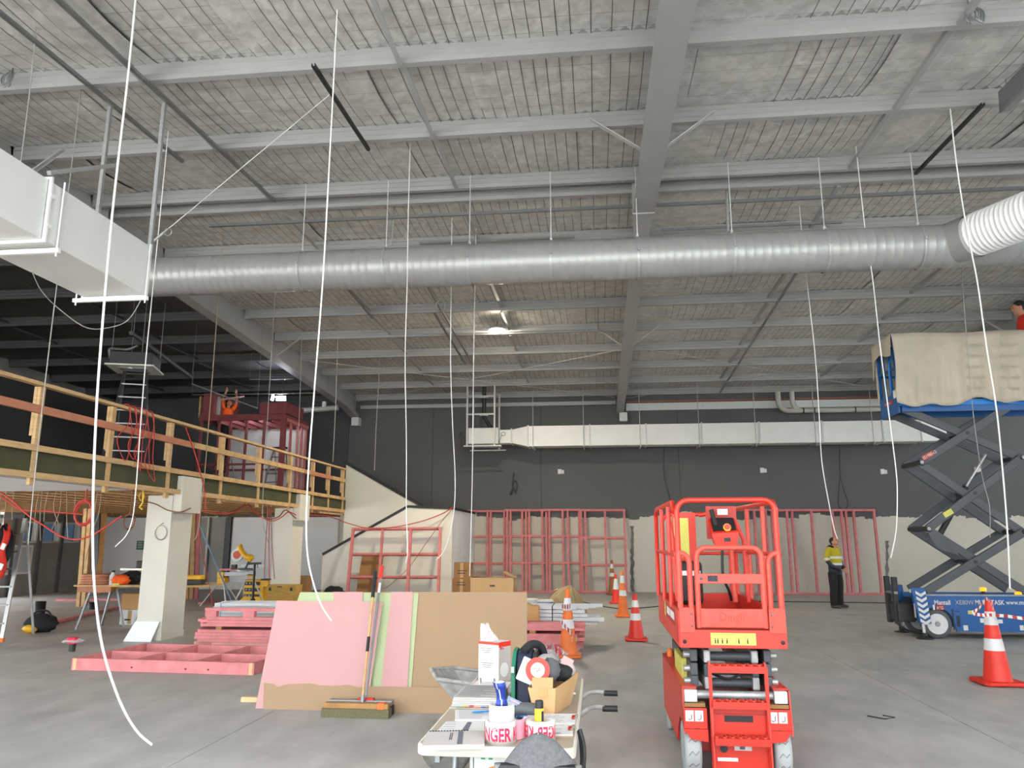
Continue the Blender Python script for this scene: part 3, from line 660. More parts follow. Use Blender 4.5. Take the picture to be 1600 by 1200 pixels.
# ---------------------------------------------------------------- lamps and small hung things
lamp = thing('high_bay_lamp', 'round lit warm high bay lamp hanging under the roof', 'lamp', PY(777, 515, 17.9))
lp = PY(777, 516, 17.9)
MB().lathe([(.06, .09), (.15, .07), (.19, .03), (.20, 0)], lp, 24).build('housing', 'galv_white', lamp)
MB().lathe([(.185, -.012), (.185, -.001)], lp, 24).build('diffuser', 'lamp_warm', lamp)
MB().cyl((lp.x, lp.y, lp.z+.09), (lp.x, lp.y, rz_(lp.y)-.05), .008, 6).build('cord', 'cable_dark', lamp)
def coil(name, label, c, r, turns, m, parent=None, tilt=0., rr=.007, hang=0.):
    pts = []; rnd = random.Random(int(c[0]*100))
    for i in range(turns*14+1):
        a_ = 2*math.pi*i/14; q = r*(1+.10*math.sin(i*.37)+.05*rnd.random()); pts.append((c[0]+q*math.cos(a_), c[1]+.012*math.sin(i*.7)+tilt*q*math.sin(a_), c[2]+q*1.25*math.sin(a_)))
    b = MB(); b.tube(pts, rr, 5)
    if hang: b.tube([(c[0], c[1], c[2]+r*1.2), (c[0]+.02, c[1], c[2]+r*1.2+hang)], rr, 5)
    return b
c_ = PY(688, 478, 15.0); o = coil('', '', c_, .09, 4, '', hang=1.0, rr=.008).build('cable_coil', 'cable_grey'); tag(o, 'small grey coil of cable hanging under the big round duct', 'cable')
for px, py, Y, lb in ((18, 122, 7.35, 'dusty cluster of wire hooks hanging on the roof purlin, upper left'), (1515, 22, 7.35, 'dusty cluster of wire hooks hanging on the roof purlin, upper right')):
    c_ = PY(px, py, Y); b = MB(); rnd = random.Random(px)
    for i in range(7):
        a_ = rnd.uniform(0, 6.28); q = rnd.uniform(.05, .13); b.tube(smooth_path([(c_.x, c_.y, c_.z+.10), (c_.x+q*math.cos(a_), c_.y-.02-.03*rnd.random(), c_.z), (c_.x+q*.8*math.cos(a_), c_.y-.04, c_.z-.09*rnd.random()-.05), (c_.x+q*.2, c_.y-.03, c_.z-.06)], 5), .010, 6)
    b.tube([(c_.x, c_.y, c_.z+.08), (c_.x, c_.y, pz(7.5)+.18)], .008, 6)
    tag(b.build('hook_cluster', 'alu_dark'), lb, 'hooks')
o = MB().tube([PY(617, 322, 11.75), PY(612, 384, 11.75)], .018, 6).tube(smooth_path([PY(592, 374, 11.75), PY(600, 380, 11.75), PY(612, 386, 11.75), PY(624, 378, 11.75), PY(655, 345, 11.75)], 4), .006, 5).build('strut_drop', 'galv'); tag(o, 'short steel drop strut with wire ties above the round duct', 'strut')
o = MB().tube([PY(1135, 292, 11.6), PY(1138, 362, 11.6)], .025, 6).build('strut_drop', 'galv'); tag(o, 'steel drop strut above the round duct, right of the main rafter', 'strut')
for px, py in ((905, 592), (1092, 590), (1173, 590), (1058, 585)):
    a_, b2 = PY(px-6, py-8, 22.6), PY(px+6, py+10, 23.6)

# ---------------------------------------------------------------- hanging cables
def cable(pts, Y, r, m, label, name='hanging_cable', group=None):
    Ys = Y if isinstance(Y, (list, tuple)) else [Y]*len(pts)
    W_ = smooth_path([PY(a, b, q) for (a, b), q in zip(pts, Ys)], 5)
    if group and W_[0].z < sag(W_[0].y, W_[0].x)-.03: W_ = [Vector((W_[0].x, W_[0].y, sag(W_[0].y, W_[0].x)-.01))]+W_
    o = MB().tube(W_, r, 6).build(name, m); return tag(o, label, 'cable', group)
HG = 'cables hanging from the roof'
top = lambda x, y, Y: (x, y)
cable([(213, -12), (200, 120), (176, 330), (156, 560), (148, 700), (145, 830), (148, 920), (160, 1010), (185, 1090), (212, 1140), (238, 1164)], 6.1, .0105, 'cable_white', 'thick white hanging cable whose curled end nearly touches the concrete floor', group=HG)
cable([(527, 15), (516, 230), (505, 430), (492, 600), (483, 720), (479, 800), (480, 860), (488, 905), (502, 945), (518, 970)], 6.7, .0075, 'cable_white', 'white hanging cable ending in front of the pink plasterboard sheet', group=HG)
cable([(641, 225), (638, 330), (636, 450), (633, 560), (635, 690), (635, 800), (637, 860), (634, 880)], 9.7, .006, 'cable_white', 'straight white cable hanging in front of the leaning pink stud frame', group=HG)
cable([(706, 340), (705, 440), (704, 560), (707, 660), (711, 740), (710, 790), (703, 835), (693, 862), (681, 875)], 12.3, .008, 'cable_white', 'white cable curling left in front of the stair landing corner', group=HG)
cable([(744, 345), (742, 450), (740, 560), (739, 650), (738, 740), (736, 830), (734, 900)], 12.8, .0075, 'cable_white', 'white cable hanging just left of the fan box frame', group=HG)
cable([(62, -12), (48, 130), (30, 270), (14, 350)], 6.6, .006, 'cable_grey', 'thin grey wire dropping to the white rectangular duct', group=HG)
cable([(90, 436), (75, 560), (60, 690), (50, 790), (44, 850)], 7.8, .006, 'cable_grey', 'grey cable hanging below the white duct past the guard rail', group=HG)
cable([(240, 440), (228, 560), (220, 660), (212, 770), (206, 815), (196, 838), (180, 854)], 9.0, .0065, 'cable_white', 'pale cable curling left under the mezzanine beside the near column', group=HG)
cable([(342, 452), (334, 560), (327, 650), (318, 760), (309, 830), (302, 846)], 12.6, .007, 'cable_tan', 'tan cable hanging across the guard rail to the right of the near column', group=HG)
cable([(431, 440), (425, 540), (420, 620), (414, 720), (410, 800), (414, 830), (420, 850)], 14.5, .007, 'cable_grey', 'grey cable hanging in front of the mezzanine framed room', group=HG)
cable([(471, 540), (468, 640), (464, 720)], 18.0, .007, 'cable_grey', 'short grey cable hanging beside the lit work lamp', group=HG)
cable([(532, 440), (528, 520), (524, 640), (520, 722)], 16.0, .008, 'cable_grey', 'grey cable hanging to the top of the stair wall', group=HG)
cable([(592, 590), (588, 660), (585, 735)], 20.5, .009, 'cable_grey', 'grey cable hanging against the dark wall above the stair', group=HG)
cable([(1484, 165), (1495, 260), (1511, 360), (1527, 440), (1541, 540), (1557, 640), (1567, 740), (1574, 830), (1578, 920)], 9.3, .0085, 'cable_white', 'bright white cable hanging in front of the blue lift scissor arms', group=HG)
cable([(1339, 245), (1352, 360), (1364, 440), (1375, 540), (1388, 640), (1400, 735), (1402, 780), (1400, 830), (1392, 872)], 10.6, .0075, 'cable_white', 'white cable hanging left of the blue lift with kinked end', group=HG)
cable([(1255, 395), (1263, 460), (1274, 560), (1280, 650), (1284, 720), (1294, 780), (1303, 825), (1309, 842)], 12.5, .0075, 'cable_white', 'white cable dangling just above the worker looking up', group=HG)
cable([(1500, 390), (1508, 500), (1520, 640), (1534, 740), (1546, 790), (1547, 840)], 12.0, .005, 'cable_grey', 'thin grey cable in front of the blue lift canvas cover', group=HG)
cable([(803, 738), (801, 760), (806, 768), (808, 756), (803, 752), (799, 772), (797, 771), (803, 762), (807, 772)], 25.2, .014, 'cable_dark', 'black knotted cable end on the dark wall left of the red lift')
cable([(1038, 690), (1037, 738), (1044, 770), (1048, 783)], 25.2, .012, 'cable_dark', 'black cable with forked end dropping behind the top of the red lift')
cable([(1312, 690), (1312, 735), (1318, 765), (1325, 785), (1320, 796), (1310, 790), (1311, 760), (1313, 738)], 25.2, .012, 'cable_dark', 'black looped cable on the dark wall above the pink frame and worker')
cable([(50, 424), (65, 455), (95, 485), (135, 512), (170, 512), (200, 500), (222, 466)], [6.6, 6.9, 7.2, 7.5, 7.7, 7.85, 7.9], .005, 'cable_grey', 'slack thin wire sagging below the white rectangular duct')

# ================================================================ RED SCISSOR LIFT
FY, RY_ = 5.75, 7.5
XA, XB = .555, 1.272; XM = (XA+XB)/2
rl = thing('scissor_lift', 'red lowered scissor lift with empty guard-railed platform standing end-on', 'scissor lift', (XM, 6.6, 0))
# --- chassis
ch = MB()
ch.box((XA, FY+.05, .30), (XA+.045, 7.42, .545)).box((XB-.045, FY+.05, .30), (XB, 7.42, .545))
chs = MB().box((XA+.05, FY+.10, .16), (XB-.05, 7.40, .33)).build('chassis', 'red_dark', rl, bevel=.01)
for s, xs_ in ((-1, XA), (1, XB)):
    xi = xs_-s*.0
    MB().prism([(FY-.02, .30), (FY+.02, .585), (7.43, .60), (7.43, .14), (6.25, .14), (6.18, .25), (6.0, .36), (5.85, .36)], (xi if s > 0 else xi-.0, 0, 0), (0, 1, 0), (0, 0, 1), -.012*s*-1 if s > 0 else .012).build('side_plate', 'red_paint', rl)
    MB().box((xs_-s*.10, FY+.02, .588), (xs_, 7.43, .600)).build('top_rail', 'red_paint', rl)
    MB().box((xs_-s*.10, FY-.015, .505), (xs_-s*.012, FY+.03, .585)).build('rail_end', 'galv_white', rl, bevel=.006)
    # front corner plate with tie-down slot
    xa_, xb_ = (xs_, xs_-s*.16); x0_, x1_ = min(xa_, xb_), max(xa_, xb_)
    pl = MB().box((x0_, FY-.03, .335), (x1_, FY-.012, .47)).build('corner_plate', 'red_paint', rl, bevel=.004)
    MB().add([(xs_, FY-.03, .335), (xs_-s*.045, FY-.03, .27), (xs_-s*.16, FY-.03, .255), (xs_-s*.16, FY-.03, .335)], [(0,1,2,3) if s < 0 else (3,2,1,0)]).build('corner_skirt', 'red_paint', rl, solid=.012)
    MB().add([(xs_-s*(.085)+.035*math.cos(t)*1.0, FY-.0315, .322+.018*math.sin(t)) for t in (2*math.pi*k/14 for k in range(14))], [tuple(range(14))]).build('tie_down_slot', 'black', pl)
    MB().box((x0_+.012, FY-.034, .385), (x0_+.068, FY-.031, .455)).build('sticker', 'white_sticker', pl)
    MB().box((x0_+.076, FY-.034, .385), (x0_+.132, FY-.031, .455)).build('sticker', 'white_sticker', pl)
    for q in (.04, .104):
        MB().tube([(x0_+q-.01+.0, FY-.036, .402), (x0_+q+.0, FY-.036, .394), (x0_+q+.012, FY-.036, .402), (x0_+q+.012, FY-.036, .43)], .0022, 4).build('hook_print', 'ink_dark', pl)
    MB().box((x0_+.01, FY-.02, .475), (x1_-.01, FY+.06, .50)).build('ledge', 'cardboard_dark', rl)
    # wheels
    for wy_ in (5.90, 7.22):
        wx = xs_-s*.06; wr_ = .18
        wh = MB().lathe([(.10, -.055), (wr_-.012, -.055), (wr_, -.035), (wr_, .035), (wr_-.012, .055), (.10, .055)], (wx, wy_, wr_), 28, 'x').build('wheel', 'rubber_grey', rl)
        MB().lathe([(.095, .056), (.05, .066), (.0, .068)], (wx, wy_, wr_), 18, 'x', cap=False).build('hub', 'white_sticker', wh)
        if wy_ < 6:
            for k in range(14):      # tread grooves
                t = 2*math.pi*k/14; c_, n_ = Vector((wx, wy_+math.cos(t)*(wr_+.0008), wr_+math.sin(t)*(wr_+.0008))), Vector((0, math.cos(t), math.sin(t))); tt = Vector((0, -math.sin(t), math.cos(t)))
                MB().tube([c_+Vector((-.034, 0, 0))+tt*.015, c_+Vector((-.01, 0, 0))-tt*.012, c_+Vector((.012, 0, 0))+tt*.012, c_+Vector((.034, 0, 0))-tt*.012], .0022, 4).build('tread_groove', 'ink', wh)
# front ladder
for xs_ in (.742, 1.118):
    MB().prism([(FY-.10, .02), (FY-.055, .02), (FY-.0, .775), (FY-.035, .775)], (xs_-.006, 0, 0), (0, 1, 0), (0, 0, 1), .012).box((xs_-.012, FY-.06, .02), (xs_+.012, FY-.05, .75)).build('ladder_side', 'red_paint', rl)
for i, zz in enumerate((.752, .525, .30)):
    dy = -.035-.03*(i) ; stp = MB().box((.748, FY+dy-.03, zz-.045), (1.112, FY+dy+.06, zz)).build('step', 'red_paint', rl)
    for k in range(13): MB().cbox((.772+k*.0265, FY+dy+.015, zz+.005), (.018, .07, .010), (0, 0, R(25 if k % 2 else -25))).build('grip_tooth', 'red_worn', stp)
fp = MB().box((.748, FY-.02, .06), (1.112, FY-.008, .50)).build('front_panel', 'red_paint', rl)
MB().box((.83, FY-.024, .385), (1.02, FY-.021, .425)).build('panel_slot', 'black', fp, bevel=.001)
MB().lathe([(.026, 0), (.026, .003)], (.815, FY-.028, .215), 16, 'y').build('socket', 'ink_dark', fp)
MB().box((.885, FY-.026, .205), (1.0, FY-.022, .265)).build('gauge', 'paper', fp)
MB().box((.92, FY-.029, .213), (.955, FY-.027, .236)).build('gauge_screen', 'ink', fp)
MB().box((.77, FY-.026, .135), (.905, FY-.022, .158)).build('sticker', 'white_sticker', fp)
MB().box((.752, FY-.028, .43), (1.108, FY-.02, .438)).build('fold', 'red_dark', fp)
# scissor pack
for lv, zz in enumerate((.795, .70, .615)):
    for s in (-1, 1):
        for q, m_ in ((.255, 'arm_grey'), (.165, 'galv')):
            xx = XM+s*q
            if q > .2: MB().box((xx-.026, FY+.12, zz-.042), (xx+.026, 7.3, zz+.042)).build('scissor_arm', m_, rl, bevel=.008)
            else: MB().box((xx-.024, FY+.10, zz-.048), (xx+.024, 7.25, zz+.04)).build('scissor_arm', m_ if lv != 1 else 'arm_grey', rl, bevel=.010)
        MB().cyl((XM+s*.28, FY+.17, zz), (XM+s*.325, FY+.17, zz), .022, 10).build('pivot_pin', 'galv', rl)
    MB().cyl((XM-.16, FY+.17, zz-.01), (XM+.16, FY+.17, zz-.01), .032, 14).build('cross_tube', 'arm_grey', rl)
MB().cyl((XA+.05, FY+.05, .545), (XB-.05, FY+.05, .545), .028, 14).build('slide_shaft', 'galv', rl)
MB().tube(smooth_path([(XM-.12, FY+.2, .66), (XM-.03, FY+.12, .64), (XM+.05, FY+.12, .67), (XM+.12, FY+.2, .73)], 5), .010, 6).build('hydraulic_hose', 'black', rl)
MB().box((XM-.32, FY+.35, .60), (XM-.285, FY+.9, .74)).build('warning_label', 'yellow_sticker', rl)
# amber beacon on the left rail
MB().lathe([(.028, .60), (.03, .64), (.02, .665), (.0, .67)], (XA+.05, 7.2, 0), 12).build('beacon', 'cone_orange', rl)
MB().lathe([(.03, .60), (.034, .65), (.0, .655)], (XA+.13, 7.25, 0), 12).build('alarm', 'galv_white', rl)
# --- platform
pf = MB().box((XA, FY, .862), (XB, RY_+.08, .90)).build('platform_deck', 'red_dark', rl)
MB().box((XA-.002, FY-.014, .862), (XB+.012, FY, .985)).build('front_toe_board', 'red_paint', rl, bevel=.003)
for s, xs_ in ((-1, XA), (1, XB)):
    MB().box((xs_-.008, FY, .868), (xs_+.008, RY_+.08, 1.115)).build('side_toe_board', 'red_paint', rl)
    a0, a1 = (XA, XA+.105) if s < 0 else (XB-.105, XB+.01)
    cg = MB().box((a0, FY-.022, .965), (a1, FY-.008, 1.135)).build('gate_jamb', 'red_worn', rl, bevel=.003)
    for zz in (1.01, 1.09): MB().blob(((a0+.085) if s < 0 else (a0+.02), FY-.024, zz), (.007, .004, .007), 8, 6).build('bolt', 'ink', cg)
    MB().blob((a0+.03 if s < 0 else a1-.03, FY-.022, .905), (.014, .006, .014), 12, 6).build('bolt', 'black', cg)
MB().box((XA, RY_+.07, .868), (XB, RY_+.085, 1.115)).build('rear_toe_board', 'red_paint', rl)
ys_ = MB().box((.765, FY-.0185, .885), (1.072, FY-.0155, .965)).build('load_chart', 'yellow_sticker', rl)
for k, q in enumerate((.795, .812, .843, .875, .955, 1.015)):
    MB().blob((q, FY-.0195, .926), (.0042, .001, .0042), 8, 4).box((q-.0045, FY-.02, .895), (q+.0045, FY-.0192, .92)).build('person_pictogram', 'ink_dark', ys_)
for a_, b_ in ((.772, .928), (.938, 1.0)): MB().tube([(a_, FY-.0192, .892), (a_, FY-.0192, .955), (b_, FY-.0192, .955), (b_, FY-.0192, .892)], .001, 4).build('chart_frame', 'ink', ys_)
# side label
sl_ = MB().box((XA-.0115, 5.95, .985), (XA-.0085, 6.75, 1.10)).build('side_label', 'red_dark', rl)
for y0_, y1_ in ((6.0, 6.3), (6.36, 6.62)): MB().box((XA-.013, y0_, 1.02), (XA-.012, y1_, 1.075)).build('label_print', 'white_sticker', sl_)
MB().box((XA-.013, 6.78, .985), (XA-.009, 6.82, 1.10)).build('label_edge', 'yellow_sticker', sl_)
# --- guard rails (bent tube)
TR = .0195
def tube_rail(pts, m='red_paint', name='guard_rail_tube', r=TR):
    return MB().tube(pts, r, 10).build(name, m, rl)
def hoop(x0_, x1_, y, z0_, z1_, rad=.07, r=TR, m='red_paint'):
    pts = [(x0_, y, z0_)]+[(x0_+rad-rad*math.cos(t), y, z1_-rad+rad*math.sin(t)) for t in (R(15*i) for i in range(7))]+[(x1_-rad+rad*math.sin(t), y, z1_-rad+rad*math.cos(t)) for t in (R(15*i) for i in range(7))]+[(x1_, y, z0_)]
    return tube_rail(pts, m, r=r)
hoop(XA+.012, XB-.012, FY-.012, 1.13, 1.885, .085)
# worn lower posts of the hoop
for xx in (XA+.012, XB-.012): MB().tube([(xx, FY-.013, 1.13), (xx, FY-.013, 1.52)], TR+.0015, 10).build('post_sleeve', 'red_worn', rl)
# short curved posts beside the gate
for s, xo, xi in ((-1, XA+.012, XA+.085), (1, XB-.012, XB-.085)):
    tube_rail([(xi, FY-.014, 1.13), (xi, FY-.014, 1.44)]+[(xi+s*.06*(1-math.cos(t)), FY-.014, 1.44+.07*math.sin(t)) for t in (R(22.5*i) for i in range(1, 5))]+[(xo, FY-.014, 1.52)], 'red_worn')
# gate
gx0, gx1 = .690, 1.142
g = hoop(gx0, gx1, FY-.022, 1.0, 1.548, .07, m='red_worn')
g.name = 'gate_frame'; XF[g.name] = XF[rl.name]
MB().box((gx0-.005, FY-.04, 1.300), (gx1+.005, FY-.012, 1.368)).build('gate_bar', 'red_worn', g, bevel=.004)
gp = MB().box((gx0, FY-.036, 1.0), (gx1, FY-.018, 1.13)).build('gate_panel', 'red_worn', g, bevel=.008)
MB().box((gx0+.02, FY-.0385, 1.028), (gx1-.02, FY-.0362, 1.118)).build('gate_panel_inset', 'red_worn', g)
lettering('embossed_print', 'Dingli', .075, (XM+.0, FY-.039, 1.05), (1, 0, 0), (0, 0, 1), 'red_paint', gp, align='CENTER')
MB().box((.76, FY-.043, 1.315), (.83, FY-.039, 1.355)).build('latch', 'ink_dark', g)
MB().blob((.715, FY-.042, 1.335), (.010, .005, .010), 10, 6).build('bolt', 'ink', g)
# side rails: top, mid and posts; left and right
for s, xs_ in ((-1, XA-.005), (1, XB+.002)):
    tube_rail([(xs_, FY+.01, 1.80), (xs_, FY+.12, 1.875), (xs_, RY_-.1, 1.885), (xs_, RY_+.02, 1.86), (xs_, RY_+.06, 1.80), (xs_, RY_+.06, 1.1)])
    tube_rail([(xs_, FY, 1.50), (xs_, RY_+.06, 1.50)], r=.016)
    for yy in (6.25, 6.9): tube_rail([(xs_, yy, 1.1), (xs_, yy, 1.885)], 'red_worn' if s > 0 else 'red_paint', r=.017)
# inner folding rails and rear hoop
hoop(XA+.05, XB-.05, RY_+.03, 1.1, 1.84, .08)
tube_rail([(XA+.05, RY_+.03, 1.48), (XB-.05, RY_+.03, 1.48)], r=.016)
tube_rail([(XB-.05, 6.75, 1.1), (XB-.06, 6.75, 1.60), (XB-.14, 6.75, 1.80), (XB-.17, 6.75, 1.84), (XB-.42, 6.75, 1.81)], 'red_paint')
tube_rail([(XB-.17, 6.75, 1.84), (XB-.17, 6.75, 1.66), (XB-.155, 6.75, 1.1)], 'red_worn')
tube_rail([(XA+.09, 6.75, 1.1), (XA+.07, 6.75, 1.62), (XA+.04, 6.75, 1.80)], 'red_paint')
# sticker board and bag at the far left
sb = MB().box((XA+.12, 7.28, 1.38), (XA+.33, 7.31, 1.85)).build('sign_board', 'red_paint', rl, bevel=.004)
MB().box((XA+.135, 7.276, 1.45), (XA+.265, 7.279, 1.80)).build('instruction_sheet', 'yellow_sticker', sb)
bg_ = MB().box((XA+.10, 7.0, 1.05), (XA+.34, 7.12, 1.42)).build('document_pouch', 'black', rl, bevel=.04)
MB().box((XA+.13, 6.995, 1.30), (XA+.32, 7.0, 1.34)).build('pouch_label', 'white_sticker', bg_)
# control box
cx, cy, cz = 1.0, 6.35, 1.63
cb = MB().add([(cx-.115, cy-.06, cz+.02), (cx+.095, cy-.06, cz+.035), (cx+.08, cy-.05, cz-.07), (cx-.085, cy-.05, cz-.075), (cx-.115, cy+.10, cz+.14), (cx+.095, cy+.10, cz+.14), (cx+.08, cy+.10, cz-.05), (cx-.085, cy+.10, cz-.05)], [(3,2,1,0),(4,5,6,7),(0,1,5,4),(1,2,6,5),(2,3,7,6),(3,0,4,7)]).build('control_box', 'red_paint', rl)
MB().add([(cx-.10, cy-.045, cz+.04), (cx+.08, cy-.045, cz+.052), (cx+.08, cy+.085, cz+.146), (cx-.10, cy+.085, cz+.146)], [(0,1,2,3)]).build('control_panel', 'black', cb, solid=.006)
MB().lathe([(.030, 0), (.030, .016)], (cx+.01, cy-.05, cz+.07), 16, 'y').build('stop_button_collar', 'tool_yellow', cb)
MB().lathe([(.022, -.025), (.022, 0)], (cx+.01, cy-.05, cz+.075), 16, 'y').build('stop_button', 'cone_red', cb)
MB().box((cx-.02, cy-.056, cz-.04), (cx+.03, cy-.053, cz+.0)).build('socket', 'black', cb)
MB().cyl((cx-.07, cy+.02, cz+.09), (cx-.10, cy-.0, cz+.21), .018, 8).build('joystick', 'black', cb)
MB().box((cx-.05, cy+.02, cz+.17), (cx+.03, cy+.03, cz+.215)).build('sticker', 'white_sticker', cb)
MB().box((cx-.13, cy+.1, cz-.02), (cx+.11, cy+.11, cz+.24)).build('backplate', 'red_dark', cb)
MB().tube(smooth_path([(cx-.02, cy+.05, cz-.07), (cx-.03, cy+.04, cz-.3), (cx+.02, cy+.1, cz-.42), (cx+.05, cy+.2, cz-.5)], 5), .012, 6).build('control_cable', 'black', rl)

# ================================================================ BLUE SCISSOR LIFT
BY, BB = 14.0, 14.85
bl = thing('scissor_lift', 'blue raised scissor lift with grey arms and canvas covered platform', 'scissor lift', (6.7, 14.42, 0))
bx0, bx1 = 5.36, 8.0
wc = PY(1465, 976, BY); WR = .235
pr_ = [(bx0, .70), (bx1, .70), (bx1, .12), (wc.x+.30, .12), (wc.x+.27, .26)]+[(wc.x+.27*math.cos(t), WR+.27*math.sin(t)) for t in (R(20*i) for i in range(1, 9))]+[(wc.x-.27, .2), (bx0, .22)]
body = MB().prism(pr_[::-1], (0, BY, 0), (1, 0, 0), (0, 0, 1), -.03).build('front_side_panel', 'blue_paint', bl)
MB().box((bx0, BY+.035, .26), (bx1, BB-.04, .62)).build('chassis', 'navy', bl)
MB().box((bx0, BB-.03, .12), (bx1, BB, .70)).build('rear_side_panel', 'blue_paint', bl)
MB().box((bx0, BY-.012, .69), (bx1, BY+.04, .715)).build('panel_lip', 'alu_dark', bl)
for wx in (wc.x, 7.55):
    for yy in (BY+.06, BB-.06):
        wh = MB().lathe([(.16, -.06), (WR-.012, -.06), (WR, -.04), (WR, .04), (WR-.012, .06), (.16, .06)], (wx, yy, WR), 30, 'y').build('wheel', 'rubber_dark', bl)
        hb = MB().lathe([(.165, -.066), (.165, .0)], (wx, yy, WR), 30, 'y').build('rim', 'white_sticker', wh)
        MB().lathe([(.04, -.08), (.042, -.067)], (wx, yy, WR), 14, 'y').build('hub_cap', 'alu_dark', wh)
# lettering along the side
def print_(txt, px, size, m='white_sticker', sx=1., bold=0., py=944.5):
    p_ = PY(px, py, BY); return lettering('side_lettering', txt, size, (p_.x, BY-.003, p_.z), (1, 0, 0), (0, 0, 1), m, body, sx, bold=bold)
print_('Mantall', 1459.5, .105, bold=.002, sx=.86); print_('XE80W', 1492.5, .105, 'paper_grey', .86); print_('MULTITASK', 1523.5, .105, bold=.0015, sx=.84); print_('www.mantall.com', 1572, .10, bold=.001, sx=.86)
def plate(px0, py0, px1, py1, m, name='sticker', par=None, d=.004):
    a_, b_ = PY(px0, py0, BY), PY(px1, py1, BY); return MB().box((a_.x, BY-d, b_.z), (b_.x, BY-d+.003, a_.z)).build(name, m, par or body)
plate(1462, 945, 1476, 953, 'red_dark'); plate(1457, 945, 1461, 953, 'white_sticker'); plate(1512, 954, 1526, 960, 'yellow_sticker'); plate(1531, 966, 1539, 973, 'white_sticker'); plate(1558, 968, 1567, 974, 'white_sticker'); plate(1505, 977, 1513, 985, 'white_sticker'); plate(1593, 977, 1600, 985, 'white_sticker')
lettering('sticker_print', 'A°G', .07, (PY(1463, 952, BY).x, BY-.005, PY(1463, 952, BY).z), (1, 0, 0), (0, 0, 1), 'white_sticker', body, .9)
plate(1494, 962, 1501, 979, 'navy', 'vent_slot'); plate(1489, 951.5, 1490, 984, 'navy', 'hatch_edge'); plate(1490, 955, 1499, 956, 'navy', 'hatch_edge')
# amber lamps
for px, py in ((1536, 921), (1591, 928)):
    p_ = PY(px, py, BY+.1); MB().lathe([(.045, -.03), (.055, .0), (.045, .03), (.0, .04)], p_, 14).build('amber_lamp', 'lamp_amber', bl)
    MB().cyl((p_.x, p_.y, .70), (p_.x, p_.y, p_.z-.03), .03, 10).build('lamp_foot', 'black', bl)
# left end: chevron guards, hydraulic outriggers, bumper
for yy, x_, dx in ((BY-.10, 5.20, 0.0), (BB+.03, 5.20, 0)):
    gd = MB().prism([(x_-.03, .82), (x_+.19, .82), (x_+.24, .25), (x_+.06, .25)], (0, yy, 0), (1, 0, 0), (0, 0, 1), -.09).build('outrigger_guard', 'blue_paint', bl)
    if yy < BY:
        for k in range(6):
            zc = .775-k*.089; sx_ = x_+.028+(.82-zc)*.08; w2 = .082
            MB().add([(sx_, yy-.002, zc), (sx_+w2, yy-.002, zc-.052), (sx_+2*w2, yy-.002, zc), (sx_+2*w2, yy-.002, zc-.048), (sx_+w2, yy-.002, zc-.10), (sx_, yy-.002, zc-.048)], [(0,5,4,1),(1,4,3,2)]).build('chevron', 'white_sticker', gd)
    MB().box((x_-.034, yy+.01, .74), (x_-.031, yy+.07, .80)).build('sticker', 'white_sticker', gd)
    MB().box((x_+.01, yy+.01, .34), (x_+.013, yy+.07, .60)).build('sticker', 'paper_grey', gd)
    MB().cyl((x_+.13, yy+.05, .10), (x_+.12, yy+.05, .32), .026, 12).build('outrigger_leg', 'alu', bl)
    MB().lathe([(.13, 0), (.13, .015), (.05, .03), (.045, .10)], (x_+.13, yy+.05, 0), 18).build('outrigger_foot', 'black', bl)
MB().box((5.02, BY+.15, .25), (5.30, BB-.12, .55)).build('end_bumper', 'dark_steel', bl, bevel=.02)
for yy in (BY+.22, BB-.28): MB().box((5.0, yy, .2), (5.08, yy+.10, .98)).build('end_post', 'dark_steel', bl, bevel=.01)
MB().box((5.0, BY+.2, .70), (5.06, BB-.18, .74)).build('end_bar', 'alu_dark', bl)
MB().tube(smooth_path([(5.05, BB-.2, .3), (5.15, BY+.3, .12), (5.3, BY+.0, .09), (5.38, BY+.05, .2)], 5), .018, 6).build('hydraulic_hose', 'black', bl)
# scissor arms
Lp = [(1449, 925), (1452, 826), (1441, 722), (1408, 634)]; Rp = [(1608, 925), (1603, 831), (1600, 714), (1586, 630)]
AF, AB = BY+.06, BB-.06
def arm(a_, b_, y):
    p_, q_ = PY(*a_, BY), PY(*b_, BY); MB().beam((p_.x, y, p_.z), (q_.x, y, q_.z), .05, .135).build('scissor_arm', 'arm_grey', bl, bevel=.008)
for i in range(3):
    for y, yi in ((AF, AF+.07), (AB, AB-.07)):
        arm(Lp[i], Rp[i+1], y); arm(Lp[i+1], Rp[i], yi)
    c_ = [(Lp[i][k]+Rp[i+1][k])/2 for k in (0, 1)]; p_ = PY(c_[0], c_[1], BY); MB().cyl((p_.x, AF-.04, p_.z), (p_.x, AB+.04, p_.z), .03, 12).build('pivot_shaft', 'dark_steel', bl)
for i in (1, 2):
    for lst in (Lp, Rp):
        p_ = PY(*lst[i], BY); MB().cyl((p_.x, AF-.05, p_.z), (p_.x, AB+.05, p_.z), .045, 14).build('joint_shaft', 'dark_steel', bl); MB().lathe([(.03, -.03), (.03, .01)], (p_.x, AF-.03, p_.z), 12, 'y').build('joint_cap', 'alu_dark', bl)
p_, q_ = PY(1559, 706, BY), PY(1527, 758, BY); MB().cyl((p_.x, 14.42, p_.z), (q_.x, 14.42, q_.z), .022, 10).build('lift_rod', 'alu', bl)
p_, q_ = PY(1527, 758, BY), PY(1485, 835, BY); MB().cyl((p_.x, 14.42, p_.z), (q_.x, 14.42, q_.z), .05, 12).build('lift_cylinder', 'black', bl)
p_, q_ = PY(1452, 828, BY), PY(1500, 862, BY); MB().prism([(p_.x-.02, p_.z-.04), (p_.x+.1, p_.z-.3), (q_.x, q_.z-.06), (q_.x-.05, q_.z+.02)], (0, AF-.03, 0), (1, 0, 0), (0, 0, 1), -.02).build('gusset', 'arm_grey', bl)
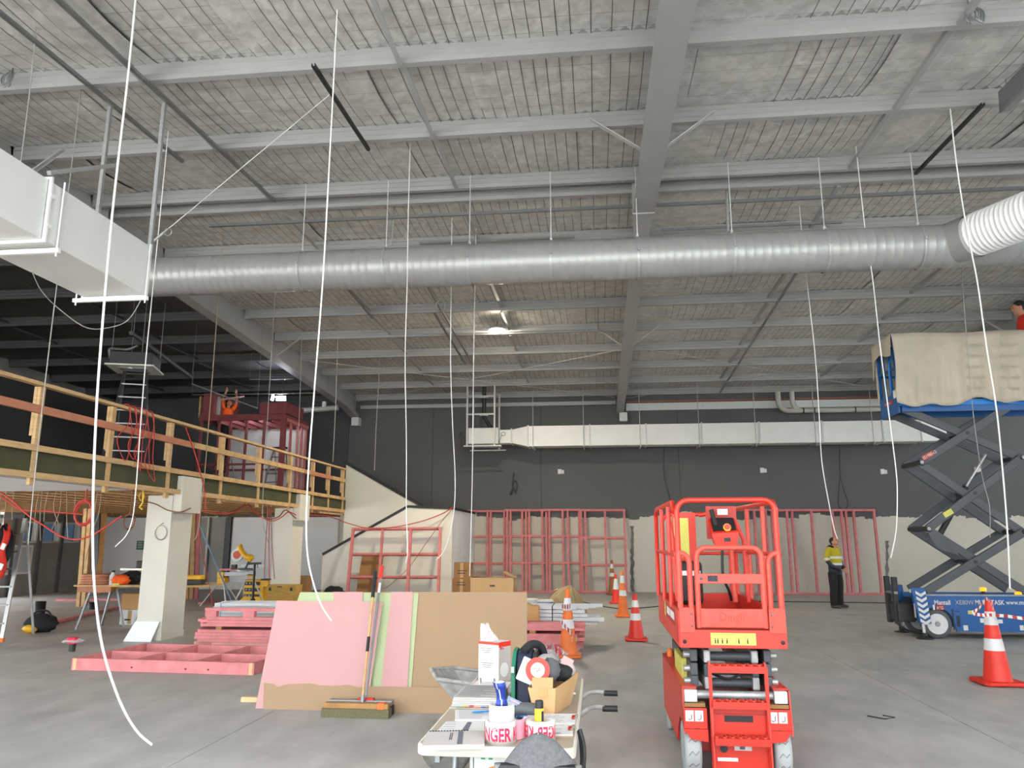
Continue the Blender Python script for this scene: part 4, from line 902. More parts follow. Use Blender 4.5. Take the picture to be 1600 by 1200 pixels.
# arm labels
def arm_label(px, py, px2, py2, m, txt=None, y=AF-.028):
    a_, b_ = PY(px, py, BY), PY(px2, py2, BY); u = (Vector((b_.x, 0, b_.z))-Vector((a_.x, 0, a_.z))); L_ = u.length; u.normalize(); v = Vector((-u.z, 0, u.x)); o_ = Vector((a_.x, y, a_.z))
    MB().add([o_, o_+u*L_, o_+u*L_+v*.09, o_+v*.09], [(0,1,2,3)]).build('arm_label', m, bl)
    if txt: lettering('arm_print', txt, .075, o_+u*.01+v*.02+Vector((0, -.001, 0)), u, v, 'white_sticker', bl, .82)
arm_label(1445, 720, 1463, 710, 'red_dark', 'ES1980-c2'); arm_label(1479, 809, 1492, 801.5, 'yellow_sticker')
# platform
PX0, PX1, PZ = 5.32, 8.0, 4.02
MB().box((PX0, BY, PZ-.10), (PX1, BB, PZ)).build('platform_deck', 'blue_bright', bl)
MB().box((PX0+.05, BY+.03, PZ-.2), (PX1, BY+.09, PZ-.10)).build('deck_beam', 'blue_paint', bl)
MB().box((PX0+.05, BB-.09, PZ-.2), (PX1, BB-.03, PZ-.10)).build('deck_beam', 'blue_paint', bl)
ek = MB().box((PX0-.02, BY, PZ-.22), (PX0+.0, BB, PZ+.14)).build('end_kick_panel', 'blue_paint', bl)
MB().box((PX0-.024, BY+.22, PZ-.02), (PX0-.021, BY+.62, PZ+.045)).build('red_label', 'red_dark', ek)
lettering('label_print', 'Mantall Mantall', .05, (PX0-.025, BY+.60, PZ-.0), (0, -1, 0), (0, 0, 1), 'white_sticker', ek, .9)
MB().box((PX0-.024, BY+.05, PZ+.06), (PX0-.021, BY+.17, PZ+.2)).build('sticker', 'white_sticker', ek)
for yy in (BY+.03, BY+.28, BY+.58, BB-.03): MB().box((PX0-.015, yy-.022, PZ+.1), (PX0+.025, yy+.022, 5.16)).build('end_rail_post', 'blue_paint', bl)
for zz in (4.62, 5.16): MB().box((PX0-.012, BY, zz-.02), (PX0+.02, BB, zz+.02)).build('end_rail', 'blue_paint', bl)
MB().tube(smooth_path([(PX0-.02, BY+.06, 4.78), (PX0-.02, BY+.2, 4.75), (PX0-.02, BY+.26, 4.65), (PX0-.02, BY+.26, 4.2)], 4), .016, 6).build('gate_hoop', 'blue_bright', bl)
for yy in (BY+.02, BB-.02):
    for xx in (6.2, 7.1, 7.9): MB().box((xx-.02, yy-.02, PZ), (xx+.02, yy+.02, 5.16)).build('rail_post', 'blue_paint', bl)
    for zz in (4.6, 5.16): MB().box((PX0, yy-.018, zz-.018), (PX1, yy+.018, zz+.018)).build('side_rail', 'blue_paint', bl)
# the canvas dust sheet thrown over the rails
cs = thing('canvas_sheet', 'dirty cream canvas sheet draped over the blue lift platform rails', 'dust sheet', (6.7, 14.4, PZ))
def front_sheet(u, v):
    x_ = PX0-.04+(PX1+.06-PX0)*u; drop = 1.29+.05*math.sin(u*7)+.04*math.sin(u*23)-.10*max(0, .12-u)*4
    if u > .25: drop -= .07*math.sin((u-.25)*9)
    f = .022*math.sin(u*46+v*2)*v+.014*math.sin(u*91+1)*v+.012*math.sin(v*9+u*5)
    return (x_+.02*math.sin(v*5+u*3), BY-.05-.06*v+f, 5.215-drop*v+.012*math.sin(u*11))
MB().grid(front_sheet, 90, 16).build('front_fall', 'canvas', cs, solid=.006)
MB().grid(lambda u, v: (PX0-.05+(PX1+.06-PX0)*u, BY-.05+(BB+.1-BY)*v, 5.215+.012*math.sin(u*11)-.03*math.sin(math.pi*v)*(1+.4*math.sin(u*17))), 60, 8).build('top_fall', 'canvas', cs, solid=.006)
MB().grid(lambda u, v: (PX0-.055-.03*v+.012*math.sin(u*21)*v, BY-.05+(BB+.12-BY)*u, 5.215-(.32+.05*math.sin(u*8)+.35*max(0, u-.82)*5+.06*max(0, .2-u)*5)*v), 24, 8).build('end_fall', 'canvas', cs, solid=.006)
MB().grid(lambda u, v: (PX0-.03+(PX1+.06-PX0)*u, BB+.05+.02*math.sin(u*40)*v, 5.215-1.1*v), 30, 6).build('rear_fall', 'canvas', cs, solid=.006)
mat('canvas_print', 'a89c88', .95, 0, .05, 20)
for cpx, rows in ((1507, 6), (1562, 6)):
    for k in range(rows):
        p_ = PY(cpx+k*.8, 524+k*17, BY-.16); lettering('faded_print', 'Bronsaic', .095, (p_.x, BY-.165, p_.z), (1, 0, 0), (0, 0, 1), 'canvas_print', cs, .95)

# ================================================================ LEANING PLASTERBOARD AND BROOMS
LN = Vector((0, .33, .944)); LNN = Vector((0, -.944, .33))
def onp(px, py, Y0=7.6, off=0.): 
    d = ray(px, py); o_ = Vector((0, Y0, 0)); t = LNN.dot(o_-_c)/LNN.dot(d); p_ = _c+d*t; return p_+LNN*off
def board(name, label, px, off, m, t=.012, parts=()):
    """sheet outlined on the leaning plane; off is its height above the rearmost sheet"""
    P = [onp(a, b) for a, b in px]; B = MB(); n = len(P)
    B.add([p_+LNN*(off+t) for p_ in P]+[p_+LNN*off for p_ in P], [tuple(range(n-1, -1, -1)), tuple(range(n, 2*n))]+[(i, (i+1) % n, (i+1) % n+n, i+n) for i in range(n)])
    B.mi = [0, 1]+[1]*n
    o_ = B.build(name, [m, 'board_core']); return tag(o_, label, 'plasterboard', 'plasterboard sheets leaning together')
board('plasterboard_sheet', 'large tan paper-faced plasterboard sheet, right half showing bare', [(403, 1108), (822, 1119), (822, 922), (467, 922)], -.115, 'board_brown', .042)
board('plasterboard_sheet', 'pale green plasterboard sheet behind the pink ones', [(640, 1078), (652, 924), (466, 923), (403, 1106)], -.07, 'board_green')
board('plasterboard_strip', 'pink plasterboard strip standing right of the broom handles', [(593, 1074), (635, 1074), (644, 923), (610, 923)], -.055, 'board_pink')
board('plasterboard_offcut', 'small pink plasterboard offcut showing above the big pink sheet', [(516, 1060), (561, 1060), (565, 923), (519, 923)], -.055, 'board_pink')
board('plasterboard_sheet', 'big pink plasterboard sheet at the front with torn bottom edge', [(398, 1107), (572, 1110), (597, 940), (432, 938)], -.025, 'board_pink')
tear = [(411, 1109), (705, 1117), (740, 1118), (741, 1076), (705, 1075), (660, 1074), (600, 1073), (560, 1074), (545, 1070), (520, 1072), (500, 1071), (486, 1068), (455, 1069), (445, 1070), (435, 1074), (428, 1069), (413, 1067)]
board('plasterboard_strip', 'long low tan plasterboard strip with ragged top edge along the floor', tear, -.006, 'board_brown')
for xx in (-3.0, -1.1):   # props holding the sheets up from behind
    o = MB().beam((xx, 8.75, .02), (xx, 8.13, .95), .045, .09).build('timber_prop', 'pink_timber'); tag(o, 'pink timber prop behind the leaning plasterboard, %s' % ('end nearest the mezzanine' if xx < -2 else 'end nearest the table'), 'timber')
p_ = G(388, 1097); o = MB().box((p_.x-.08, p_.y, 0), (p_.x+.22, p_.y+.05, .045)).build('timber_offcut', 'end_grain'); tag(o, 'short pale timber offcut on the floor under the plasterboard edge', 'timber')

def broom(label, bx, handle_top, grip, hm, hx):
    t_ = thing('push_broom', label, 'broom', (bx, 7.43, 0))
    return t_
# broom one: black grip
b1 = thing('push_broom', 'wide push broom with black grip leaning on the pink sheet', 'broom', (-2.42, 7.42, 0))
hl, hr = PY(507, 1110, 7.36), PY(608, 1110, 7.36)
MB().box((hl.x, 7.32, .075), (hr.x, 7.40, .125)).build('head', 'timber_dark', b1, bevel=.01)
MB().grid(lambda u, v: (hl.x+(hr.x-hl.x)*u+.01*math.sin(u*40), 7.36+.055*math.cos(v*math.pi), .0+.08*v*(1-v)*0+ (.075*v if v < .5 else .075*(1-v))*2*.5), 30, 6).box((hl.x-.01, 7.30, .0), (hr.x+.01, 7.42, .078)).build('bristles', 'bristle', b1)
hb, ht = Vector((PY(566, 1098, 7.40).x, 7.40, .12)), onp(588, 894, 7.6, .04)
MB().tube([hb, ht], .013, 10).build('handle', 'timber_raw', b1)
d_ = (ht-hb); MB().tube([hb+d_*.78, hb+d_*.85, hb+d_*.97, ht], .019, 10).build('grip', 'black', b1)
MB().tube([hb+d_*.36, hb+d_*.47], .016, 10).build('sleeve', 'black', b1)
MB().tube([hb-Vector((0, 0, .01)), hb+d_*.05], .020, 10).build('socket', 'alu_dark', b1)
MB().box((hr.x-.10, 7.315, .06), (hr.x-.04, 7.405, .13)).build('head_clamp', 'cone_orange', b1)
b2 = thing('push_broom', 'wide black push broom with orange handle tip standing behind the other', 'broom', (-2.3, 7.5, 0))
hl, hr = PY(515, 1100, 7.48), PY(614, 1100, 7.48)
MB().box((hl.x, 7.44, .085), (hr.x, 7.52, .13)).build('head', 'alu_dark', b2, bevel=.008)
MB().box((hl.x, 7.435, .0), (hr.x, 7.525, .085)).build('bristles', 'black_cloth', b2)
hb, ht = Vector((PY(571, 1098, 7.5).x, 7.5, .13)), onp(599, 887, 7.66, .05)
MB().tube([hb, ht], .0115, 10).build('handle', 'alu_dark', b2)
d_ = ht-hb; MB().tube([hb+d_*.90, ht], .019, 10).build('grip', 'cone_red', b2)
MB().tube([hb+d_*.78, hb+d_*.86], .014, 10).build('sleeve', 'white_sticker', b2)
MB().box((hb.x-.06, 7.45, .125), (hb.x+.09, 7.50, .145)).build('head_plate', 'cone_red', b2)

# ================================================================ TIMBER AND STEEL STACKS
fr = thing('timber_floor_frame', 'pink timber frame lying flat on the floor', 'timber frame', (-5.4, 10.0, 0))
fa, fb_ = Vector((-6.62, 9.55, 0)), Vector((-4.20, 9.42, 0)); dv = (fb_-fa); dv.normalize(); nv = Vector((-dv.y, dv.x, 0)); W_, D_ = (fb_-fa).length, 1.42
def fp_(a, b): return fa+dv*a+nv*b
def bar(p_, q_, par, m='pink_timber', w_=.045, h=.14, z=.0, name='stud'): p_, q_ = Vector(p_), Vector(q_); return MB().beam(p_+Vector((0,0,z+h/2)), q_+Vector((0,0,z+h/2)), w_, h).build(name, m, par)
for bq in (0, .66, D_): 
    s_ = bar(fp_(.046, bq), fp_(W_-.046, bq), fr)
for aq in (0, .82, 1.62, W_): bar(fp_(aq, -.022), fp_(aq, D_+.022), fr, name='end_plate' if aq in (0, W_) else 'nogging', h=.14 if aq in (0, W_) else .138)
for aq in (.022, W_-.022): MB().cbox(fp_(aq, -.0235)+Vector((0, 0, .07)), (.044, .003, .138), (0, 0, math.atan2(dv.y, dv.x))).build('end_face', 'end_grain', fr)
for aq in (.82, 1.55, 1.85): MB().cbox(fp_(aq, -.0235)+Vector((0, 0, .05)), (.03, .003, .022), (0, 0, .2)).build('knot', 'knot', fr)

SX0, SX1, SY = -6.28, -.34, 11.75
TG = 'pink timbers in the long stack'
rnd = random.Random(3); lay = [(.02, 0), (.067, 0), (.114, 0), (.161, 0), (.208, 0), (.30, 1), (.347, 1)]
for k, (z_, up_) in enumerate(lay):
    for r_i in range(5):
        j0, j1 = rnd.uniform(-.05, .12), rnd.uniform(-.10, .12)
        if z_ == .02 and r_i < 1: j0 = .35
        if up_ and r_i == 0: j0 = .15 if z_ < .32 else .25
        m_ = 'pink_pale' if (k == 0) else 'pink_timber'
        o = MB().box((SX0+j0, SY+r_i*.096, z_), (SX1+j1, SY+r_i*.096+.092, z_+.045)).build('timber_length', m_)
        tag(o, 'pink framing timber behind the plasterboard, %s layer up, %s row back' % (ORD[k], ORD[r_i]), 'timber', TG)
for xx in (SX0+.4, -3.3, SX1-.7): 
    for z_ in (0.0, .255): o = MB().box((xx, SY+.0, z_), (xx+.09, SY+.48, z_+(.019 if z_ == 0 else .043))).build('bearer', 'timber_dark'); tag(o, 'timber bearer %s the pink timber stack, %s' % ('under' if z_ == 0 else 'halfway up', {SX0+.4: 'column end', -3.3: 'middle', SX1-.7: 'cone end'}[xx]), 'timber', 'bearers in the pink timber stack')
lf = thing('ladder_frame', 'pink timber ladder frame lying on top of the timber stack', 'timber frame', (-5, SY, .395))
MB().box((SX0+.23, SY, .395), (-3.2, SY+.09, .44)).build('rail', 'pink_timber', lf); MB().box((SX0+.2, SY, .53), (-3.2, SY+.09, .575)).build('rail', 'pink_timber', lf)
for xx in (SX0+.21, SX0+.82, SX0+1.5, SX0+2.2): MB().box((xx, SY+.001, .441), (xx+.18, SY+.089, .529)).build('block', 'pink_timber', lf)
# steel studs in two strapped bundles on the far side of the timber
SG = 'steel studs in the strapped bundle'
for row in range(5):
    for c_i in range(6):
        j0, j1 = rnd.uniform(-.06, .06), rnd.uniform(-.15, .30) if row in (0, 1, 4) else rnd.uniform(-.12, .05)
        z_ = .33+row*.056; y_ = 12.32+c_i*.094
        b = MB().prism([(0, 0), (.09, 0), (.09, .047), (.086, .047), (.086, .004), (.004, .004), (.004, .047), (0, .047)], (SX0+.05+j0, y_, z_), (0, 1, 0), (0, 0, 1), SX1+.05+j1-SX0-j0)
        tag(b.build('metal_stud', 'galv_white'), 'galvanised steel stud in the strapped bundle, %s layer up, %s row back' % (ORD[row], ORD[c_i]), 'stud', SG)
for xx in (SX0+.6, -3.2, SX1-.35):
    o = MB().box((xx, 12.25, 0), (xx+.09, 12.95, .328)).build('stack_bearer', 'timber_dark'); tag(o, 'timber block carrying the steel stud bundle, %s' % {SX0+.6: 'mezzanine end', -3.2: 'middle', SX1-.35: 'end nearest the cones'}[xx], 'timber')
for xx, lb in ((PY(343, 965, 12.3).x, 'blue strap around the steel studs near the column'), (PY(863, 965, 12.3).x, 'dark blue strap around the steel studs by the orange cone')):
    o = MB().box((xx-.008, 12.312, .325), (xx+.008, 12.317, .60)).box((xx-.008, 12.312, .598), (xx+.008, 12.89, .602)).build('strap', 'cable_blue' if 'column' in lb else 'navy'); tag(o, lb, 'strap')
p_ = PY(898, 999, SY-.01); o = MB().box((p_.x-.02, SY-.02, p_.z-.03), (p_.x+.03, SY-.012, p_.z+.03)).build('stack_tag', 'yellow_sticker'); tag(o, 'small yellow tag on the end of the pink timber stack', 'tag')
# things on and behind the stacks
def carton(name, label, x0_, x1_, y0_, y1_, z0_, z1_, m, flaps=False, seam=True, prints=()):
    t_ = thing(name, label, 'box', ((x0_+x1_)/2, (y0_+y1_)/2, z0_))
    if flaps:
        w_ = .006; MB().box((x0_, y0_, z0_), (x1_, y1_, z0_+.006)).box((x0_, y0_, z0_), (x1_, y0_+w_, z1_)).box((x0_, y1_-w_, z0_), (x1_, y1_, z1_)).box((x0_, y0_, z0_), (x0_+w_, y1_, z1_)).box((x1_-w_, y0_, z0_), (x1_, y1_, z1_)).build('body', m, t_)
        L_ = (x1_-x0_)*.36
        MB().add([(x0_, y0_, z1_), (x0_, y1_, z1_), (x0_+L_*.85, y1_, z1_+L_*.32), (x0_+L_*.85, y0_, z1_+L_*.32)], [(0,1,2,3)]).build('flap', m, t_, solid=.005)
        MB().add([(x1_, y0_, z1_), (x1_, y1_, z1_), (x1_-L_*.75, y1_, z1_+L_*.34), (x1_-L_*.75, y0_, z1_+L_*.34)], [(3,2,1,0)]).build('flap', m, t_, solid=.005)
    else: MB().box((x0_, y0_, z0_), (x1_, y1_, z1_)).build('body', m, t_, bevel=.006)
    if seam: MB().box(((x0_+x1_)/2-.05, y0_-.002, z0_+.02), ((x0_+x1_)/2+.03, y0_-.0005, z1_-.12 if flaps else z1_-.01)).build('tape', 'cardboard_light', t_)
    for (a, b, c, d) in prints: MB().box((x0_+a, y0_-.003, z0_+c), (x0_+b, y0_-.001, z0_+d)).build('print', 'ink_dark', t_)
    return t_
q0, q1 = PY(737, 905, 12.6), PY(805, 905, 12.6)
carton('cardboard_box', 'wide open cardboard box resting on the steel studs', q0.x, q1.x, 12.42, 12.86, .592, PY(770, 903, 12.4).z, 'cardboard_light', True, True, ((.32, .40, .29, .315),))
bx = PY(708, 900, 19.6).x
carton('cardboard_box', 'brown cardboard box, lower of the two stacked beside the stair', bx+.0, bx+.48, 19.5, 19.95, 0, .66, 'cardboard_dark', prints=((.12, .34, .50, .52), (.12, .30, .56, .58)))
carton('cardboard_box', 'brown cardboard box, upper of the two stacked beside the stair', bx+.03, bx+.45, 19.52, 19.93, .661, 1.05, 'cardboard_dark', prints=((.1, .3, .12, .14), (.1, .34, .18, .2)))
q = PY(829, 955, 12.25)
o = MB().grid(lambda u, v: (q.x-.10+.24*u, 12.24-.05*math.sin(v*3), q.z+.14-.30*v-.06*u+.01*math.sin(u*9)), 8, 8).build('paper_flap', 'cardboard', solid=.006); tag(o, 'torn brown cardboard flap sticking out beside the plasterboard edge', 'cardboard')
def pail(label, px, Y, h, r, col, band):
    p_ = PY(px, 940, Y); t_ = thing('paint_pail', label, 'pail', (p_.x, Y, 0))
    MB().lathe([(r*.88, 0), (r, h-.02)], (p_.x, Y, 0), 20).build('body', col, t_); MB().lathe([(r*1.05, h-.03), (r*1.07, h), (r*.96, h+.012)], (p_.x, Y, 0), 20).build('lid', 'white_sticker', t_)
    MB().lathe([(r*.935, h*.3), (r*.985, h*.72)], (p_.x, Y, 0), 20, cap=False).build('label_band', band, t_)
    MB().tube([(p_.x+r*1.05*math.cos(a), Y-r*.2-r*.9*math.sin(a), h*.8-.1*math.sin(a)) for a in (R(20*i) for i in range(10))], .005, 5).build('bail', 'alu_dark', t_)
pail('white and purple paint pail half hidden behind the plasterboard edge', 829, 16.9, .37, .16, 'white_sticker', 'navy')
pail('blue labelled paint pail with white lid beside the dust sheet heap', 852, 16.6, .37, .165, 'blue_paint', 'navy')
def heap(u, v):
    a = 2*math.pi*u; c_ = PY(880, 955, 17.2); rr = (.42*(1-v)**.8+.07*math.sin(3*a+1)*(1-v)+.05*math.sin(7*a+v*3)*(1-v))
    return (c_.x+rr*math.cos(a)+.17*v, c_.y+rr*.6*math.sin(a), .64*v**.6*(1-.22*math.cos(a-.4)*(1-v))+.10*math.sin(5*a)*v*(1-v)*2)
o = MB().grid(heap, 40, 10).build('dust_sheet_heap', 'canvas_tan'); tag(o, 'bunched tan dust sheet heaped behind the orange cone', 'dust sheet')
carton('cardboard_box', 'opened tan carton half under the dust sheet heap', PY(842, 930, 16.95).x+.28, PY(862, 930, 16.95).x+.30, 17.55, 17.9, 0, .5, 'cardboard_light', True, False)
def crumple(u, v):
    a = 2*math.pi*u; c_ = G(862, 1027); rr = .24*math.sin(math.pi*min(1, .06+v*.94)*.5+math.pi/2)+.05*math.sin(9*a+v*7)*(1-v)
    return (c_.x+rr*1.2*math.cos(a), c_.y+rr*.7*math.sin(a), .19*v+.05*math.sin(11*a+v*9)*v*(1-v)*3)
b = MB().grid(crumple, 48, 12, False); b.mi = [(1 if (i*7+i//5) % 5 < 2 else 0) for i in range(len(b.f))]
o = b.build('crumpled_tape', ['plastic_wrap', 'plastic_red']); tag(o, 'crumpled heap of red and white barrier tape beside the orange cone', 'barrier tape')
M['plastic_wrap'].node_tree.nodes['Principled BSDF'].inputs['Alpha'].default_value = .8
b = MB().grid(lambda u, v: (lambda a, c_: (c_.x+(.16*(1-v*.75)+.03*math.sin(5*a+v*8))*math.cos(a), c_.y+.1*(1-v*.7)*math.sin(a), .0+.20*v))(2*math.pi*u, G(893, 1034)-Vector((.3, .35, 0))), 30, 8, False).build('clear_film_heap', 'plastic_wrap'); tag(b, 'crumpled clear plastic film on the floor before the orange cone', 'plastic film')

# ================================================================ STUD FRAMES LEANING ON THE WALLS
def stud_frame(label, bars, Yt, Yb, zref_top, m='pink_timber_dim', d=.09, w_=.066, cat='stud frame'):
    """bars: pixel segments on the leaning plane through (Yb at the floor, Yt at height zref_top)"""
    ln = Vector((0, Yt-Yb, zref_top)).normalized(); nn = Vector((0, -ln.z, ln.y)); o_ = Vector((0, Yb, 0))
    def hit(px, py): dd = ray(px, py); return _c+dd*(nn.dot(o_-_c)/nn.dot(dd))
    c_ = hit(*bars[0][0]); t_ = thing('stud_frame', label, cat, (c_.x, Yb, 0), group='pink stud frames leaning on walls')
    for k, seg in enumerate(bars):
        p_, q_ = hit(*seg[0]), hit(*seg[1]); ww = seg[2] if len(seg) > 2 else w_
        p_.z = max(p_.z, .03); q_.z = max(q_.z, .03)
        vert = abs(p_.z-q_.z) > abs(p_.x-q_.x)
        off = nn*(.0004*k)
        MB().beam(p_+off, q_+off, ww if vert else d, d if vert else ww, nn if vert else ln).build('stud' if vert else 'plate', m, t_)
    return t_
H_ = lambda x0_, x1_, y, y2=None: ((x0_, y), (x1_, y if y2 is None else y2))
def V_(x, y0_=797, y1_=926, w_=None):
    x2 = x+(x-790)*(y1_-y0_)/5700; return ((x, y0_), (x2, y1_)) if w_ is None else ((x, y0_), (x2, y1_), w_)
stud_frame('pink stud frame leaning at the back wall, right beside the stair landing', [H_(730, 797, 799), H_(728, 797, 927), V_(732), V_(737, 799), V_(762), V_(767, 799), V_(788), H_(736, 795, 838.5), H_(736, 795, 880.5)], 25.2, 24.78, 2.6)
stud_frame('pink stud frame with doubled studs, second from the stair landing', [H_(789, 855, 797.5), H_(789, 856, 927), V_(793), V_(798, 798), V_(816), V_(822), V_(827), V_(847), H_(792, 852, 838), H_(792, 852, 880)], 25.08, 24.62, 2.6)
stud_frame('pink stud frame at the back wall, behind the dust sheet heap', [H_(851, 906, 797), H_(852, 908, 927.5), V_(853.5), V_(858), V_(879), V_(887), V_(904.5), H_(856, 905, 838.5), H_(857, 906, 880)], 25.2, 24.78, 2.6)
stud_frame('wide pink stud frame at the back wall, behind the row of cones', [H_(906, 977, 797.5), H_(909, 982, 928), V_(907.5), V_(914), V_(945), V_(975), H_(908, 978, 840.5), H_(909, 980, 883)], 25.08, 24.62, 2.6)
stud_frame('tall pink stud frame behind the worker in the yellow jacket', [H_(1200, 1367, 797.5), H_(1215, 1383, 929.5), V_(1229, 797, 928), V_(1237, 797, 928), V_(1267, 797, 928), V_(1300, 797, 928), V_(1314, 797, 928), V_(1321, 797, 928), V_(1333, 797, 928), V_(1365, 797, 928), V_(1205, 797, 928)], 25.2, 24.7, 2.6)
stud_frame('pink stud frame seen through the red lift rails', [H_(1130, 1199, 797), H_(1140, 1214, 929), V_(1136, 797, 928), V_(1168, 797, 928), V_(1178, 797, 928), V_(1196, 797, 928)], 25.08, 24.6, 2.6)
for (tx, lbl) in ():
    pass
stud_frame('short pink stud frame leaning on the white stair wall', [((550, 827), (689, 826)), ((543, 1000), (690, 1000)), ((552, 827), (539, 1000), .07), ((598, 827), (588, 1000)), ((642, 827), (634, 1000), .07), ((688, 827), (683, 1000), .07), H_(548, 686, 866.5), H_(545, 685, 902)], 21.25, 20.35, 2.2, d=.095, w_=.055)
a_, b_ = PY(563, 868, 20.9), PY(597, 868, 20.9)
o = MB().add([(a_.x, 20.55, 0), (b_.x, 20.55, 0), (b_.x, 21.05, a_.z), (a_.x, 21.05, a_.z), (a_.x, 20.57, 0), (b_.x, 20.57, 0), (b_.x, 21.07, a_.z), (a_.x, 21.07, a_.z)], [(0,1,2,3),(7,6,5,4),(0,4,5,1),(1,5,6,2),(2,6,7,3),(3,7,4,0)]).build('fibreboard_sheet', 'cardboard_dark'); tag(o, 'narrow brown fibreboard sheet leaning inside the stair-side stud frame', 'board')

# ================================================================ TRAFFIC CONES
def cone(label, gx, gy, h, br, m, bands, base_m=None, base=.38, rz=0., Yfix=None):
    g_ = G(gx, gy); t_ = thing('traffic_cone', label, 'traffic cone', g_, rz, 'traffic cones'); x_, y_ = g_.x, g_.y; z0_ = .045; rt = br*.24
    rad = lambda z: br+(rt-br)*(z-z0_)/(h-z0_)
    MB().lathe([(br*1.10, z0_-.01), (br, z0_+.02), (rad(h-.02), h-.02), (rt*.8, h), (rt*.55, h)], (x_, y_, 0), 24).build('body', m, t_)
    s_ = base/2; q = s_*.78
    MB().prism([(-s_, -q), (-q, -s_), (q, -s_), (s_, -q), (s_, q), (q, s_), (-q, s_), (-s_, q)], (x_, y_, .012), (1, 0, 0), (0, 1, 0), .035).build('base', base_m or m, t_, bevel=.006)
    for sx, sy in ((-1, -1), (1, -1), (-1, 1), (1, 1)): MB().cbox((x_+sx*s_*.7, y_+sy*s_*.7, .006), (.05, .05, .013)).build('foot', base_m or m, t_)
    for a, b in bands: MB().lathe([(rad(h*a)+.003, h*a), (rad(h*b)+.003, h*b)], (x_, y_, 0), 24, cap=False).build('reflective_band', 'reflective', t_)
    return t_
cone('large bright red traffic cone on the right, tied with barrier tape', 1560, 1069, .925, .145, 'cone_red', ((.40, .54), (.70, .86)), base=.46)
cone('red traffic cone with two bands nearest the red lift', 994, 1001, .735, .125, 'cone_red', ((.44, .585), (.72, .865)), base=.36)
cone('orange traffic cone with scuffed bands behind the banded red one', 974, 964, .95, .115, 'cone_orange', ((.46, .58), (.74, .90)), base=.36)
cone('red traffic cone with single wide band', 963, 943, .74, .115, 'cone_red', ((.48, .84),), base=.36)
cone('dull brown traffic cone standing at the pink frames', 957, 929, 1.02, .12, 'cone_old', ((.52, .62), (.75, .88)), base=.38)
cone('tall orange traffic cone beside the timber stack with tape wound round', 888, 1027, .93, .125, 'cone_orange', ((.42, .55), (.68, .86)), base=.36)
# tape on the cones
def tape_strip(pts, w_, label, seed=1):
    P = smooth_path(pts, 8); b = MB(); n = len(P)
    vs = []
    for i, p_ in enumerate(P):
        tw = .5*math.sin(i*.35+seed); vs += [p_+Vector((0, .3*w_*tw, w_/2)), p_-Vector((0, .3*w_*tw, w_/2))]
    for i in range(n-1): b.cur = 1 if (i//2) % 2 else 0; b.add([vs[2*i], vs[2*i+1], vs[2*i+3], vs[2*i+2]], [(0,1,2,3)], True)
    o_ = b.build('barrier_tape', ['white_sticker', 'red_dark']); tag(o_, label, 'barrier tape'); return o_
tape_strip([PY(1519, 957, 9.48), PY(1530, 950, 9.46), PY(1541, 936, 9.55), PY(1548, 942, 9.45), PY(1553, 956, 9.47), PY(1556, 969, 9.5)], .035, 'red and white tape looped over the tip of the right hand cone', 2)
tape_strip([PY(1521, 959, 9.46), PY(1535, 961, 9.42), PY(1550, 961, 9.42), PY(1575, 963, 9.5), PY(1605, 967, 9.6), PY(1640, 968, 9.8)], .035, 'red and white barrier tape stretched from the cone off to the right', 4)
tape_strip([PY(876, 969, 11.13), PY(884, 980, 11.07), PY(894, 992, 11.08), PY(893, 1002, 11.07)], .06, 'barrier tape trailing down the orange cone by the stack', 1)
tape_strip([PY(877, 947, 11.18), PY(884, 948, 11.10), PY(891, 947, 11.18)], .06, 'barrier tape wound around the neck of the orange cone by the stack', 3)

# ================================================================ FOLDING TABLE AND WHAT LIES ON IT
TZ = .74
tb = thing('folding_table', 'cream plastic folding table in the foreground', 'table', (-.46, 4.35, 0))
tx0, tx1, ty0, ty1 = -.80, -.115, 3.47, 5.22
def rrect(x0_, x1_, y0_, y1_, r, n=5):
    out = []
    for cx_, cy_, a0 in ((x1_-r, y0_+r, -90), (x1_-r, y1_-r, 0), (x0_+r, y1_-r, 90), (x0_+r, y0_+r, 180)):
        out += [(cx_+r*math.cos(R(a0+90*i/n)), cy_+r*math.sin(R(a0+90*i/n))) for i in range(n+1)]
    return out
MB().prism(rrect(tx0, tx1, ty0, ty1, .05), (0, 0, TZ-.045), (1, 0, 0), (0, 1, 0), .045).build('table_top', 'table_plastic', tb, bevel=.008)
MB().prism(rrect(tx0+.012, tx1-.012, ty0+.012, ty1-.012, .04), (0, 0, TZ-.001), (1, 0, 0), (0, 1, 0), .0014).build('table_surface', 'table_taupe', tb)
MB().box((tx0+.03, 4.395, TZ+.0002), (tx1-.03, 4.399, TZ+.0012)).build('fold_seam', 'cement_grey', tb)
for yy, s in ((ty0+.28, 1), (ty1-.28, -1)):
    for xx in (tx0+.13, tx1-.13): MB().tube([(xx, yy, TZ-.05), (xx-.02, yy-.10*s, .02)], .014, 8).build('leg', 'alu_dark', tb)
    MB().tube([(tx0+.11, yy-.09*s, .12), (tx1-.15, yy-.09*s, .12)], .011, 8).build('leg_brace', 'alu_dark', tb)
MB().box((tx0+.08, ty0+.03, TZ-.075), (tx0+.10, ty1-.03, TZ-.046)).build('frame_rail', 'alu_dark', tb)
MB().box((tx1-.10, ty0+.03, TZ-.075), (tx1-.08, ty1-.03, TZ-.046)).build('frame_rail', 'alu_dark', tb)
def T(px, py, dz=0.): return G(px, py, TZ+dz)
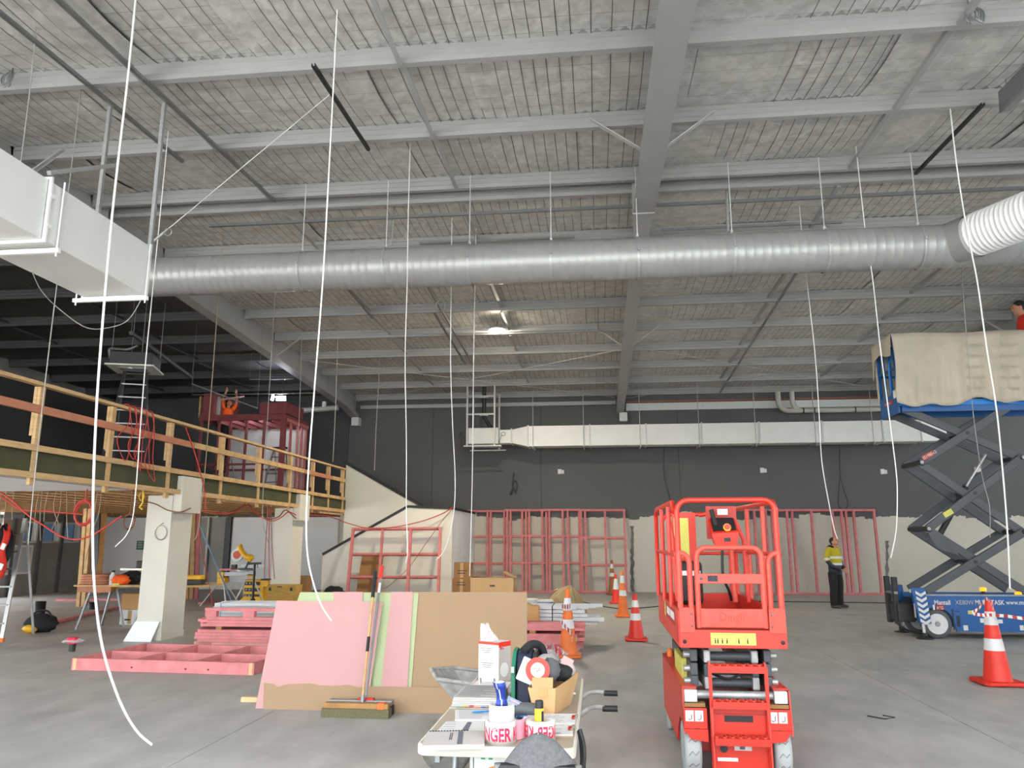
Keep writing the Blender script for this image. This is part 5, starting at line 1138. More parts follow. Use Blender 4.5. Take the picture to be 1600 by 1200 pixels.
def sheet(px, z0_, h, m, name, label, cat, mat_edge='paper', grp=None):
    P = [G(a, b, TZ+z0_+h) for a, b in px]; n = len(P); B = MB()
    B.add([(p_.x, p_.y, TZ+z0_+h) for p_ in P]+[(p_.x, p_.y, TZ+z0_) for p_ in P], [tuple(range(n)), tuple(range(2*n-1, n-1, -1))]+[(i, i+n, (i+1) % n+n, (i+1) % n) for i in range(n)])
    B.mi = [0]+[1]*(n+1); o_ = B.build(name, [m, mat_edge]); tag(o_, label, cat, grp); return o_, P
def lines_on(parent, P, n, z, m='ink', u0=.08, u1=.92, v0=.12, v1=.9, th=.003, seed=1):
    rnd_ = random.Random(seed); A, B_, C_, D_ = P     # A front-left, B front-right, C back-right, D back-left
    for k in range(n):
        v = v0+(v1-v0)*k/max(1, n-1); e = u1-(u1-u0)*rnd_.random()*.45; l = A.lerp(D_, v); r = B_.lerp(C_, v); a_, b_ = l.lerp(r, u0), l.lerp(r, e); MB().beam((a_.x, a_.y, z), (b_.x, b_.y, z), th, .0006).build('print_line', m, parent)
o, P = sheet([(659, 1165), (757, 1163), (757, 1141), (668, 1143)], 0, .018, 'paper_grey', 'spiral_document', 'thick spiral bound document at the front corner of the table', 'document')
A, B_, C_, D_ = P; zt2 = TZ+.0185
a_, b_ = A.lerp(B_, .55), D_.lerp(C_, .55); a2, b2 = A.lerp(B_, .64), D_.lerp(C_, .64)
MB().add([(a_.x, a_.y+.01, zt2), (a2.x, a2.y+.01, zt2), (b2.x, b2.y-.01, zt2), (b_.x, b_.y-.01, zt2)], [(0,1,2,3)]).build('cover_band', 'ink', o)
for q in (.42, .45): a_, b_ = A.lerp(B_, q).lerp(D_.lerp(C_, q), .35), A.lerp(B_, q).lerp(D_.lerp(C_, q), .85); MB().beam((a_.x, a_.y, zt2), (b_.x, b_.y, zt2), .004, .0006).build('print_line', 'ink_dark', o)
for k in range(14): q = D_.lerp(C_, .05+.05*k); MB().lathe([(.006, -.004), (.006, .004)], (q.x, q.y, zt2-.003), 8, 'x').build('binding_ring', 'black', o)
o, P = sheet([(684, 1141), (757, 1140), (757, 1126), (697, 1127)], 0, .012, 'paper', 'open_brochure', 'open brochure with dark band lying behind the spiral document', 'document')
A, B_, C_, D_ = P; MB().add([(A.lerp(B_, .52).x, A.y+.008, TZ+.0125), (A.lerp(B_, .66).x, A.y+.008, TZ+.0125), (D_.lerp(C_, .70).x, D_.y-.004, TZ+.0125), (D_.lerp(C_, .58).x, D_.y-.004, TZ+.0125)], [(0,1,2,3)]).build('cover_band', 'ink', o)
lines_on(o, [A, A.lerp(B_, .5), D_.lerp(C_, .5), D_], 4, TZ+.0125, seed=5)
o, P = sheet([(711, 1124), (786, 1124), (786, 1109), (711, 1109)], 0, .010, 'paper', 'notepad', 'handwritten notepad with blue pen lying across it', 'notepad'); lines_on(o, P, 7, TZ+.0105, seed=2)
p0_, p1_ = G(738, 1113, TZ+.02), G(775, 1110, TZ+.02); o = MB().tube([p0_, p0_.lerp(p1_, .1), p1_], .0045, 8).build('blue_pen', 'blue_bright'); tag(o, 'blue ballpoint pen on the handwritten notepad', 'pen')
# ring binder
rb = thing('ring_binder', 'thick open ring binder with coloured index tabs on the table', 'binder', (-.66, 4.35, TZ))
bx0, bx1, by0, by1 = -.785, -.53, 4.22, 4.60
MB().box((bx0-.01, by0-.01, TZ), (bx1+.01, by1+.35, TZ+.004)).build('cover', 'paper_grey', rb)
for k in range(5): MB().cbox(((bx0+bx1)/2+.002*math.sin(k*3), (by0+by1)/2, TZ+.010+k*.009), (bx1-bx0-.004*k, by1-by0-.006*k, .0075), (0, 0, .006*math.sin(k*2))).build('page_block', 'paper' if k % 2 else 'paper_grey', rb)
pgz = TZ+.0515
lines_on(rb, [Vector((bx0, by0, 0)), Vector((bx1, by0, 0)), Vector((bx1, by1, 0)), Vector((bx0, by1, 0))], 12, pgz, seed=8, th=.004)
for k, mm in enumerate(('green_print', 'tool_yellow', 'cone_red', 'cone_orange', 'blue_bright', 'cone_orange', 'tool_yellow')):
    MB().box((bx0+.03+k*.032, by0-.014, TZ+.006+.003*(k % 3)), (bx0+.055+k*.032, by0+.004, TZ+.008+.003*(k % 3))).build('index_tab', mm, rb)
for xx in (bx0+.09, bx0+.17): MB().tube([(xx, by1+.005, TZ+.05)]+[(xx, by1+.03-.025*math.cos(a), TZ+.05+.03*math.sin(a)) for a in (R(30*i) for i in range(7))], .0035, 6).build('ring', 'alu', rb)
MB().box((bx0+.02, by1+.06, TZ+.0045), (bx1-.02, by1+.33, TZ+.012)).build('left_page', 'paper', rb)
# respirator box with plastic bag
mb_ = thing('mask_box', 'white and red respirator carton with clear plastic bag on top', 'box', (-.66, 5.0, TZ))
q0 = G(747, 1063, TZ); rzb = R(-28)
E_ = Matrix.Rotation(rzb, 3, 'Z')
def loc(p_, o_=Vector((-.665, 5.02, TZ)), m_=E_): return o_+m_ @ Vector(p_)
def obx(c, d, name, m, par, o_=Vector((-.665, 5.02, TZ)), rz=rzb, bevel=0.): 
    b_ = MB(); b_.cbox(loc(c, o_, Matrix.Rotation(rz, 3, 'Z')), d, (0, 0, rz)); return b_.build(name, m, par, bevel=bevel)
body_ = obx((0, 0, .12), (.155, .13, .24), 'carton', 'paper', mb_, bevel=.003)
obx((0, -.0655, .232), (.154, .002, .016), 'red_band', 'cone_red', mb_); obx((.0785, 0, .225), (.002, .129, .03), 'red_band', 'cone_red', mb_)
obx((.0785, 0, .105), (.002, .129, .20), 'grey_side', 'paper_grey', mb_)
_d = MB(); cc = loc((.0805, -.005, .075)); ax = Matrix.Rotation(rzb, 3, 'Z') @ Vector((1, 0, 0)); _d.tube([cc-ax*.001, cc+ax*.001], .042, 20).build('product_picture', 'white_sticker', mb_)
for k in range(6): obx((-.01, -.0662, .20-.012*k-(.05 if k > 2 else 0)), (.10-.02*(k % 3), .001, .003), 'print_line', 'ink', mb_)
obx((.08, -.03, .205), (.001, .035, .018), 'logo_patch', 'red_dark', mb_)
lettering('brand_print', '3M', .026, loc((.0812, -.045, .197)), ax.cross(Vector((0, 0, 1)))*-1, (0, 0, 1), 'white_sticker', mb_)
def bagf(u, v):
    a = 2*math.pi*u; rr = (.05+.012*math.sin(5*a+2)+.008*math.sin(9*a))*(1-v*.6); c_ = loc((-.03-.05*v, 0, .23)); return (c_.x+rr*math.cos(a), c_.y+rr*math.sin(a), c_.z+.10*v+.015*math.sin(7*a+v*6)*v)
MB().grid(bagf, 28, 8, False).build('plastic_bag', 'plastic_wrap', mb_); M['plastic_wrap'].node_tree.nodes['Principled BSDF'].inputs['Alpha'].default_value = .6
# dark equipment case
ec = thing('equipment_case', 'dark grey equipment case with green edge trim on the table', 'case', (-.44, 4.45, TZ))
MB().prism([(4.30, 0), (4.62, 0), (4.64, .16), (4.60, .235), (4.50, .27), (4.38, .265), (4.31, .20)], (-.455, 0, TZ), (0, 1, 0), (0, 0, 1), .085).build('shell', 'navy', ec, bevel=.015)
MB().prism([(4.28, 0), (4.63, 0), (4.65, .16), (4.60, .24), (4.50, .272), (4.38, .268), (4.29, .20)], (-.478, 0, TZ), (0, 1, 0), (0, 0, 1), .022).build('green_rim', 'green_dark', ec, bevel=.004)
MB().prism([(4.31, .0), (4.60, 0), (4.60, .26), (4.36, .262), (4.32, .2)], (-.37, 0, TZ), (0, 1, 0), (0, 0, 1), .03).build('lid', 'black', ec, bevel=.012)
MB().tube(smooth_path([(-.42, 4.36, TZ+.27), (-.38, 4.40, TZ+.30), (-.33, 4.46, TZ+.28), (-.31, 4.5, TZ+.2)], 5), .022, 8).build('carry_strap', 'black_cloth', ec)
MB().box((-.476, 4.276, TZ+.17), (-.462, 4.279, TZ+.20)).build('white_tab', 'white_sticker', ec)
# open carton full of gear
cbx = thing('cardboard_box', 'open tapered cardboard box filled with tools and bags on the table', 'box', (-.24, 4.25, TZ))
fb0, fb1, yb0, yb1 = -.345, -.235, 4.10, 4.42; h_ = .225
MB().add([(-.34, 4.12, TZ), (-.24, 4.10, TZ), (-.17, 4.38, TZ), (-.31, 4.38, TZ), (-.372, 4.12, TZ+.125), (-.232, 4.09, TZ+.13), (-.125, 4.44, TZ+.15), (-.33, 4.44, TZ+.15)], [(3,2,1,0),(0,1,5,4),(1,2,6,5),(2,3,7,6),(3,0,4,7)]).build('body', 'cardboard_light', cbx, solid=.005)
fl_ = MB().add([(-.352, 4.114, TZ+.125), (-.245, 4.092, TZ+.13), (-.243, 4.082, TZ+.182), (-.350, 4.104, TZ+.178)], [(0,1,2,3)]).build('flap', 'cardboard_light', cbx, solid=.004)
MB().cbox((-.292, 4.099, TZ+.105), (.04, .002, .04), (R(-3), 0, R(-11))).build('tape_patch', 'cardboard', cbx); MB().cbox((-.285, 4.107, TZ+.035), (.045, .002, .05), (R(-3), 0, R(-11))).build('tape_patch', 'cardboard', cbx)
o = thing('tape_measure', 'red and white round tape reel sticking out of the open box', 'tape reel', (-.30, 4.2, TZ+.2))
c_ = PY(840, 1047, 4.15); ax = Vector((.1, -1, .15)).normalized(); MB().tube([c_-ax*.02, c_+ax*.02], .062, 26).build('case', 'cone_red', o); MB().tube([c_+ax*.02, c_+ax*.022], .036, 22).build('label', 'white_sticker', o)
lettering('hand_mark', 'GF', .03, c_+ax*.0235+Vector((-.02, 0, -.01)), (1, 0, 0), (0, .1, 1), 'ink_dark', o)
o = MB().cbox(PY(829, 1050, 4.20), (.12, .010, .12), (R(-8), R(22), 0)).build('white_plate', 'white_sticker', None, False, bevel=.008); tag(o, 'white square cover plate tucked behind the red reel in the box', 'cover plate')
for k, (px, py, yy, rr, mm, lb) in enumerate(((860, 1047, 4.24, (.05, .07, .06), 'rubber_dark', 'dark rubber hose bundle in the open box'), (876, 1050, 4.30, (.065, .07, .045), 'black_cloth', 'black work gloves bundled in the open box'), (884, 1044, 4.36, (.05, .05, .05), 'plastic_wrap', 'clear plastic bag of parts at the top of the open box'), (856, 1034, 4.33, (.06, .05, .04), 'cement_grey', 'grey rag at the back of the open box'))):
    q = PY(px, py, yy); o = MB().blob(q, rr, 14, 10, .16, k+3).build(('hose_bundle', 'work_gloves', 'parts_bag', 'rag')[k], mm); tag(o, lb, ('hose', 'gloves', 'bag', 'rag')[k])
q = PY(884, 1040, 4.30); o = MB().cbox(q, (.06, .005, .09), (R(-30), R(25), 0)).build('label_card', 'board_pink', None, False); tag(o, 'pink and white label card in the open box', 'card')
# glove or pouch with a cyan sticker
q = G(812, 1108, TZ+.03); t_ = thing('tool_pouch', 'small dark tool pouch with a cyan card beside the open box', 'pouch', (q.x, q.y, TZ))
MB().blob((q.x+.03, q.y, TZ+.03), (.075, .06, .032), 14, 8, .12, 4).build('pouch', 'rubber_dark', t_); MB().cbox((q.x-.025, q.y-.02, TZ+.068), (.075, .004, .036), (R(-55), R(25), R(10))).build('card', 'cable_blue', t_); MB().cbox((q.x-.022, q.y-.024, TZ+.069), (.05, .003, .010), (R(-55), R(25), R(10))).build('card_print', 'tape_pale', t_)
o = MB().tube(smooth_path([G(788, 1098, TZ+.01), G(795, 1110, TZ+.01), G(803, 1118, TZ+.008), G(815, 1122, TZ+.01)], 5), .006, 6).build('headset_lead', 'black'); tag(o, 'short black cord on the table in front of the case', 'cord')
o = MB().cbox(G(815, 1120, TZ+.008), (.06, .018, .014), (0, 0, R(15))).build('utility_knife', 'blue_paint', None, False, bevel=.004); tag(o, 'blue handled knife lying beside the black cord', 'knife')
# tape rolls
def roll(label, c, r, ri, h, m, name='tape_roll'):
    t_ = thing(name, label, 'tape', c); MB().lathe([(ri, 0), (r, 0), (r, h), (ri, h), (ri, 0)], c, 36, cap=False).build('roll', m, t_); return t_
def wrap_text(txt, c, r, size, a0, m, par, flip=False, z=.0, sx=.8):
    me = text_mesh(txt, size, 0, 'LEFT', sx, .002); vs = []
    for v in me.vertices: a = a0+(-1 if flip else 1)*v.co.x/r; vs.append((c[0]+(r+.0008)*math.cos(a), c[1]+(r+.0008)*math.sin(a), c[2]+z+v.co.y))
    B = MB(); B.add(vs, [tuple(p_.vertices) for p_ in me.polygons]); bpy.data.meshes.remove(me); return B.build('print', m, par)
c1 = G(777, 1170, TZ); c1 = Vector((c1.x, 3.56, TZ)); r1 = roll('roll of red lettered danger tape under the white roll', c1, .068, .045, .088, 'paper')
wrap_text('DANGER KEEP', c1, .068, .075, R(-218), 'tape_print', r1, False, .016, .68)
c3 = Vector((c1.x+.004, c1.y+.004, TZ+.0885)); r3 = roll('plain white tape roll with crushed can stacked on danger tape', c3, .056, .050, .066, 'duct_white')
c2 = Vector((G(840, 1165, TZ).x+.005, 3.62, TZ)); r2 = roll('roll of danger tape holding the yellow glue can', c2, .066, .037, .082, 'paper')
wrap_text('DANGER KEEP', c2, .066, .07, R(62), 'tape_print', r2, True, .016, .66)
me = None
tl = MB(); A_ = Vector((c1.x+.06, c1.y+.03, TZ+.005)); B2 = Vector((c2.x-.055, c2.y+.035, TZ+.005))
o = MB().grid(lambda u, v: (A_.x+(B2.x-A_.x)*u, A_.y+(B2.y-A_.y)*u-.02*math.sin(math.pi*u), TZ+.004+.080*v), 14, 1).build('tape_tail', 'tape_pale', None); tag(o, 'translucent strip of danger tape running between the two rolls', 'tape')
lettering('print', 'KEEP', .07, B2+Vector((-.002, -.030, .012)), (-1, 0, 0), (0, 0, 1), 'tape_print', o, .55, depth=-.003, bold=.002)
can = thing('crushed_can', 'crushed blue and silver drink can standing in the white roll', 'can', (c3.x, c3.y, TZ+.09))
def canf(u, v):
    a = 2*math.pi*u; z = .155*v; w_ = .026*(1+.06*math.sin(2*a+v*5)); sq = 1-.38*math.exp(-((v-.62)/.13)**2)*(.6+.4*math.cos(a-1)); rr = w_*sq*(1.12 if v > .85 else 1)
    return (c3.x-.012+.012*math.sin(v*3.2)+rr*math.cos(a), c3.y+rr*math.sin(a), TZ+.09+z)
b = MB().grid(canf, 28, 18); b.mi = [1 if (i % 28) == 22-(i//28)//5 and (i//28) > 4 else 0 for i in range(len(b.f))]; b.build('body', ['can_blue', 'can_silver'], can)
MB().lathe([(.024, 0), (.027, .004), (.022, .003)], (c3.x-.012+.012*math.sin(3.2), c3.y, TZ+.243), 20).build('rim', 'can_silver', can)
gc = thing('glue_can', 'yellow spray can with black cap standing in the danger tape roll', 'spray can', (c2.x, c2.y, TZ))
MB().lathe([(.021, .0), (.021, .125), (.018, .13)], (c2.x-.005, c2.y, TZ), 20).build('body', 'tool_yellow', gc); MB().lathe([(.0185, .13), (.0185, .158), (.015, .163)], (c2.x-.005, c2.y, TZ), 20).build('cap', 'black', gc)
MB().add([(c2.x-.005+.0215*math.cos(a), c2.y+.0215*math.sin(a), TZ+z) for z in (.02, .12) for a in (R(-60), R(-40), R(-20))], [(0,1,4,3),(1,2,5,4)]).build('label_stripe', 'navy', gc)
# clipboards on the right
def clipboard(label, px, z, m='cardboard_dark', n=5, seed=3):
    t_ = thing('clipboard', label, 'clipboard', G(*px[0], TZ)); P = [G(a, b, TZ+z) for a, b in px]
    for k, (hh, mm, ins) in enumerate(((.004, m, 0.), (.008, 'paper', .006))):
        B = MB(); n_ = 4; c_ = sum(P, Vector())/4; Q = [c_+(p_-c_)*(1-ins*4) for p_ in P]; zz = z+(.0 if k == 0 else .0042)
        B.add([(q.x, q.y, TZ+zz+hh) for q in Q]+[(q.x, q.y, TZ+zz) for q in Q], [(0,1,2,3),(7,6,5,4),(0,4,5,1),(1,5,6,2),(2,6,7,3),(3,7,4,0)]); B.build(('board', 'paper_stack')[k], mm, t_)
    r = P[1].lerp(P[2], .5); MB().cbox((r.x-.015, r.y, TZ+z+.016), (.016, .06, .008)).build('clip', 'red_dark', t_); MB().tube([(r.x-.012, r.y-.03, TZ+z+.018), (r.x+.004, r.y-.03, TZ+z+.024), (r.x+.004, r.y+.03, TZ+z+.024), (r.x-.012, r.y+.03, TZ+z+.018)], .0025, 5).build('clip_wire', 'alu_dark', t_)
    lines_on(t_, P, n, TZ+z+.0126, seed=seed, u1=.8); return t_
clipboard('clipboard with ruled form and red clip behind the glue can', [(812, 1134), (899, 1134), (903, 1119), (820, 1119)], 0, 'paper_grey', 7, 4)
clipboard('clipboard with printed cover at the right front of the table', [(840, 1152), (896, 1152), (896, 1136), (840, 1136)], 0, 'cardboard', 3, 9)
p_ = G(791, 1114, TZ); o = MB().lathe([(.03, 0), (.036, .006), (.036, .02), (.03, .022)], p_, 22).build('plastic_disc', 'paper'); tag(o, 'round white plastic lid behind the white tape roll', 'disc')
p_ = G(891, 1084, TZ+.01); o = MB().tube([p_+Vector((-.03, 0, 0)), p_+Vector((.03, .01, 0))], .006, 8).build('marker_pen', 'alu'); tag(o, 'silver marker lying behind the open box', 'pen')
# sign under the table, grey and orange clothes on the near chair
sg = thing('medical_sign', 'white first aid cabinet with green squares under the table edge', 'cabinet', (-.47, 3.55, 0))
sgx = PY(740, 1190, 3.60).x
MB().box((sgx, 3.605, .12), (sgx+.20, 3.70, .685)).build('cabinet', 'duct_white', sg, bevel=.006)
MB().box((sgx-.018, 3.61, .10), (sgx-.004, 3.70, .69)).build('side_strip', 'white_sticker', sg)
zz = PY(760, 1181.5, 3.60).z; x_ = sgx+.032
for k, (a, b, c, d) in enumerate(((0, .018, -.014, .008), (.02, .032, -.006, .012), (.034, .052, -.014, .008))): MB().box((x_+a, 3.602, zz+c), (x_+b, 3.6045, zz+d)).build('green_square', 'green_print', sg)
lettering('sign_print', 'Medical', .026, (x_+.065, 3.603, zz-.004), (1, 0, 0), (0, 0, 1), 'green_print', sg)
chair = thing('draped_chair', 'chair with grey wool jacket and orange lining draped over its back', 'chair', (-.2, 2.95, 0))
pk = PY(838, 1156, 3.0)
def jk(u, v):
    a = (u-.5)*math.pi*1.5; s_ = v
    wv = .36*s_**.60; dep = .02+.16*s_; f = 1+.05*math.sin(9*u+3*v)*s_+.04*math.sin(17*u)*s_
    return (pk.x+wv*math.sin(a)*f+.02*math.sin(v*4)*v, pk.y+.10-dep*math.cos(a)*f, pk.z-.60*s_-.02*math.sin(u*13)*s_)
MB().grid(jk, 40, 24).build('grey_jacket', 'grey_wool', chair, solid=.012, sub=1)
def orf(u, v):
    a = u*math.pi; c_ = PY(772, 1197, 3.08); return (c_.x+.035-.10*math.cos(a)*(.6+.4*v), c_.y-.04*math.sin(a)+.03, c_.z-.022+.028*math.sin(a)-.32*v+.0)
MB().grid(orf, 20, 10).build('orange_lining', 'orange_cloth', chair, solid=.008)
for sx in (-1, 1):
    MB().tube([(pk.x+sx*.17, 3.12, .0), (pk.x+sx*.17, 3.10, .45), (pk.x+sx*.15, 3.06, pk.z-.10)], .013, 8).build('rear_leg', 'alu_dark', chair); MB().tube([(pk.x+sx*.18, 2.72, 0), (pk.x+sx*.18, 2.74, .45)], .013, 8).build('front_leg', 'alu_dark', chair)
MB().box((pk.x-.2, 2.72, .44), (pk.x+.2, 3.1, .47)).build('seat', 'black', chair, bevel=.012)
MB().box((pk.x-.16, 3.05, .60), (pk.x+.16, 3.09, pk.z-.1)).build('backrest', 'black', chair, bevel=.012)
o = MB().tube(smooth_path([PY(906, 1140, 3.75), PY(912, 1165, 3.72), PY(912, 1195, 3.7), PY(906, 1240, 3.7), PY(880, 1300, 3.7)], 6), .010, 8).tube(smooth_path([PY(904, 1142, 3.78), PY(908, 1165, 3.75), PY(908, 1200, 3.73), PY(900, 1250, 3.75), PY(878, 1302, 3.75)], 6), .008, 8).build('power_lead', 'black'); tag(o, 'doubled black power lead looping down beside the table corner', 'cord')

# ================================================================ WHEELBARROW
wbr = thing('wheelbarrow', 'cement crusted wheelbarrow standing behind the table', 'wheelbarrow', (-.75, 5.75, 0))
wy = 5.70
L0, R0 = PY(674, 1046, wy).x, PY(745, 1046, wy).x+.50
rim = [(L0, 0), (L0+.10, .30), (R0-.02, .28), (R0+.02, 0), (R0-.02, -.28), (L0+.10, -.30)]; bot = [(L0+.34, 0), (L0+.38, .13), (R0-.22, .13), (R0-.22, 0), (R0-.22, -.13), (L0+.38, -.13)]
zr = [PY(674, 1046, wy).z, .66, .60, .60, .60, .68]
B = MB(); n = 6
B.add([(x_, wy+y_, z_) for (x_, y_), z_ in zip(rim, zr)]+[(x_, wy+y_, .30) for x_, y_ in bot], [(i, (i+1) % n, (i+1) % n+n, i+n) for i in range(n)]+[tuple(range(n, 2*n))])
B.build('tray', 'cement_grey', wbr, solid=.008, bevel=.01)
MB().tube([(x_, wy+y_, z_) for (x_, y_), z_ in zip(rim, zr)]+[(rim[0][0], wy, zr[0])], .014, 8).build('rim_bead', 'cement_grey', wbr)
for s, (px, py) in ((1, (965, 1083.5)), (-1, (965, 1107.5))):
    yh = wy+s*.27; e_ = PY(px, py, yh); m_ = PY(px-55, py+6, yh)
    MB().tube(smooth_path([(L0+.25, wy+s*.10, .22), (R0-.3, wy+s*.20, .36), (m_.x-.1, yh, m_.z-.05), (m_.x+.06, yh, e_.z+.005), e_-Vector((.06, 0, 0))], 5), .016, 8).build('handle', 'cement_grey', wbr)
    MB().tube([e_-Vector((.10, 0, 0)), e_], .020, 10).build('grip', 'black', wbr)
    MB().tube([(R0-.25, wy+s*.18, .33), (R0-.18, wy+s*.2, .0)], .014, 8).build('leg', 'cement_dark', wbr)
MB().lathe([(.10, -.03), (.17, -.04), (.185, 0), (.17, .04), (.10, .03)], (L0+.12, wy, .185), 24, 'y').build('wheel', 'cement_dark', wbr)
MB().lathe([(.11, -.02), (.11, .02)], (L0+.12, wy, .185), 18, 'y').build('rim', 'cement_grey', wbr)

# small things on the floor
p_ = G(112, 1018); t_ = thing('drain_stub', 'capped grey drain stub with pink sleeve rising from the floor', 'pipe stub', (p_.x, p_.y, 0))
MB().lathe([(.045, 0), (.05, .10), (.045, .12)], p_, 14).build('pipe', 'tool_dark', t_); MB().box((p_.x-.06, p_.y-.05, .11), (p_.x+.07, p_.y+.05, .20)).build('sleeve', 'tape_print', t_, bevel=.008)
MB().blob((p_.x-.02, p_.y+.02, .15), (.16, .10, .035), 12, 6, .2, 2).build('plastic_film', 'plastic_wrap', t_)
for px, py, r, lb in ((61, 962, .11, 'dark drain pipe stub on the blue-lit floor near the windows'), (143, 952, .08, 'dark drain pipe stub behind the sawhorse')):
    p_ = G(px, py); o = MB().lathe([(r, 0), (r, .30 if px < 100 else .16), (r*.85, .30 if px < 100 else .16), (r*.85, .05)], p_, 18).build('drain_stub', 'black'); tag(o, lb, 'pipe stub')
p_ = G(1378, 1124); o = MB().tube([p_+Vector((-.10, .08, .012)), p_+Vector((.02, -.02, .008)), p_+Vector((.12, .02, .015)), p_+Vector((.02, .03, .03))], .006, 6).build('bent_wire', 'cable_dark'); tag(o, 'bent scrap of dark wire lying on the bare floor at right', 'wire')
o = MB().tube(smooth_path([G(905, 940), G(960, 951), G(1010, 950), G(1060, 944), G(1130, 940), G(1250, 941), G(1400, 943)], 5), .012, 6).build('floor_lead', 'cable_dark'); o.location.z = .012; tag(o, 'dark power lead lying across the far floor behind the cones', 'cord')

# ================================================================ PEOPLE
def figure(name, label, loc_, rz, parts, extras):
    """parts: (name, material, list of limbs); a limb is a list of (point, radii) rings or blobs fused into one skin by a voxel remesh"""
    t_ = thing(name, label, 'person', loc_, rz)
    for pn, m, shapes, vox in parts:
        b = MB()
        for sh in shapes:
            if sh[0] == 'b': b.blob(sh[1], sh[2], 16, 12)
            else:
                pts, rad = sh[1], sh[2]; n = 14; rings = []
                for i, (p_, r_) in enumerate(zip(pts, rad)):
                    p_ = Vector(p_); d = (Vector(pts[min(i+1, len(pts)-1)])-Vector(pts[max(i-1, 0)])).normalized()
                    rx, ry = r_ if isinstance(r_, tuple) else (r_, r_)
                    side = Vector((0, 1, 0)); side = (side-d*side.dot(d)); side = side.normalized() if side.length > .05 else Vector((1, 0, 0)); fwd = side.cross(d)
                    rings.append([p_+side*(rx*math.cos(t))+fwd*(ry*math.sin(t)) for t in (2*math.pi*k/n for k in range(n))])
                fs = [(i*n+k, i*n+(k+1) % n, (i+1)*n+(k+1) % n, (i+1)*n+k) for i in range(len(rings)-1) for k in range(n)]+[tuple(range(n-1, -1, -1)), tuple(range((len(rings)-1)*n, len(rings)*n))]
                b.add([v for g_ in rings for v in g_], fs, True)
        o_ = b.build(pn, m, t_, W=False)
        if vox:
            md = o_.modifiers.new('remesh', 'REMESH'); md.mode = 'VOXEL'; md.voxel_size = vox; md.use_smooth_shade = True
            sm = o_.modifiers.new('smooth', 'SMOOTH'); sm.factor = .5; sm.iterations = 4
    return t_
def hand(c, d, s, k=1.):
    """palm, four curled fingers and a thumb, seen from the wrist c along d"""
    c, d = Vector(c), Vector(d).normalized(); side = d.cross(Vector((0, 0, 1))).normalized() if abs(d.z) < .9 else Vector((0, 1, 0)); nrm = side.cross(d)
    sh = [('r', [c, c+d*.04, c+d*.085], [(.026, .018), (.042, .018), (.040, .014)])]
    for i in range(4):
        o_ = c+d*.08+side*(-.030+.02*i); L_ = (.065, .075, .07, .055)[i]
        sh.append(('r', [o_, o_+d*L_*.5-nrm*.008*k, o_+d*L_*.85-nrm*.03*k, o_+d*L_*.8-nrm*.05*k], [.0095, .009, .0085, .007]))
    sh.append(('r', [c+d*.03+side*s*.035, c+d*.06+side*s*.058-nrm*.01, c+d*.085+side*s*.05-nrm*.03], [.013, .011, .009]))
    return sh
# worker in the yellow jacket, facing +x, chin raised, hands clasped at the waist
gp_ = G(1309, 950); HT = 1.0
def head_shapes(c, tilt):
    m_ = Euler((0, tilt, 0)).to_matrix(); q = lambda *a: Vector(c)+m_ @ Vector(a)
    skin = [('b', q(0, 0, 0), (.092, .074, .108)), ('b', q(.035, 0, -.045), (.062, .056, .062)), ('b', q(.098, 0, -.012), (.019, .013, .022)), ('b', q(.088, 0, -.045), (.022, .026, .010)), ('b', q(.076, 0, -.088), (.026, .026, .02)), ('b', q(-.01, .075, -.012), (.022, .010, .03)), ('b', q(-.01, -.075, -.012), (.022, .010, .03)), ('b', q(.085, .03, .02), (.012, .02, .008)), ('b', q(.085, -.03, .02), (.012, .02, .008))]
    hair = [('b', q(-.020, 0, .030), (.094, .081, .092)), ('b', q(-.042, 0, -.012), (.064, .074, .072))]
    eyes = [('b', q(.088, .030, .004), (.010, .013, .008)), ('b', q(.088, -.030, .004), (.010, .013, .008))]
    mouth = [('b', q(.103, 0, -.048), (.008, .022, .005))]
    return skin, hair, eyes, mouth
sk, hr, ey, mo = head_shapes((.045, 0, 1.565), R(-24))
wr = [(.255, -.03, .90), (.265, .05, .93)]
sleeveR = [('r', [(-.01, -.185, 1.36), (-.035, -.245, 1.20), (-.03, -.255, 1.10)], [.072, .064, .058]), ('b', (-.005, -.17, 1.37), (.08, .075, .075))]
sleeveL = [('r', [(0, .185, 1.36), (.0, .245, 1.20), (.01, .25, 1.10)], [.072, .064, .058]), ('b', (0, .17, 1.37), (.08, .075, .075))]
foreR = [('r', [(-.03, -.255, 1.12), (.05, -.20, .99), (.19, -.07, .915)], [.058, .05, .04])]
foreL = [('r', [(.01, .25, 1.12), (.08, .19, 1.0), (.20, .08, .94)], [.058, .05, .04])]
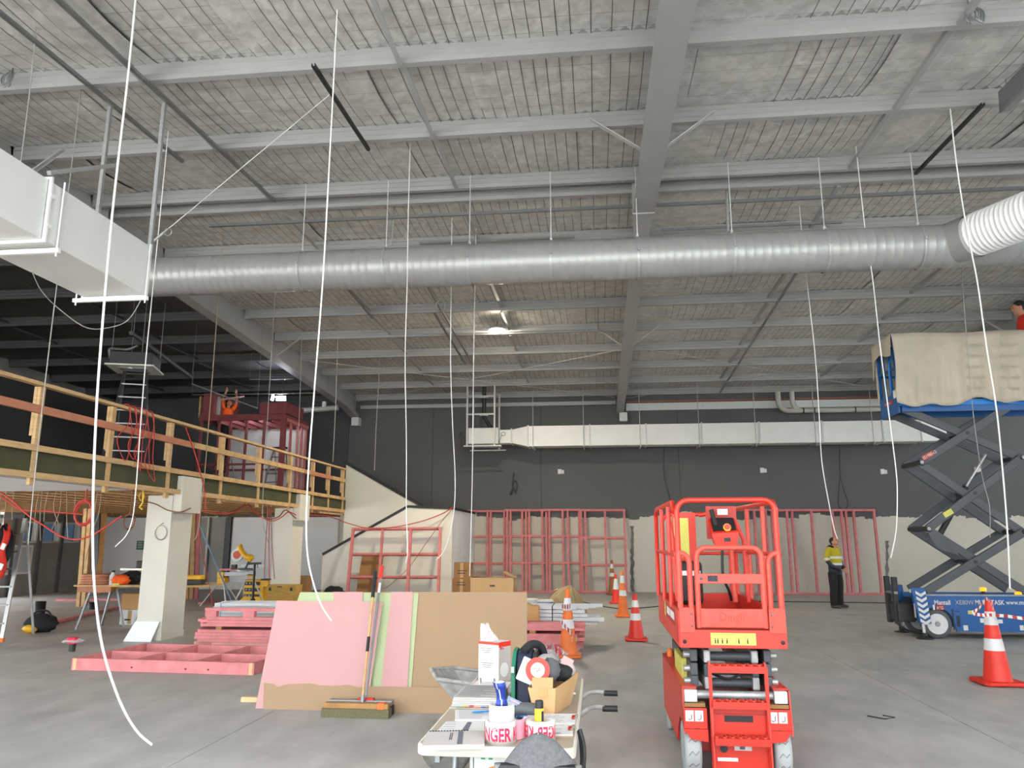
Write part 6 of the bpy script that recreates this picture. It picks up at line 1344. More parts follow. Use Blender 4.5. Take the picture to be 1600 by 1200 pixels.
worker = figure('person', 'person in yellow and navy jacket looking up beside the pink frames', gp_, R(-46), [
    ('body', 'skin', sk+[('r', [(.0, 0, 1.36), (.02, 0, 1.45), (.035, 0, 1.53)], [.062, .056, .055]), ('r', [(0, 0, .95), (.0, 0, 1.15), (0, 0, 1.38)], [(.14, .10), (.15, .11), (.12, .09)])]+hand((.20, -.06, .91), (.75, .3, -.35), 1)+hand((.21, .07, .935), (.7, -.3, -.4), -1), .010),
    ('hair', 'hair', hr, .010), ('eyes', 'black', ey, 0), ('mouth', 'red_dark', mo, 0),
    ('jacket_upper', 'hiviz', [('r', [(.02, 0, 1.02), (.03, 0, 1.15), (.01, 0, 1.28), (-.005, 0, 1.38), (0, 0, 1.43)], [(.185, .145), (.195, .15), (.205, .145), (.165, .11), (.08, .075)])]+sleeveR+sleeveL, .014),
    ('jacket_lower', 'navy', [('r', [(.015, 0, .78), (.015, 0, .9), (.02, 0, 1.05)], [(.19, .145), (.185, .145), (.187, .147)])]+foreR+foreL, .014),
    ('collar', 'black_cloth', [('r', [(-.03, 0, 1.40), (-.02, 0, 1.45), (-.015, 0, 1.48)], [(.10, .085), (.10, .088), (.085, .075)]), ('b', (-.085, 0, 1.42), (.05, .10, .06))], .012),
    ('trousers', 'trousers', [('r', [(0, 0, .80), (0, 0, .9)], [(.175, .13), (.17, .125)])]+[('r', [(0, s*.095, .84), (.012, s*.125, .62), (.015, s*.135, .47), (-.005, s*.14, .27), (-.01, s*.14, .07)], [(.105, .12), (.098, .108), (.085, .092), (.080, .085), (.076, .08)]) for s in (-1, 1)], .013),
    ('shoe', 'shoe', [('r', [(-.075, -.14, .045), (.02, -.14, .055), (.11, -.15, .04), (.175, -.155, .03)], [(.042, .042), (.048, .05), (.05, .036), (.03, .025)])], .010),
    ('shoe', 'shoe', [('r', [(-.07, .14, .045), (.03, .15, .055), (.12, .165, .04), (.18, .17, .03)], [(.042, .042), (.048, .05), (.05, .036), (.03, .025)])], .010)], None)
for zc, zh, rx, ry, cx_ in ((1.035, .028, .193, .155, .022), (1.19, .028, .207, .158, .026)):
    MB().grid(lambda u, v: (cx_+ry*math.cos(2*math.pi*u), rx*math.sin(2*math.pi*u), zc-zh+2*zh*v), 32, 1).build('reflective_band', 'reflective', worker, W=False)
for s in (-1, 1):
    MB().tube([(-.032+.0, s*.25, 1.175), (-.031, s*.255, 1.125)] if s < 0 else [(.004, .249, 1.175), (.008, .251, 1.125)], .067, 18, False).build('sleeve_band', 'reflective', worker, W=False)

# person working overhead in the mezzanine room
sk, hr, ey, mo = head_shapes((.03, 0, 1.58), R(-30))
p2 = PY(352, 640, 21.9); 
armU = lambda s: [('r', [(0, s*.17, 1.40), (.03, s*.26, 1.52), (.05, s*.27, 1.62)], [.07, .055, .048])]
figure('person', 'person in orange T-shirt and dark trousers reaching up inside the pink framed room', (p2.x, 22.05, p2.z-1.36), R(-20), [
    ('body', 'skin', sk+[('r', [(0, 0, 1.36), (.02, 0, 1.46), (.025, 0, 1.54)], [.062, .056, .055]), ('r', [(0, 0, .95), (0, 0, 1.15), (0, 0, 1.38)], [(.14, .10), (.15, .11), (.12, .09)])]+[sh for s in (-1, 1) for sh in [('r', [(.05, s*.27, 1.60), (.07, s*.27, 1.72), (.10, s*.20, 1.90)], [.046, .04, .03])]]+hand((.10, -.20, 1.89), (.2, .15, 1), 1)+hand((.10, .20, 1.89), (.2, -.15, 1), -1), .011),
    ('hair', 'hair', hr, .011), ('eyes', 'black', ey, 0),
    ('shirt', 'orange_cloth', [('r', [(0, 0, .92), (.0, 0, 1.1), (0, 0, 1.28), (0, 0, 1.40), (.01, 0, 1.45)], [(.185, .14), (.18, .14), (.20, .14), (.165, .11), (.08, .075)])]+armU(-1)+armU(1), .014),
    ('trousers', 'trousers', [('r', [(0, 0, .80), (0, 0, .96)], [(.175, .13), (.175, .13)])]+[('r', [(0, s*.09, .84), (.02, s*.10, .62), (.02, s*.11, .47), (-.02, s*.11, .27), (-.03, s*.11, .07)], [(.10, .115), (.092, .10), (.078, .085), (.072, .078), (.068, .072)]) for s in (-1, 1)], .014),
    ('shoe', 'shoe', [('r', [(-.09, -.11, .045), (.0, -.11, .055), (.10, -.115, .04), (.16, -.115, .03)], [(.042, .042), (.048, .05), (.05, .036), (.03, .025)])], .011),
    ('shoe', 'shoe', [('r', [(-.09, .11, .045), (.0, .11, .055), (.10, .115, .04), (.16, .115, .03)], [(.042, .042), (.048, .05), (.05, .036), (.03, .025)])], .011)], None)
P2F = p2.z-1.36
# person on the blue lift
sk, hr, ey, mo = head_shapes((.10, 0, 1.56), R(10))
p3 = PY(1600, 492, 14.4)
redp = figure('person', 'person in red top working on the raised blue lift platform', (p3.x+.04, 14.4, 4.021), R(170), [
    ('body', 'skin', sk+[('r', [(.02, 0, 1.34), (.06, 0, 1.44), (.09, 0, 1.52)], [.062, .056, .055]), ('r', [(0, 0, .95), (0, 0, 1.15), (.02, 0, 1.36)], [(.14, .10), (.15, .11), (.12, .09)])]+hand((.30, -.2, 1.1), (1, 0, .1), 1)+hand((.30, .2, 1.1), (1, 0, .1), -1), .012),
    ('hair', 'hair', hr, .012), ('eyes', 'black', ey, 0),
    ('shirt', 'red_cloth', [('r', [(0, 0, .85), (0, 0, 1.05), (.0, 0, 1.25), (.02, 0, 1.38), (.04, 0, 1.44)], [(.19, .15), (.19, .15), (.21, .15), (.17, .12), (.08, .08)])]+[('r', [(.01, s*.18, 1.36), (.04, s*.25, 1.2), (.06, s*.25, 1.1), (.18, s*.22, 1.08), (.31, s*.2, 1.1)], [.072, .062, .055, .048, .04]) for s in (-1, 1)], .014),
    ('trousers', 'trousers', [('r', [(0, 0, .80), (0, 0, .92)], [(.175, .13), (.172, .13)])]+[('r', [(0, s*.09, .84), (.012, s*.105, .62), (.015, s*.11, .47), (-.005, s*.115, .27), (-.01, s*.118, .07)], [(.098, .115), (.092, .10), (.078, .085), (.072, .078), (.068, .072)]) for s in (-1, 1)], .014),
    ('shoe', 'shoe', [('r', [(-.075, -.12, .045), (.02, -.12, .055), (.11, -.125, .04), (.175, -.125, .03)], [(.042, .042), (.048, .05), (.05, .036), (.03, .025)])], .012),
    ('shoe', 'shoe', [('r', [(-.07, .12, .045), (.02, .12, .055), (.11, .125, .04), (.175, .125, .03)], [(.042, .042), (.048, .05), (.05, .036), (.03, .025)])], .012)], None)

redp.scale = (1.12, 1.12, 1.12)

# ================================================================ ON THE MEZZANINE
rm = thing('framed_room', 'dimly lit pink timber framed room on the mezzanine', 'stud frame', (-10.3, 21.5, MZ))
rx0, rx1, ry0, ry1 = PY(309, 700, 21.2).x, PY(441, 700, 21.2).x, 21.2, 22.95
ztp = PY(375, 654, 21.2).z
mat('pink_dimmed', '7c3e40', .8, 0, .15, 6)  # pink timber with the room's dim light painted into its colour
def pst(x_, y_, z0_, z1_, m='pink_dimmed', w_=.05, d=.09): return MB().box((x_-w_/2, y_-d/2, z0_), (x_+w_/2, y_+d/2, z1_)).build('stud', m, rm)
for px in (312, 340, 358, 383, 411): pst(PY(px, 700, ry0).x, ry0, MZ+.05, ztp-.05)
pst(rx1, ry0, MZ+.05, ztp+.0, w_=.14, d=.12)
for yy in (21.75, 22.3, 22.6, ry1): pst(rx1, yy, MZ+.05, ztp-.05, 'pink_timber_dim')
for (p_, q_) in (((rx0, ry0), (rx1, ry0)), ((rx1, ry0), (rx1, ry1)), ((rx0, ry1), (rx1, ry1)), ((rx0, ry0), (rx0, ry1))):
    for z_, hh in ((ztp+.03, .17), (MZ+.025, .05)):
        MB().beam((*p_, z_), (*q_, z_), .09, hh).build('plate', 'pink_dimmed', rm)
    MB().beam((*p_, MZ+1.0), (*q_, MZ+1.0), .09, .05).build('nogging', 'pink_dimmed', rm); MB().beam((*p_, MZ+.35), (*q_, MZ+.35), .09, .05).build('nogging', 'pink_dimmed', rm)
MB().box((rx0+.1, ry1+.05, MZ), (rx1-.05, ry1+.08, ztp)).build('rear_lining', 'plaster_pale', rm)
for k in range(6): xx = rx0+.5+k*.42; MB().box((xx, ry0+.06, ztp-.10), (xx+.045, ry1, ztp+.0)).build('ceiling_joist', 'pink_timber_dim', rm)
a_, b_ = PY(406, 640, 21.15), PY(449, 640, 21.15); MB().box((a_.x, 21.13, ztp+.12), (b_.x, 21.17, PY(420, 629, 21.15).z)).build('bulkhead_board', 'pink_dimmed', rm)
MB().box((b_.x-.03, 21.17, ztp+.12), (b_.x, 22.4, PY(420, 629, 21.15).z)).build('bulkhead_side', 'pink_dimmed', rm)
for px, mm, ww in ((313, 'timber_raw', .05), (324, 'galv_white', .10), (341, 'alu', .09)): q = PY(px, 640, 21.5); MB().box((q.x-ww/2, 21.45, ztp+.1), (q.x+ww/2, 21.55, PY(px, 620, 21.5).z)).build('upper_stud', mm, rm)
MB().box((rx0, 21.3, ztp+.1), (rx0+.35, 22.9, PY(320, 617, 21.5).z)).build('upper_lining', 'pink_dimmed', rm)
# insulation batt held overhead, work lamp
q = PY(362, 622, 21.75); o = MB().cbox(q, (.62, .5, .05), (R(14), R(-8), R(8))).build('insulation_board', 'board_pink', None, False); tag(o, 'pink sheet held up to the ceiling by the person in orange', 'board')
wl_ = thing('work_lamp', 'dazzling white work lamp at the corner of the framed room', 'lamp', PY(438, 620, 21.9))
q = PY(440, 622, 21.9); MB().cbox(q, (.30, .10, .16), (R(20), 0, R(10))).build('housing', 'black', wl_); MB().cbox(q+Vector((0, -.06, -.02)), (.27, .02, .13), (R(20), 0, R(10))).build('panel', 'lamp_cool', wl_)
q = PY(426, 622, 21.9); MB().cbox(q, (.08, .03, .15), (R(10), R(20), 0)).build('side_panel', 'lamp_cool', wl_)
q = PY(440, 622, 21.9); MB().cyl((q.x, q.y+.06, q.z+.1), (q.x, q.y+.06, sag(q.y, q.x)-.02), .012, 6).build('hanger', 'cable_dark', wl_)
# silver pipes beside the lamp
a_, b_ = PY(456, 643, 22.6), PY(528, 637, 22.6)
sp_ = thing('silver_pipe', 'silver insulated pipe with tee beside the work lamp', 'pipe', (a_.x, 22.6, a_.z)); MB().tube([a_, b_], .085, 14).build('pipe', 'galv', sp_); q = a_.lerp(b_, .7); MB().tube([q, q+Vector((0, 0, .22))], .07, 12).build('tee', 'galv', sp_); MB().tube([q+Vector((0, 0, .2)), (q.x, q.y, sag(q.y, q.x)-.02)], .008, 6).build('hanger', 'cable_dark', sp_)
# pale ceiling lines (suspension tees) over the far end of the mezzanine
for (x0_, y0_, x1_, y1_, yy, lb) in ((300, 617, 500, 614, 21.6, 'long pale ceiling tee above the framed room'), (390, 593, 458, 592, 20.0, 'short pale ceiling tee above the framed room'), (300, 600, 402, 638, 17.0, 'loose pale conduit slanting down past the orange-shirted person')):
    a_, b_ = PY(x0_, y0_, yy), PY(x1_, y1_, yy); bm_ = MB().tube([a_, b_], .018, 6)
    for e_ in (a_, b_): bm_.tube([e_, (e_.x, e_.y, sag(e_.y, e_.x)-.02)], .003, 5)
    o = bm_.build('ceiling_tee', 'alu_dark'); tag(o, lb, 'ceiling rail')
# ceiling cassette air conditioner
ac = thing('ceiling_cassette', 'square ceiling cassette air conditioner hung above the mezzanine', 'air conditioner', PY(212, 575, 15.5))
q = PY(211, 577, 15.5); MB().cbox(q+Vector((0, 0, .16)), (.84, .84, .28), (0, 0, R(18))).build('casing', 'dark_steel', ac, bevel=.01); MB().cbox(q, (.98, .98, .035), (0, 0, R(18))).build('fascia', 'plaster_pale', ac, bevel=.01); MB().cbox(q+Vector((0, 0, -.025)), (.55, .55, .02), (0, 0, R(18))).build('grille', 'cement_grey', ac)
for s in (-1, 1): MB().cbox(q+Vector((.08+s*.055, -.3, -.08)), (.15, .01, .06), (0, R(35*s), R(18))).build('paper_tag', 'white_sticker', ac)
for sx, sy in ((-.35, -.35), (.35, -.35), (.35, .35), (-.35, .35)): e_ = q+Vector((sx, sy, .3)); MB().cyl(e_, (e_.x, e_.y, sag(e_.y, e_.x)-.02), .008, 5).build('hanger_rod', 'alu_dark', ac)
MB().tube(smooth_path([PY(172, 560, 15.7), PY(171, 546, 15.7), PY(180, 545, 15.7), PY(200, 546, 15.7), PY(215, 540, 15.7)], 4), .03, 8).build('refrigerant_pipe', 'alu_dark', ac)
a_, b_ = PY(205, 520, 15.0), PY(300, 590, 20.0); o = MB().tube([a_, b_], .05, 8).tube([a_, (a_.x, a_.y, sag(a_.y, a_.x)-.02)], .008, 5).tube([b_, (b_.x, b_.y, sag(b_.y, b_.x)-.02)], .008, 5).build('roof_conduit', 'dark_paint'); tag(o, 'dark conduit running away under the mezzanine roof', 'pipe')
# ladders
def step_ladder(label, loc_, rz, h, w0, w1, spread, rungs, m='alu', top=None, feet='black'):
    t_ = thing('step_ladder', label, 'ladder', loc_, rz)
    for s in (-1, 1):
        MB().beam((s*w0/2, -spread/2, .02), (s*w1/2, 0, h), .06, .028, (0, 1, 0)).build('stile', m, t_, W=False); MB().beam((s*w0/2*.9, spread/2, .02), (s*w1/2, .03, h-.03), .035, .022, (0, 1, 0)).build('rear_stile', m, t_, W=False)
        MB().cbox((s*w0/2, -spread/2, .03), (.08, .06, .06)).build('foot', feet, t_, W=False)
    for k in range(1, rungs+1):
        f = k/(rungs+1); ww = w0+(w1-w0)*f; MB().box((-ww/2, -spread/2*(1-f)-.04, h*f-.012), (ww/2, -spread/2*(1-f)+.04, h*f+.012)).build('step', 'alu_dark', t_, W=False)
    MB().box((-w1/2-.03, -.07, h-.01), (w1/2+.03, .09, h+.05)).build('top_cap', top or 'black', t_, W=False); return t_
q = PX(20, 860, -9.9)
step_ladder('aluminium step ladder at the left edge with a jacket hung on it', (-9.98, 12.35, 0), R(8), 1.98, .70, .42, .95, 6, feet='cone_orange')
jc = thing('jacket', 'black and red jacket hung over the left hand step ladder', 'jacket', (-10.0, 12.1, 1.2))
def jf(u, v):
    a = 2*math.pi*u; zt_ = 1.86-.92*v; w_ = .14+.20*math.sin(math.pi*min(1, v*1.1))**.6; c_ = -9.96-.05*v
    return (c_+w_*math.cos(a)*(1+.08*math.sin(5*a+v*4)), 11.98+.16*math.sin(a)*(1-.4*v)+.0, zt_+.02*math.sin(7*a))
MB().grid(jf, 32, 14).build('coat', 'black_cloth', jc); 
MB().grid(lambda u, v: (-9.73+.07*math.sin(u*3.1)+.03*math.sin(v*9), 11.90+.10*(u-.5), 1.80-.75*v-.05*math.sin(u*6)), 10, 12).build('red_lining', 'red_cloth', jc, solid=.02)
for zz in (1.50, 1.18): MB().cbox((-9.67, 11.84, zz), (.07, .02, .10), (0, R(20), 0)).build('reflective_patch', 'reflective', jc)
q = PX(200, 640, -9.6)
step_ladder('tall step ladder standing in the dark on the mezzanine', (PY(196, 650, 14.2).x, 14.4, MZ+.002), R(25), 2.22, .8, .40, 1.1, 7, 'dark_steel')
p_ = (p2.x+.02, 22.1, MZ+.002); stl = step_ladder('step ladder under the person in the orange T-shirt', p_, R(-20), max(1.0, P2F-MZ-.055), .6, .4, .7, 4)
step_ladder('aluminium step ladder standing open inside the framed room', (PY(430, 760, 21.6).x, 21.75, MZ+.002), R(-10), 1.5, .55, .36, .8, 5)
q = G(30, 990); tbg = thing('tool_bag', 'black and yellow tool bag on the floor at the ladder foot', 'bag', (q.x+.25, q.y+.3, 0))
MB().blob((q.x+.2, q.y+.25, .15), (.30, .18, .16), 18, 10, .10, 5).build('bag_body', 'black_cloth', tbg); MB().blob((q.x+.12, q.y+.10, .07), (.14, .08, .07), 12, 8, .1, 6).build('pocket', 'tool_yellow', tbg); MB().tube(smooth_path([(q.x, q.y+.25, .26), (q.x+.12, q.y+.22, .36), (q.x+.3, q.y+.25, .36), (q.x+.4, q.y+.25, .25)], 5), .018, 8).build('handle', 'black', tbg)

# ================================================================ WORK AREA UNDER THE MEZZANINE
def sawhorse(label, xc, yc, w_):
    t_ = thing('sawhorse', label, 'sawhorse', (xc, yc, 0)); z_ = .76
    MB().box((xc-.06, yc-w_/2, z_-.10), (xc+.06, yc+w_/2, z_)).build('beam', 'tool_yellow', t_, bevel=.01)
    for sx in (-1, 1):
        for sy in (-1, 1): MB().beam((xc+sx*.05, yc+sy*w_*.42, z_-.05), (xc+sx*.22, yc+sy*w_*.5, .0), .045, .03).build('leg', 'alu_dark', t_)
    return t_
g1, g2 = G(158, 980), G(262, 978); yb_ = 14.0
sawhorse('yellow sawhorse with grey legs under the bench end by the coiled hose', g1.x+.05, yb_, .75); sawhorse('yellow sawhorse with grey legs hidden partly by the column', g2.x, yb_, .75)
bt = thing('plank_bench', 'plank bench top laid across the sawhorses', 'bench', (-8.2, yb_, .76)); bz0 = .765
bxl, bxr = PY(119, 918, 13.7).x, PY(320, 915, 13.7).x
for k in range(3): MB().box((bxl+.05*(k % 2), 13.62+k*.26, bz0), (bxr-.1*(k % 2), 13.62+k*.26+.25, bz0+.03)).build('plank', 'timber_dark' if k == 1 else 'timber_raw', bt)
MB().box((bxl+.1, 13.60, bz0-.10), (bxl+.75, 13.64, bz0-.002)).build('apron', 'timber_red', bt); bz = bz0+.031
def on_bench(px, y_=13.8): return PY(px, 910, y_).x
c_ = Vector((on_bench(147), 13.85, bz)); o = thing('hose_coil', 'orange coil of hose lying on the bench end', 'hose', c_)
for k in range(4): MB().tube([(c_.x+(.26-.01*k)*math.cos(t), c_.y+.2*math.sin(t), bz+.028+k*.045) for t in (2*math.pi*i/28 for i in range(29))], .027, 8, False).build('turn', 'timber_red', o)
q = on_bench(178); o = thing('spray_bottle', 'white plastic bottle with black cap on the bench', 'bottle', (q, 13.75, bz)); MB().lathe([(.055, 0), (.058, .16), (.03, .20), (.03, .22)], (q, 13.75, bz), 16).build('body', 'white_sticker', o); MB().lathe([(.032, .22), (.032, .255)], (q, 13.75, bz), 12).build('cap', 'black', o)
q = on_bench(193); o = MB().blob((q, 13.72, bz+.085), (.17, .13, .10), 16, 10, .16, 9).build('orange_vest', 'orange_cloth'); tag(o, 'bundled orange safety vest on the bench', 'vest')
q = on_bench(203, 13.95); o = MB().blob((q, 14.0, bz+.11), (.22, .12, .13), 14, 8, .15, 11).build('black_bag', 'black_cloth'); tag(o, 'black bag heaped behind the orange vest', 'bag')
q = on_bench(187); o = MB().box((q, 13.60, bz+.0), (q+.12, 13.615, bz+.035)).build('yellow_label', 'yellow_sticker'); tag(o, 'small yellow label at the bench edge', 'label')
ts = thing('table_saw', 'yellow table saw with grey top behind the near column', 'table saw', (on_bench(222, 14.2), 14.2, bz)); a_, b_ = on_bench(205, 14.2), on_bench(232, 14.2)
MB().box((a_, 14.08, bz), (b_+.1, 14.4, bz+.25)).build('housing', 'tool_yellow', ts, bevel=.02); MB().box((a_-.12, 14.0, bz+.25), (b_+.2, 14.42, bz+.285)).build('top', 'alu', ts); MB().box((a_+.12, 14.1, bz+.286), (b_+.1, 14.3, bz+.42)).build('fence', 'tool_dark', ts, bevel=.02)
lettering('brand_print', 'DEWALT', .07, (a_+.04, 14.079, bz+.16), (1, 0, 0), (0, 0, 1), 'black', ts); MB().tube(smooth_path([(a_+.1, 14.06, bz+.05), (a_+.2, 14.04, bz+.07), (a_+.35, 14.05, bz+.16), (a_+.4, 14.07, bz+.2)], 4), .012, 6).build('cord', 'black', ts)
a_, b_ = on_bench(286, 13.9), on_bench(315, 13.9); pn = thing('planer', 'yellow and black power planer on the bench right of the column', 'power tool', ((a_+b_)/2, 13.9, bz)); MB().box((a_, 13.85, bz), (b_, 14.05, bz+.09)).build('base', 'tool_dark', pn, bevel=.015); MB().box((a_-.0, 13.86, bz+.091), (b_-.01, 14.04, bz+.17)).build('housing', 'tool_yellow', pn, bevel=.02)
carton('cardboard_box', 'white cardboard box on the floor under the plank bench', G(198, 974).x, G(198, 974).x+.42, 14.55, 14.95, 0, .28, 'white_sticker', prints=((.10, .22, .08, .11),))
carton('cardboard_box', 'brown cardboard box stacked on the white one under the bench', G(198, 974).x-.02, G(198, 974).x+.36, 14.58, 14.94, .281, .58, 'cardboard', seam=False)
# mitre saw on its stand
ms = thing('mitre_saw_stand', 'yellow mitre saw on a folding tripod stand', 'mitre saw', (PY(372, 920, 19.0).x, 19.0, 0)); Ym = 19.0
def Q(px, py, y_=Ym): return PY(px, py, y_)
MB().beam(Q(343, 897), Q(398, 896), .14, .09).build('stand_rail', 'alu_dark', ms); MB().cbox(Q(347, 898), (.16, .2, .14)).build('end_bracket', 'tool_yellow', ms, bevel=.01); MB().cbox(Q(348, 907), (.20, .2, .14)).build('end_clamp', 'tool_yellow', ms, bevel=.01)
MB().cbox(Q(367, 898), (.40, .12, .06)).build('rail_cover', 'tool_yellow', ms, bevel=.01); MB().cbox(Q(393, 899), (.16, .14, .08)).build('end_bracket', 'tool_yellow', ms, bevel=.01)
for (x0_, y0_, x1_, y1_, dy) in ((342, 910, 320, 947, -.25), (350, 910, 360, 952, -.25), (352, 910, 368, 944, .25), (384, 906, 369, 944, -.2), (396, 905, 408, 945, .2)): a_, b_ = Q(x0_, y0_), Q(x1_, y1_, Ym+dy); b_.z = .0; b_ = Vector((Q(x1_, y1_).x, Ym+dy, .0)); MB().tube([a_, b_], .018, 8).build('leg', 'alu', ms)
MB().cbox(Q(356, 890), (.5, .08, .05)).build('timber_piece', 'pink_timber', ms)
c_ = Q(383, 889); MB().lathe([(.20, -.05), (.20, .0), (.17, .02)], c_, 20).build('turntable', 'alu_dark', ms); MB().cbox(Q(390, 884), (.42, .05, .10)).build('fence', 'alu_dark', ms); MB().cbox(Q(366, 886), (.12, .1, .12)).build('work_clamp', 'tool_dark', ms)
c_ = Q(371, 867); MB().tube([c_+Vector((0, -.03, 0)), c_+Vector((0, .03, 0))], .16, 28).build('blade_guard', 'galv', ms); MB().tube([c_+Vector((0, -.034, 0)), c_+Vector((0, -.031, 0))], .10, 20).build('blade_label', 'red_worn', ms)
MB().tube(smooth_path([Q(374, 853), Q(378, 862), Q(386, 871), Q(393, 875)], 4), .065, 10).build('saw_arm', 'tool_yellow', ms); MB().cbox(Q(375, 853), (.09, .1, .06), (0, R(-30), 0)).build('handle', 'tool_yellow', ms, bevel=.01); MB().blob(Q(390, 871), (.12, .09, .08), 12, 8).build('motor', 'tool_yellow', ms); MB().tube(smooth_path([Q(390, 876), Q(387, 883), Q(384, 888)], 3), .035, 8).build('pivot', 'tool_dark', ms)
# yellow organiser cabinet
yc = thing('tool_organiser', 'yellow tool organiser on a splayed base behind the mitre saw', 'organiser', (Q(398, 930, 20.3).x, 20.3, 0)); a_, b_ = Q(384, 905, 20.3), Q(413, 938, 20.3)
MB().box((a_.x, 20.2, b_.z+.08), (b_.x, 20.45, a_.z)).build('body', 'tool_yellow', yc, bevel=.02); MB().prism([(a_.x-.12, 0), (b_.x+.02, 0), (b_.x, b_.z+.1), (a_.x+.04, b_.z+.1)], (0, 20.18, 0), (1, 0, 0), (0, 0, 1), -.25).build('base', 'tool_yellow', yc)
for k in range(3): 
    zz = a_.z-.10-k*.16; MB().box((a_.x+.03, 20.19, zz-.05), (b_.x-.1, 20.199, zz+.04)).build('tray', 'tool_dark', yc)
    for j in range(3): MB().blob((a_.x+.09+j*.09, 20.18, zz), (.03, .01, .025), 8, 5).build('fitting', 'galv', yc)
MB().box((b_.x-.05, 20.1, a_.z-.02), (b_.x+.14, 20.4, a_.z+.02)).build('shelf', 'tool_dark', yc); MB().cbox((b_.x+.06, 20.2, a_.z-.10), (.16, .12, .16)).build('charger', 'tool_yellow', yc)
a_, b_ = Q(398, 882, 18.4), Q(394, 952, 18.4); sd = thing('stand_pole', 'black stand pole with flared foot in front of the mitre saw', 'stand', (b_.x, 18.4, 0)); MB().tube([(b_.x, 18.4, .2), (a_.x, 18.4, a_.z)], .03, 8).build('pole', 'black', sd); MB().lathe([(.13, 0), (.11, .04), (.05, .22)], (b_.x, 18.4, 0), 12).build('foot', 'black', sd); MB().beam(Q(386, 881, 18.4), Q(408, 880, 18.4), .05, .05).build('cross_head', 'tool_dark', sd); MB().cbox(Q(410, 884, 18.4), (.08, .06, .06)).build('white_knob', 'white_sticker', sd)
a_, b_ = Q(417, 914, 17.2), Q(460, 950, 17.2); wc_ = thing('plywood_chest', 'plywood chest with black latches in front of the far column', 'chest', ((a_.x+b_.x)/2, 17.4, 0)); MB().box((a_.x, 17.2, 0), (b_.x, 17.62, a_.z)).build('body', 'plywood', wc_, bevel=.008)
for f in (.12, .86): MB().cbox((a_.x+(b_.x-a_.x)*f, 17.19, a_.z-.09), (.05, .02, .07)).build('latch', 'black', wc_)
MB().box((a_.x+.25, 17.195, a_.z-.05), (a_.x+.36, 17.199, a_.z-.03)).build('print', 'ink_dark', wc_)
a_, b_ = Q(460, 900, 19.4), Q(474, 930, 19.4); carton('cardboard_box', 'brown cardboard box beside the far column base', a_.x, b_.x+.1, 19.3, 19.7, 0, a_.z, 'cardboard_dark', prints=((.05, .15, .3, .36),))
a_ = Q(430, 870, 18.7); o = MB().tube([Vector((Q(426, 945, 18.7).x, 18.7, 0)), a_], .05, 8).build('rolled_banner', 'red_cloth'); tag(o, 'rolled red banner leaning on the far column', 'banner')
a_ = G(513, 917); o = MB().blob((Q(522, 915, 19.8).x, 19.8, .20), (.30, .2, .24), 14, 8, .2, 21).build('black_sack', 'black_cloth'); tag(o, 'black sack on the floor left of the stair-side frame', 'sack')
# leaning studs and poles
def lean(label, x0_, y0_, x1_, y1_, Yb_, Yt_, m, w_=.09, d=.045, round_=0):
    b_ = Vector((PY(x1_, y1_, Yb_).x, Yb_, 0.02)); t2 = PY(x0_, y0_, Yt_); t2.z = min(t2.z, 2.40); bm_ = MB()
    if round_: bm_.tube([b_, t2], round_, 8)
    else: bm_.beam(b_, t2, w_, d)
    tag(bm_.build('leaning_timber' if not round_ else 'leaning_pole', m), label, 'timber' if not round_ else 'pole')
lean('pale timber stud leaning by the windows, nearer the wall of glass', 134, 795, 122, 948, 18.0, 18.3, 'timber_raw'); lean('pale timber stud leaning right of its twin by the windows', 141, 795, 130, 949, 18.0, 18.3, 'timber_raw')
lean('dark red stud behind the two pale leaning ones', 139, 800, 136, 945, 18.4, 18.8, 'timber_red'); lean('dark steel stud leaning left of the white lining', 152, 800, 146, 930, 22, 22.3, 'dark_steel', .2); lean('brown timber stud leaning at the edge of the white lining', 163, 800, 152, 930, 22, 22.4, 'timber_dark', .16)
for k, (px, mm, lb) in enumerate(((296, 'timber_dark', 'brown timber post standing beside the near column'), (303, 'timber_raw', 'pale timber post standing beside the near column'), (311, 'pink_timber_dim', 'pink timber post standing beside the near column'), (306, 'pink_dimmed', 'dark red timber post standing beside the near column'))): lean(lb, px, 800, px-4, 935, 20.5+.12*k, 20.6+.12*k, mm, .10)
lean('pale blue pole slanting down towards the saw stand', 312, 820, 366, 948, 18.2, 17.2, 'cable_blue', round_=.016); lean('red pole slanting beside the near column', 309, 826, 335, 940, 17.6, 17.3, 'cable_red', round_=.010)
# plates on the floor
for (x0_, y0_, x1_, y1_, mm, lb) in ((42, 984, 190, 949, 'pink_timber', 'long pink bottom plate fixed to the floor towards the bench'), (88, 939, 190, 938, 'pink_timber', 'pink timber lying on the floor before the windows'), (42, 978, 80, 975, 'pink_timber', 'short pink board on the floor by the tool bag'), (312, 944, 338, 940, 'pink_timber', 'short pink offcut on the floor under the saw stand')):
    a_, b_ = G(x0_, y0_), G(x1_, y1_); o = MB().beam((a_.x, a_.y, .0275), (b_.x, b_.y, .0275), .09, .045).build('floor_plate', mm); o.location.z = -.004; tag(o, lb, 'timber')
o = MB().cyl(G(93, 921)+Vector((0, 0, .07)), G(130, 921)+Vector((0, 0, .07)), .07, 10).build('white_pipe', 'pvc'); tag(o, 'white plastic pipe lying at the foot of the window wall', 'pipe')
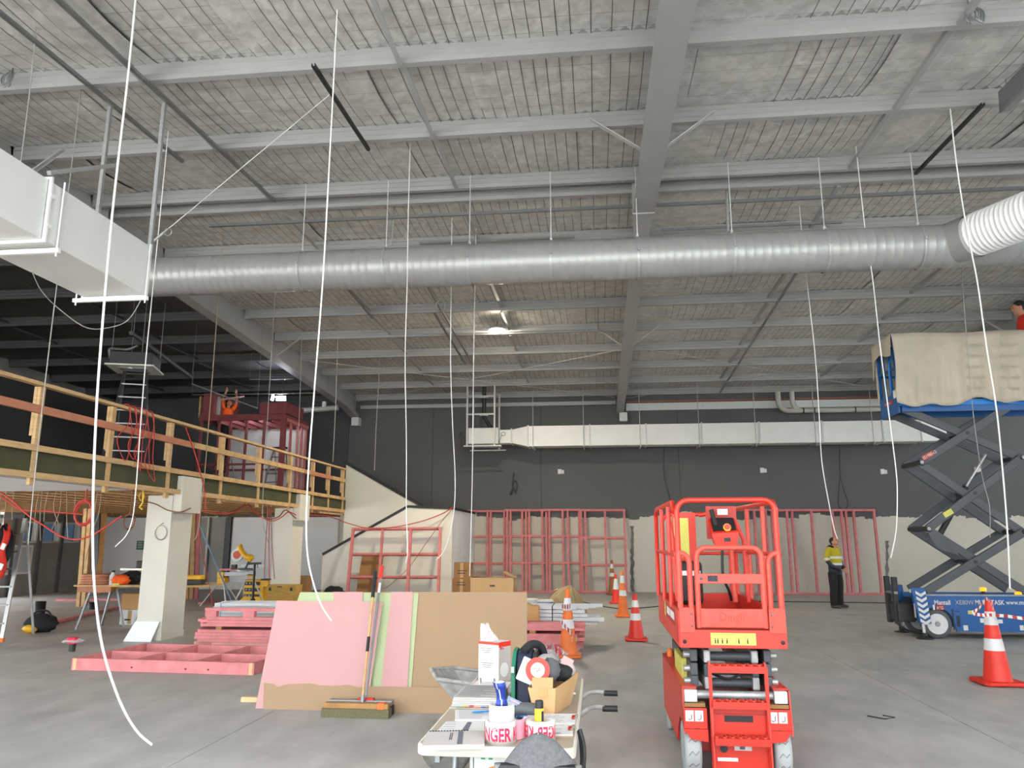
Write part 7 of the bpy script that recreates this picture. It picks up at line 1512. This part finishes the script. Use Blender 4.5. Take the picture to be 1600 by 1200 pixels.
# poster and sheet on the white lining
for (x0_, x1_, mm, nm, lb) in ((215, 225, 'green_dark', 'safety_poster', 'dark green safety poster pinned to the white lining'), (227, 235, 'paper', 'notice_sheet', 'white notice sheet pinned beside the green poster')):
    a_, b_ = PY(x0_, 845, YW), PY(x1_, 859, YW); o = MB().box((a_.x, YW-.036, b_.z), (b_.x, YW-.0315, a_.z)).build(nm, mm); tag(o, lb, 'poster')
    for k in range(4): MB().box((a_.x+.04, YW-.039, a_.z-.06-k*.06), (b_.x-.05, YW-.0365, a_.z-.04-k*.06)).build('print_line', 'white_sticker' if nm == 'safety_poster' else 'ink', o)
# ring of hose on the near column
c_ = PY(252, 832, 12.36); o = MB().tube([(c_.x+.10*math.cos(t), 12.352, c_.z+.115*math.sin(t)) for t in (2*math.pi*i/30 for i in range(31))], .006, 6, False).tube([(c_.x+.108*math.cos(t), 12.352, c_.z-.006+.12*math.sin(t)) for t in (2*math.pi*i/30 for i in range(31))], .005, 6, False).tube([(c_.x-.05, 12.35, c_.z+.10), (c_.x+.03, 12.35, c_.z+.16)], .006, 6).build('cable_ring', 'cable_grey'); tag(o, 'coiled grey cable ring hung on the near column', 'cable')
# cords slung below the soffit and over the rail
def cord(pts, Y, r, m, label): return cable(pts, Y, r, m, label, 'slung_cord', None)
cord([(-5, 766), (20, 783), (45, 806), (70, 822), (95, 838), (118, 843), (140, 838), (165, 824), (190, 806)], 10.5, .012, 'cable_red', 'red cord sagging across the windows from the soffit')
cord([(-5, 772), (25, 792), (38, 797), (70, 799), (112, 802), (130, 804)], 10.8, .010, 'cable_red', 'red cord running level under the soffit at the left')
c_ = PY(131, 801, 11.0); o = coil('', '', c_, .14, 4, '', rr=.012, hang=.35).build('cord_bundle', 'cable_red'); o.location.z = 0; tag(o, 'tangled bundle of red cord tied under the soffit', 'cord')
c_ = PY(202, 815, 12.6); o = coil('', '', c_, .10, 3, '', rr=.008, hang=.75).build('cord_bundle', 'cable_brown'); tag(o, 'small tangle of maroon cord under the soffit left of the column', 'cord')
cord([(244, 783), (260, 793), (278, 796), (297, 790), (330, 797), (355, 803), (385, 790), (405, 800), (425, 812), (440, 806), (455, 797), (470, 808), (500, 800), (545, 822)], 12.2, .010, 'cable_brown', 'brown cable slung across both columns, upper strand') if False else None
cord([(222, 782), (244, 788), (262, 797), (282, 800), (298, 794)], [11.6, 12.25, 12.3, 12.3, 12.6], .010, 'cable_brown', 'brown cable slung around the top of the near column')
cord([(298, 790), (320, 800), (345, 803), (368, 797), (387, 788), (402, 800), (420, 811), (436, 807), (447, 797), (466, 812), (480, 806)], [12.8, 13.4, 14.2, 15, 15.6, 16.2, 16.8, 17.2, 17.4, 17.7, 18.2], .014, 'cable_brown', 'brown cable draped between the two white columns')
cord([(300, 796), (330, 800), (360, 802), (387, 790), (405, 806), (425, 814), (440, 808), (452, 800), (470, 810)], [12.9, 13.7, 14.6, 15.5, 16.1, 16.8, 17.2, 17.4, 17.8], .012, 'cable_red', 'red cord draped between the two white columns')
cord([(470, 806), (510, 806), (545, 818), (580, 826), (620, 823), (660, 814), (690, 803), (707, 793)], [18.0, 19.4, 20.6, 21.0, 21.1, 21.15, 21.2, 21.25], .013, 'cable_red', 'red cord sagging from the mezzanine to the stair landing corner')
cord([(707, 795), (690, 815), (665, 850), (640, 885), (612, 912), (600, 920)], [21.25, 21.1, 20.9, 20.5, 20.0, 19.6], .009, 'cable_brown', 'thin brown cord slanting down from the stair landing corner')
for k, (px, py, c, lb) in enumerate(((418, 812, 'cable_brown', 'left'), (421, 812, 'cable_red', 'middle'), (424, 812, 'cable_brown', 'right'))): cord([(px, 776), (px, py-4), (px-1+(k-1)*2, 850), (px+(k-1)*5, 905)], 17.0, .010, c, '%s of three cords hanging down before the far column' % lb)
for k, (px, Yk) in enumerate(((222, 11.4), (300, 12.9), (387, 15.5), (470, 18.0))):
    a_ = PY(px, 776, Yk); a_.x = min(a_.x, MX+.05); o = MB().tube(smooth_path([(a_.x, a_.y, 2.42), (a_.x+.02, a_.y, a_.z-.08), (a_.x-.02, a_.y, a_.z-.16), (a_.x+.03, a_.y, a_.z-.20)], 4), .012, 6).tube([(a_.x+.04*math.cos(t), a_.y-.01, a_.z+.0+.06*math.sin(t)) for t in (2*math.pi*i/12 for i in range(13))], .008, 5).build('cable_tie', 'cable_yellow'); tag(o, ('yellow tie rope knotted under the rail left of the near column', 'yellow tie rope knotted under the rail right of the near column', 'yellow tie rope knotted midway between the columns', 'yellow tie rope knotted right of the far column')[k], 'rope')
rnd = random.Random(11)
for k, (px, L_) in enumerate(((3, 40), (8, 55), (22, 42), (62, 70), (66, 75), (77, 45), (90, 48), (95, 60), (104, 72), (118, 40), (153, 120), (158, 60))):
    a_ = PY(px, 770, 11.4+.15*(k % 5)); z1_ = PY(px, 770+L_, 11.4+.15*(k % 5)).z
    cordp = smooth_path([(a_.x, a_.y, 2.71), (a_.x, a_.y, 2.5), (a_.x+rnd.uniform(-.05, .05), a_.y, (2.4+z1_)/2), (a_.x+rnd.uniform(-.1, .12), a_.y, z1_)], 5); o = MB().tube(cordp, .0065, 6).build('wire_tail', 'cable_tan'); tag(o, 'tan wire tail dangling from the soffit, %s from the frame edge' % ORD[k], 'cable', 'wire tails under the soffit')
for k in range(5):
    px = 198+9*k; a_ = PX(px, 640+k*3, MX+.04); zb = 3.0-.06*k; o = MB().tube(smooth_path([(MX-.02, a_.y, 3.60), (MX+.07, a_.y+.02, 3.58), (MX+.09, a_.y+.05*math.sin(k*2), 3.3), (MX+.08, a_.y-.22+.13*(k % 3), zb+.05), (MX+.09, a_.y+.02+.05*k, zb-.25+.11*(k % 2)), (MX+.08, a_.y+.12+.05*(k % 2), zb+.1), (MX+.08, a_.y+.1, 3.3), (MX+.03, a_.y+.06, 3.59)], 5), .0065, 6).build('cord_loop', 'cable_red'); tag(o, 'loop of red extension cord on the guard rail, %s from the near end' % ORD[k], 'cord', 'red cord loops on the guard rail')
cord([(290, 668), (305, 710), (318, 760), (322, 800)], [12.1, 12.4, 12.6, 12.7], .010, 'cable_red', 'red cord hanging down outside the guard rail right of the loops')

gbk = thing('galvanised_bracket', 'galvanised sheet bracket at the upper right roof corner', 'bracket', PY(1590, 130, 8.8))
MB().beam(PY(1562, 160, 9.2), PY(1640, 82, 7.6), .02, .26).build('web', 'alu_dark', gbk); MB().beam(PY(1562, 160, 9.2)+Vector((.05, 0, -.12)), PY(1640, 82, 7.6)+Vector((.05, 0, -.12)), .12, .01).build('flange', 'galv', gbk)
MB().cyl(PY(1575, 150, 9.0), (PY(1575, 150, 9.0).x, 9.0, sag(9.0, 5.5)-.01), .008, 6).build('fixing_rod', 'galv', gbk)
import OpenImageIO as oiio, sys, numpy as np
b=oiio.ImageBuf('/workdir/render_main.png'); a=b.get_pixels(oiio.FLOAT)[:,:,:3]; h,w=a.shape[:2]; k=w/1600
for n,(x,y) in dict(ceilTL=(400,170),ceilTop=(760,40),ceilR=(1300,120),ceilMid=(860,320),ceilFarR=(1150,500),ceilFarL=(100,500),ductmid=(900,420),walldark=(1000,760),walllow=(1000,860),wallR=(1440,860),floorNL=(250,1130),floorN=(980,1150),floorR=(1380,1120),floorMid=(1120,1000)if 0 else (950,1010),floorFar=(1270,945),pinkB=(500,1000),brownB=(740,980),liftred=(1140,1000),col=(250,870),wallundermezz=(210,860),whiteduct=(120,340),canvas=(1450,580)).items():
    X,Y=int(x*k),int(y*k); p=a[max(0,Y-3):Y+4,max(0,X-3):X+4].reshape(-1,3).mean(0); print(n,(x,y),(p*255).astype(int))
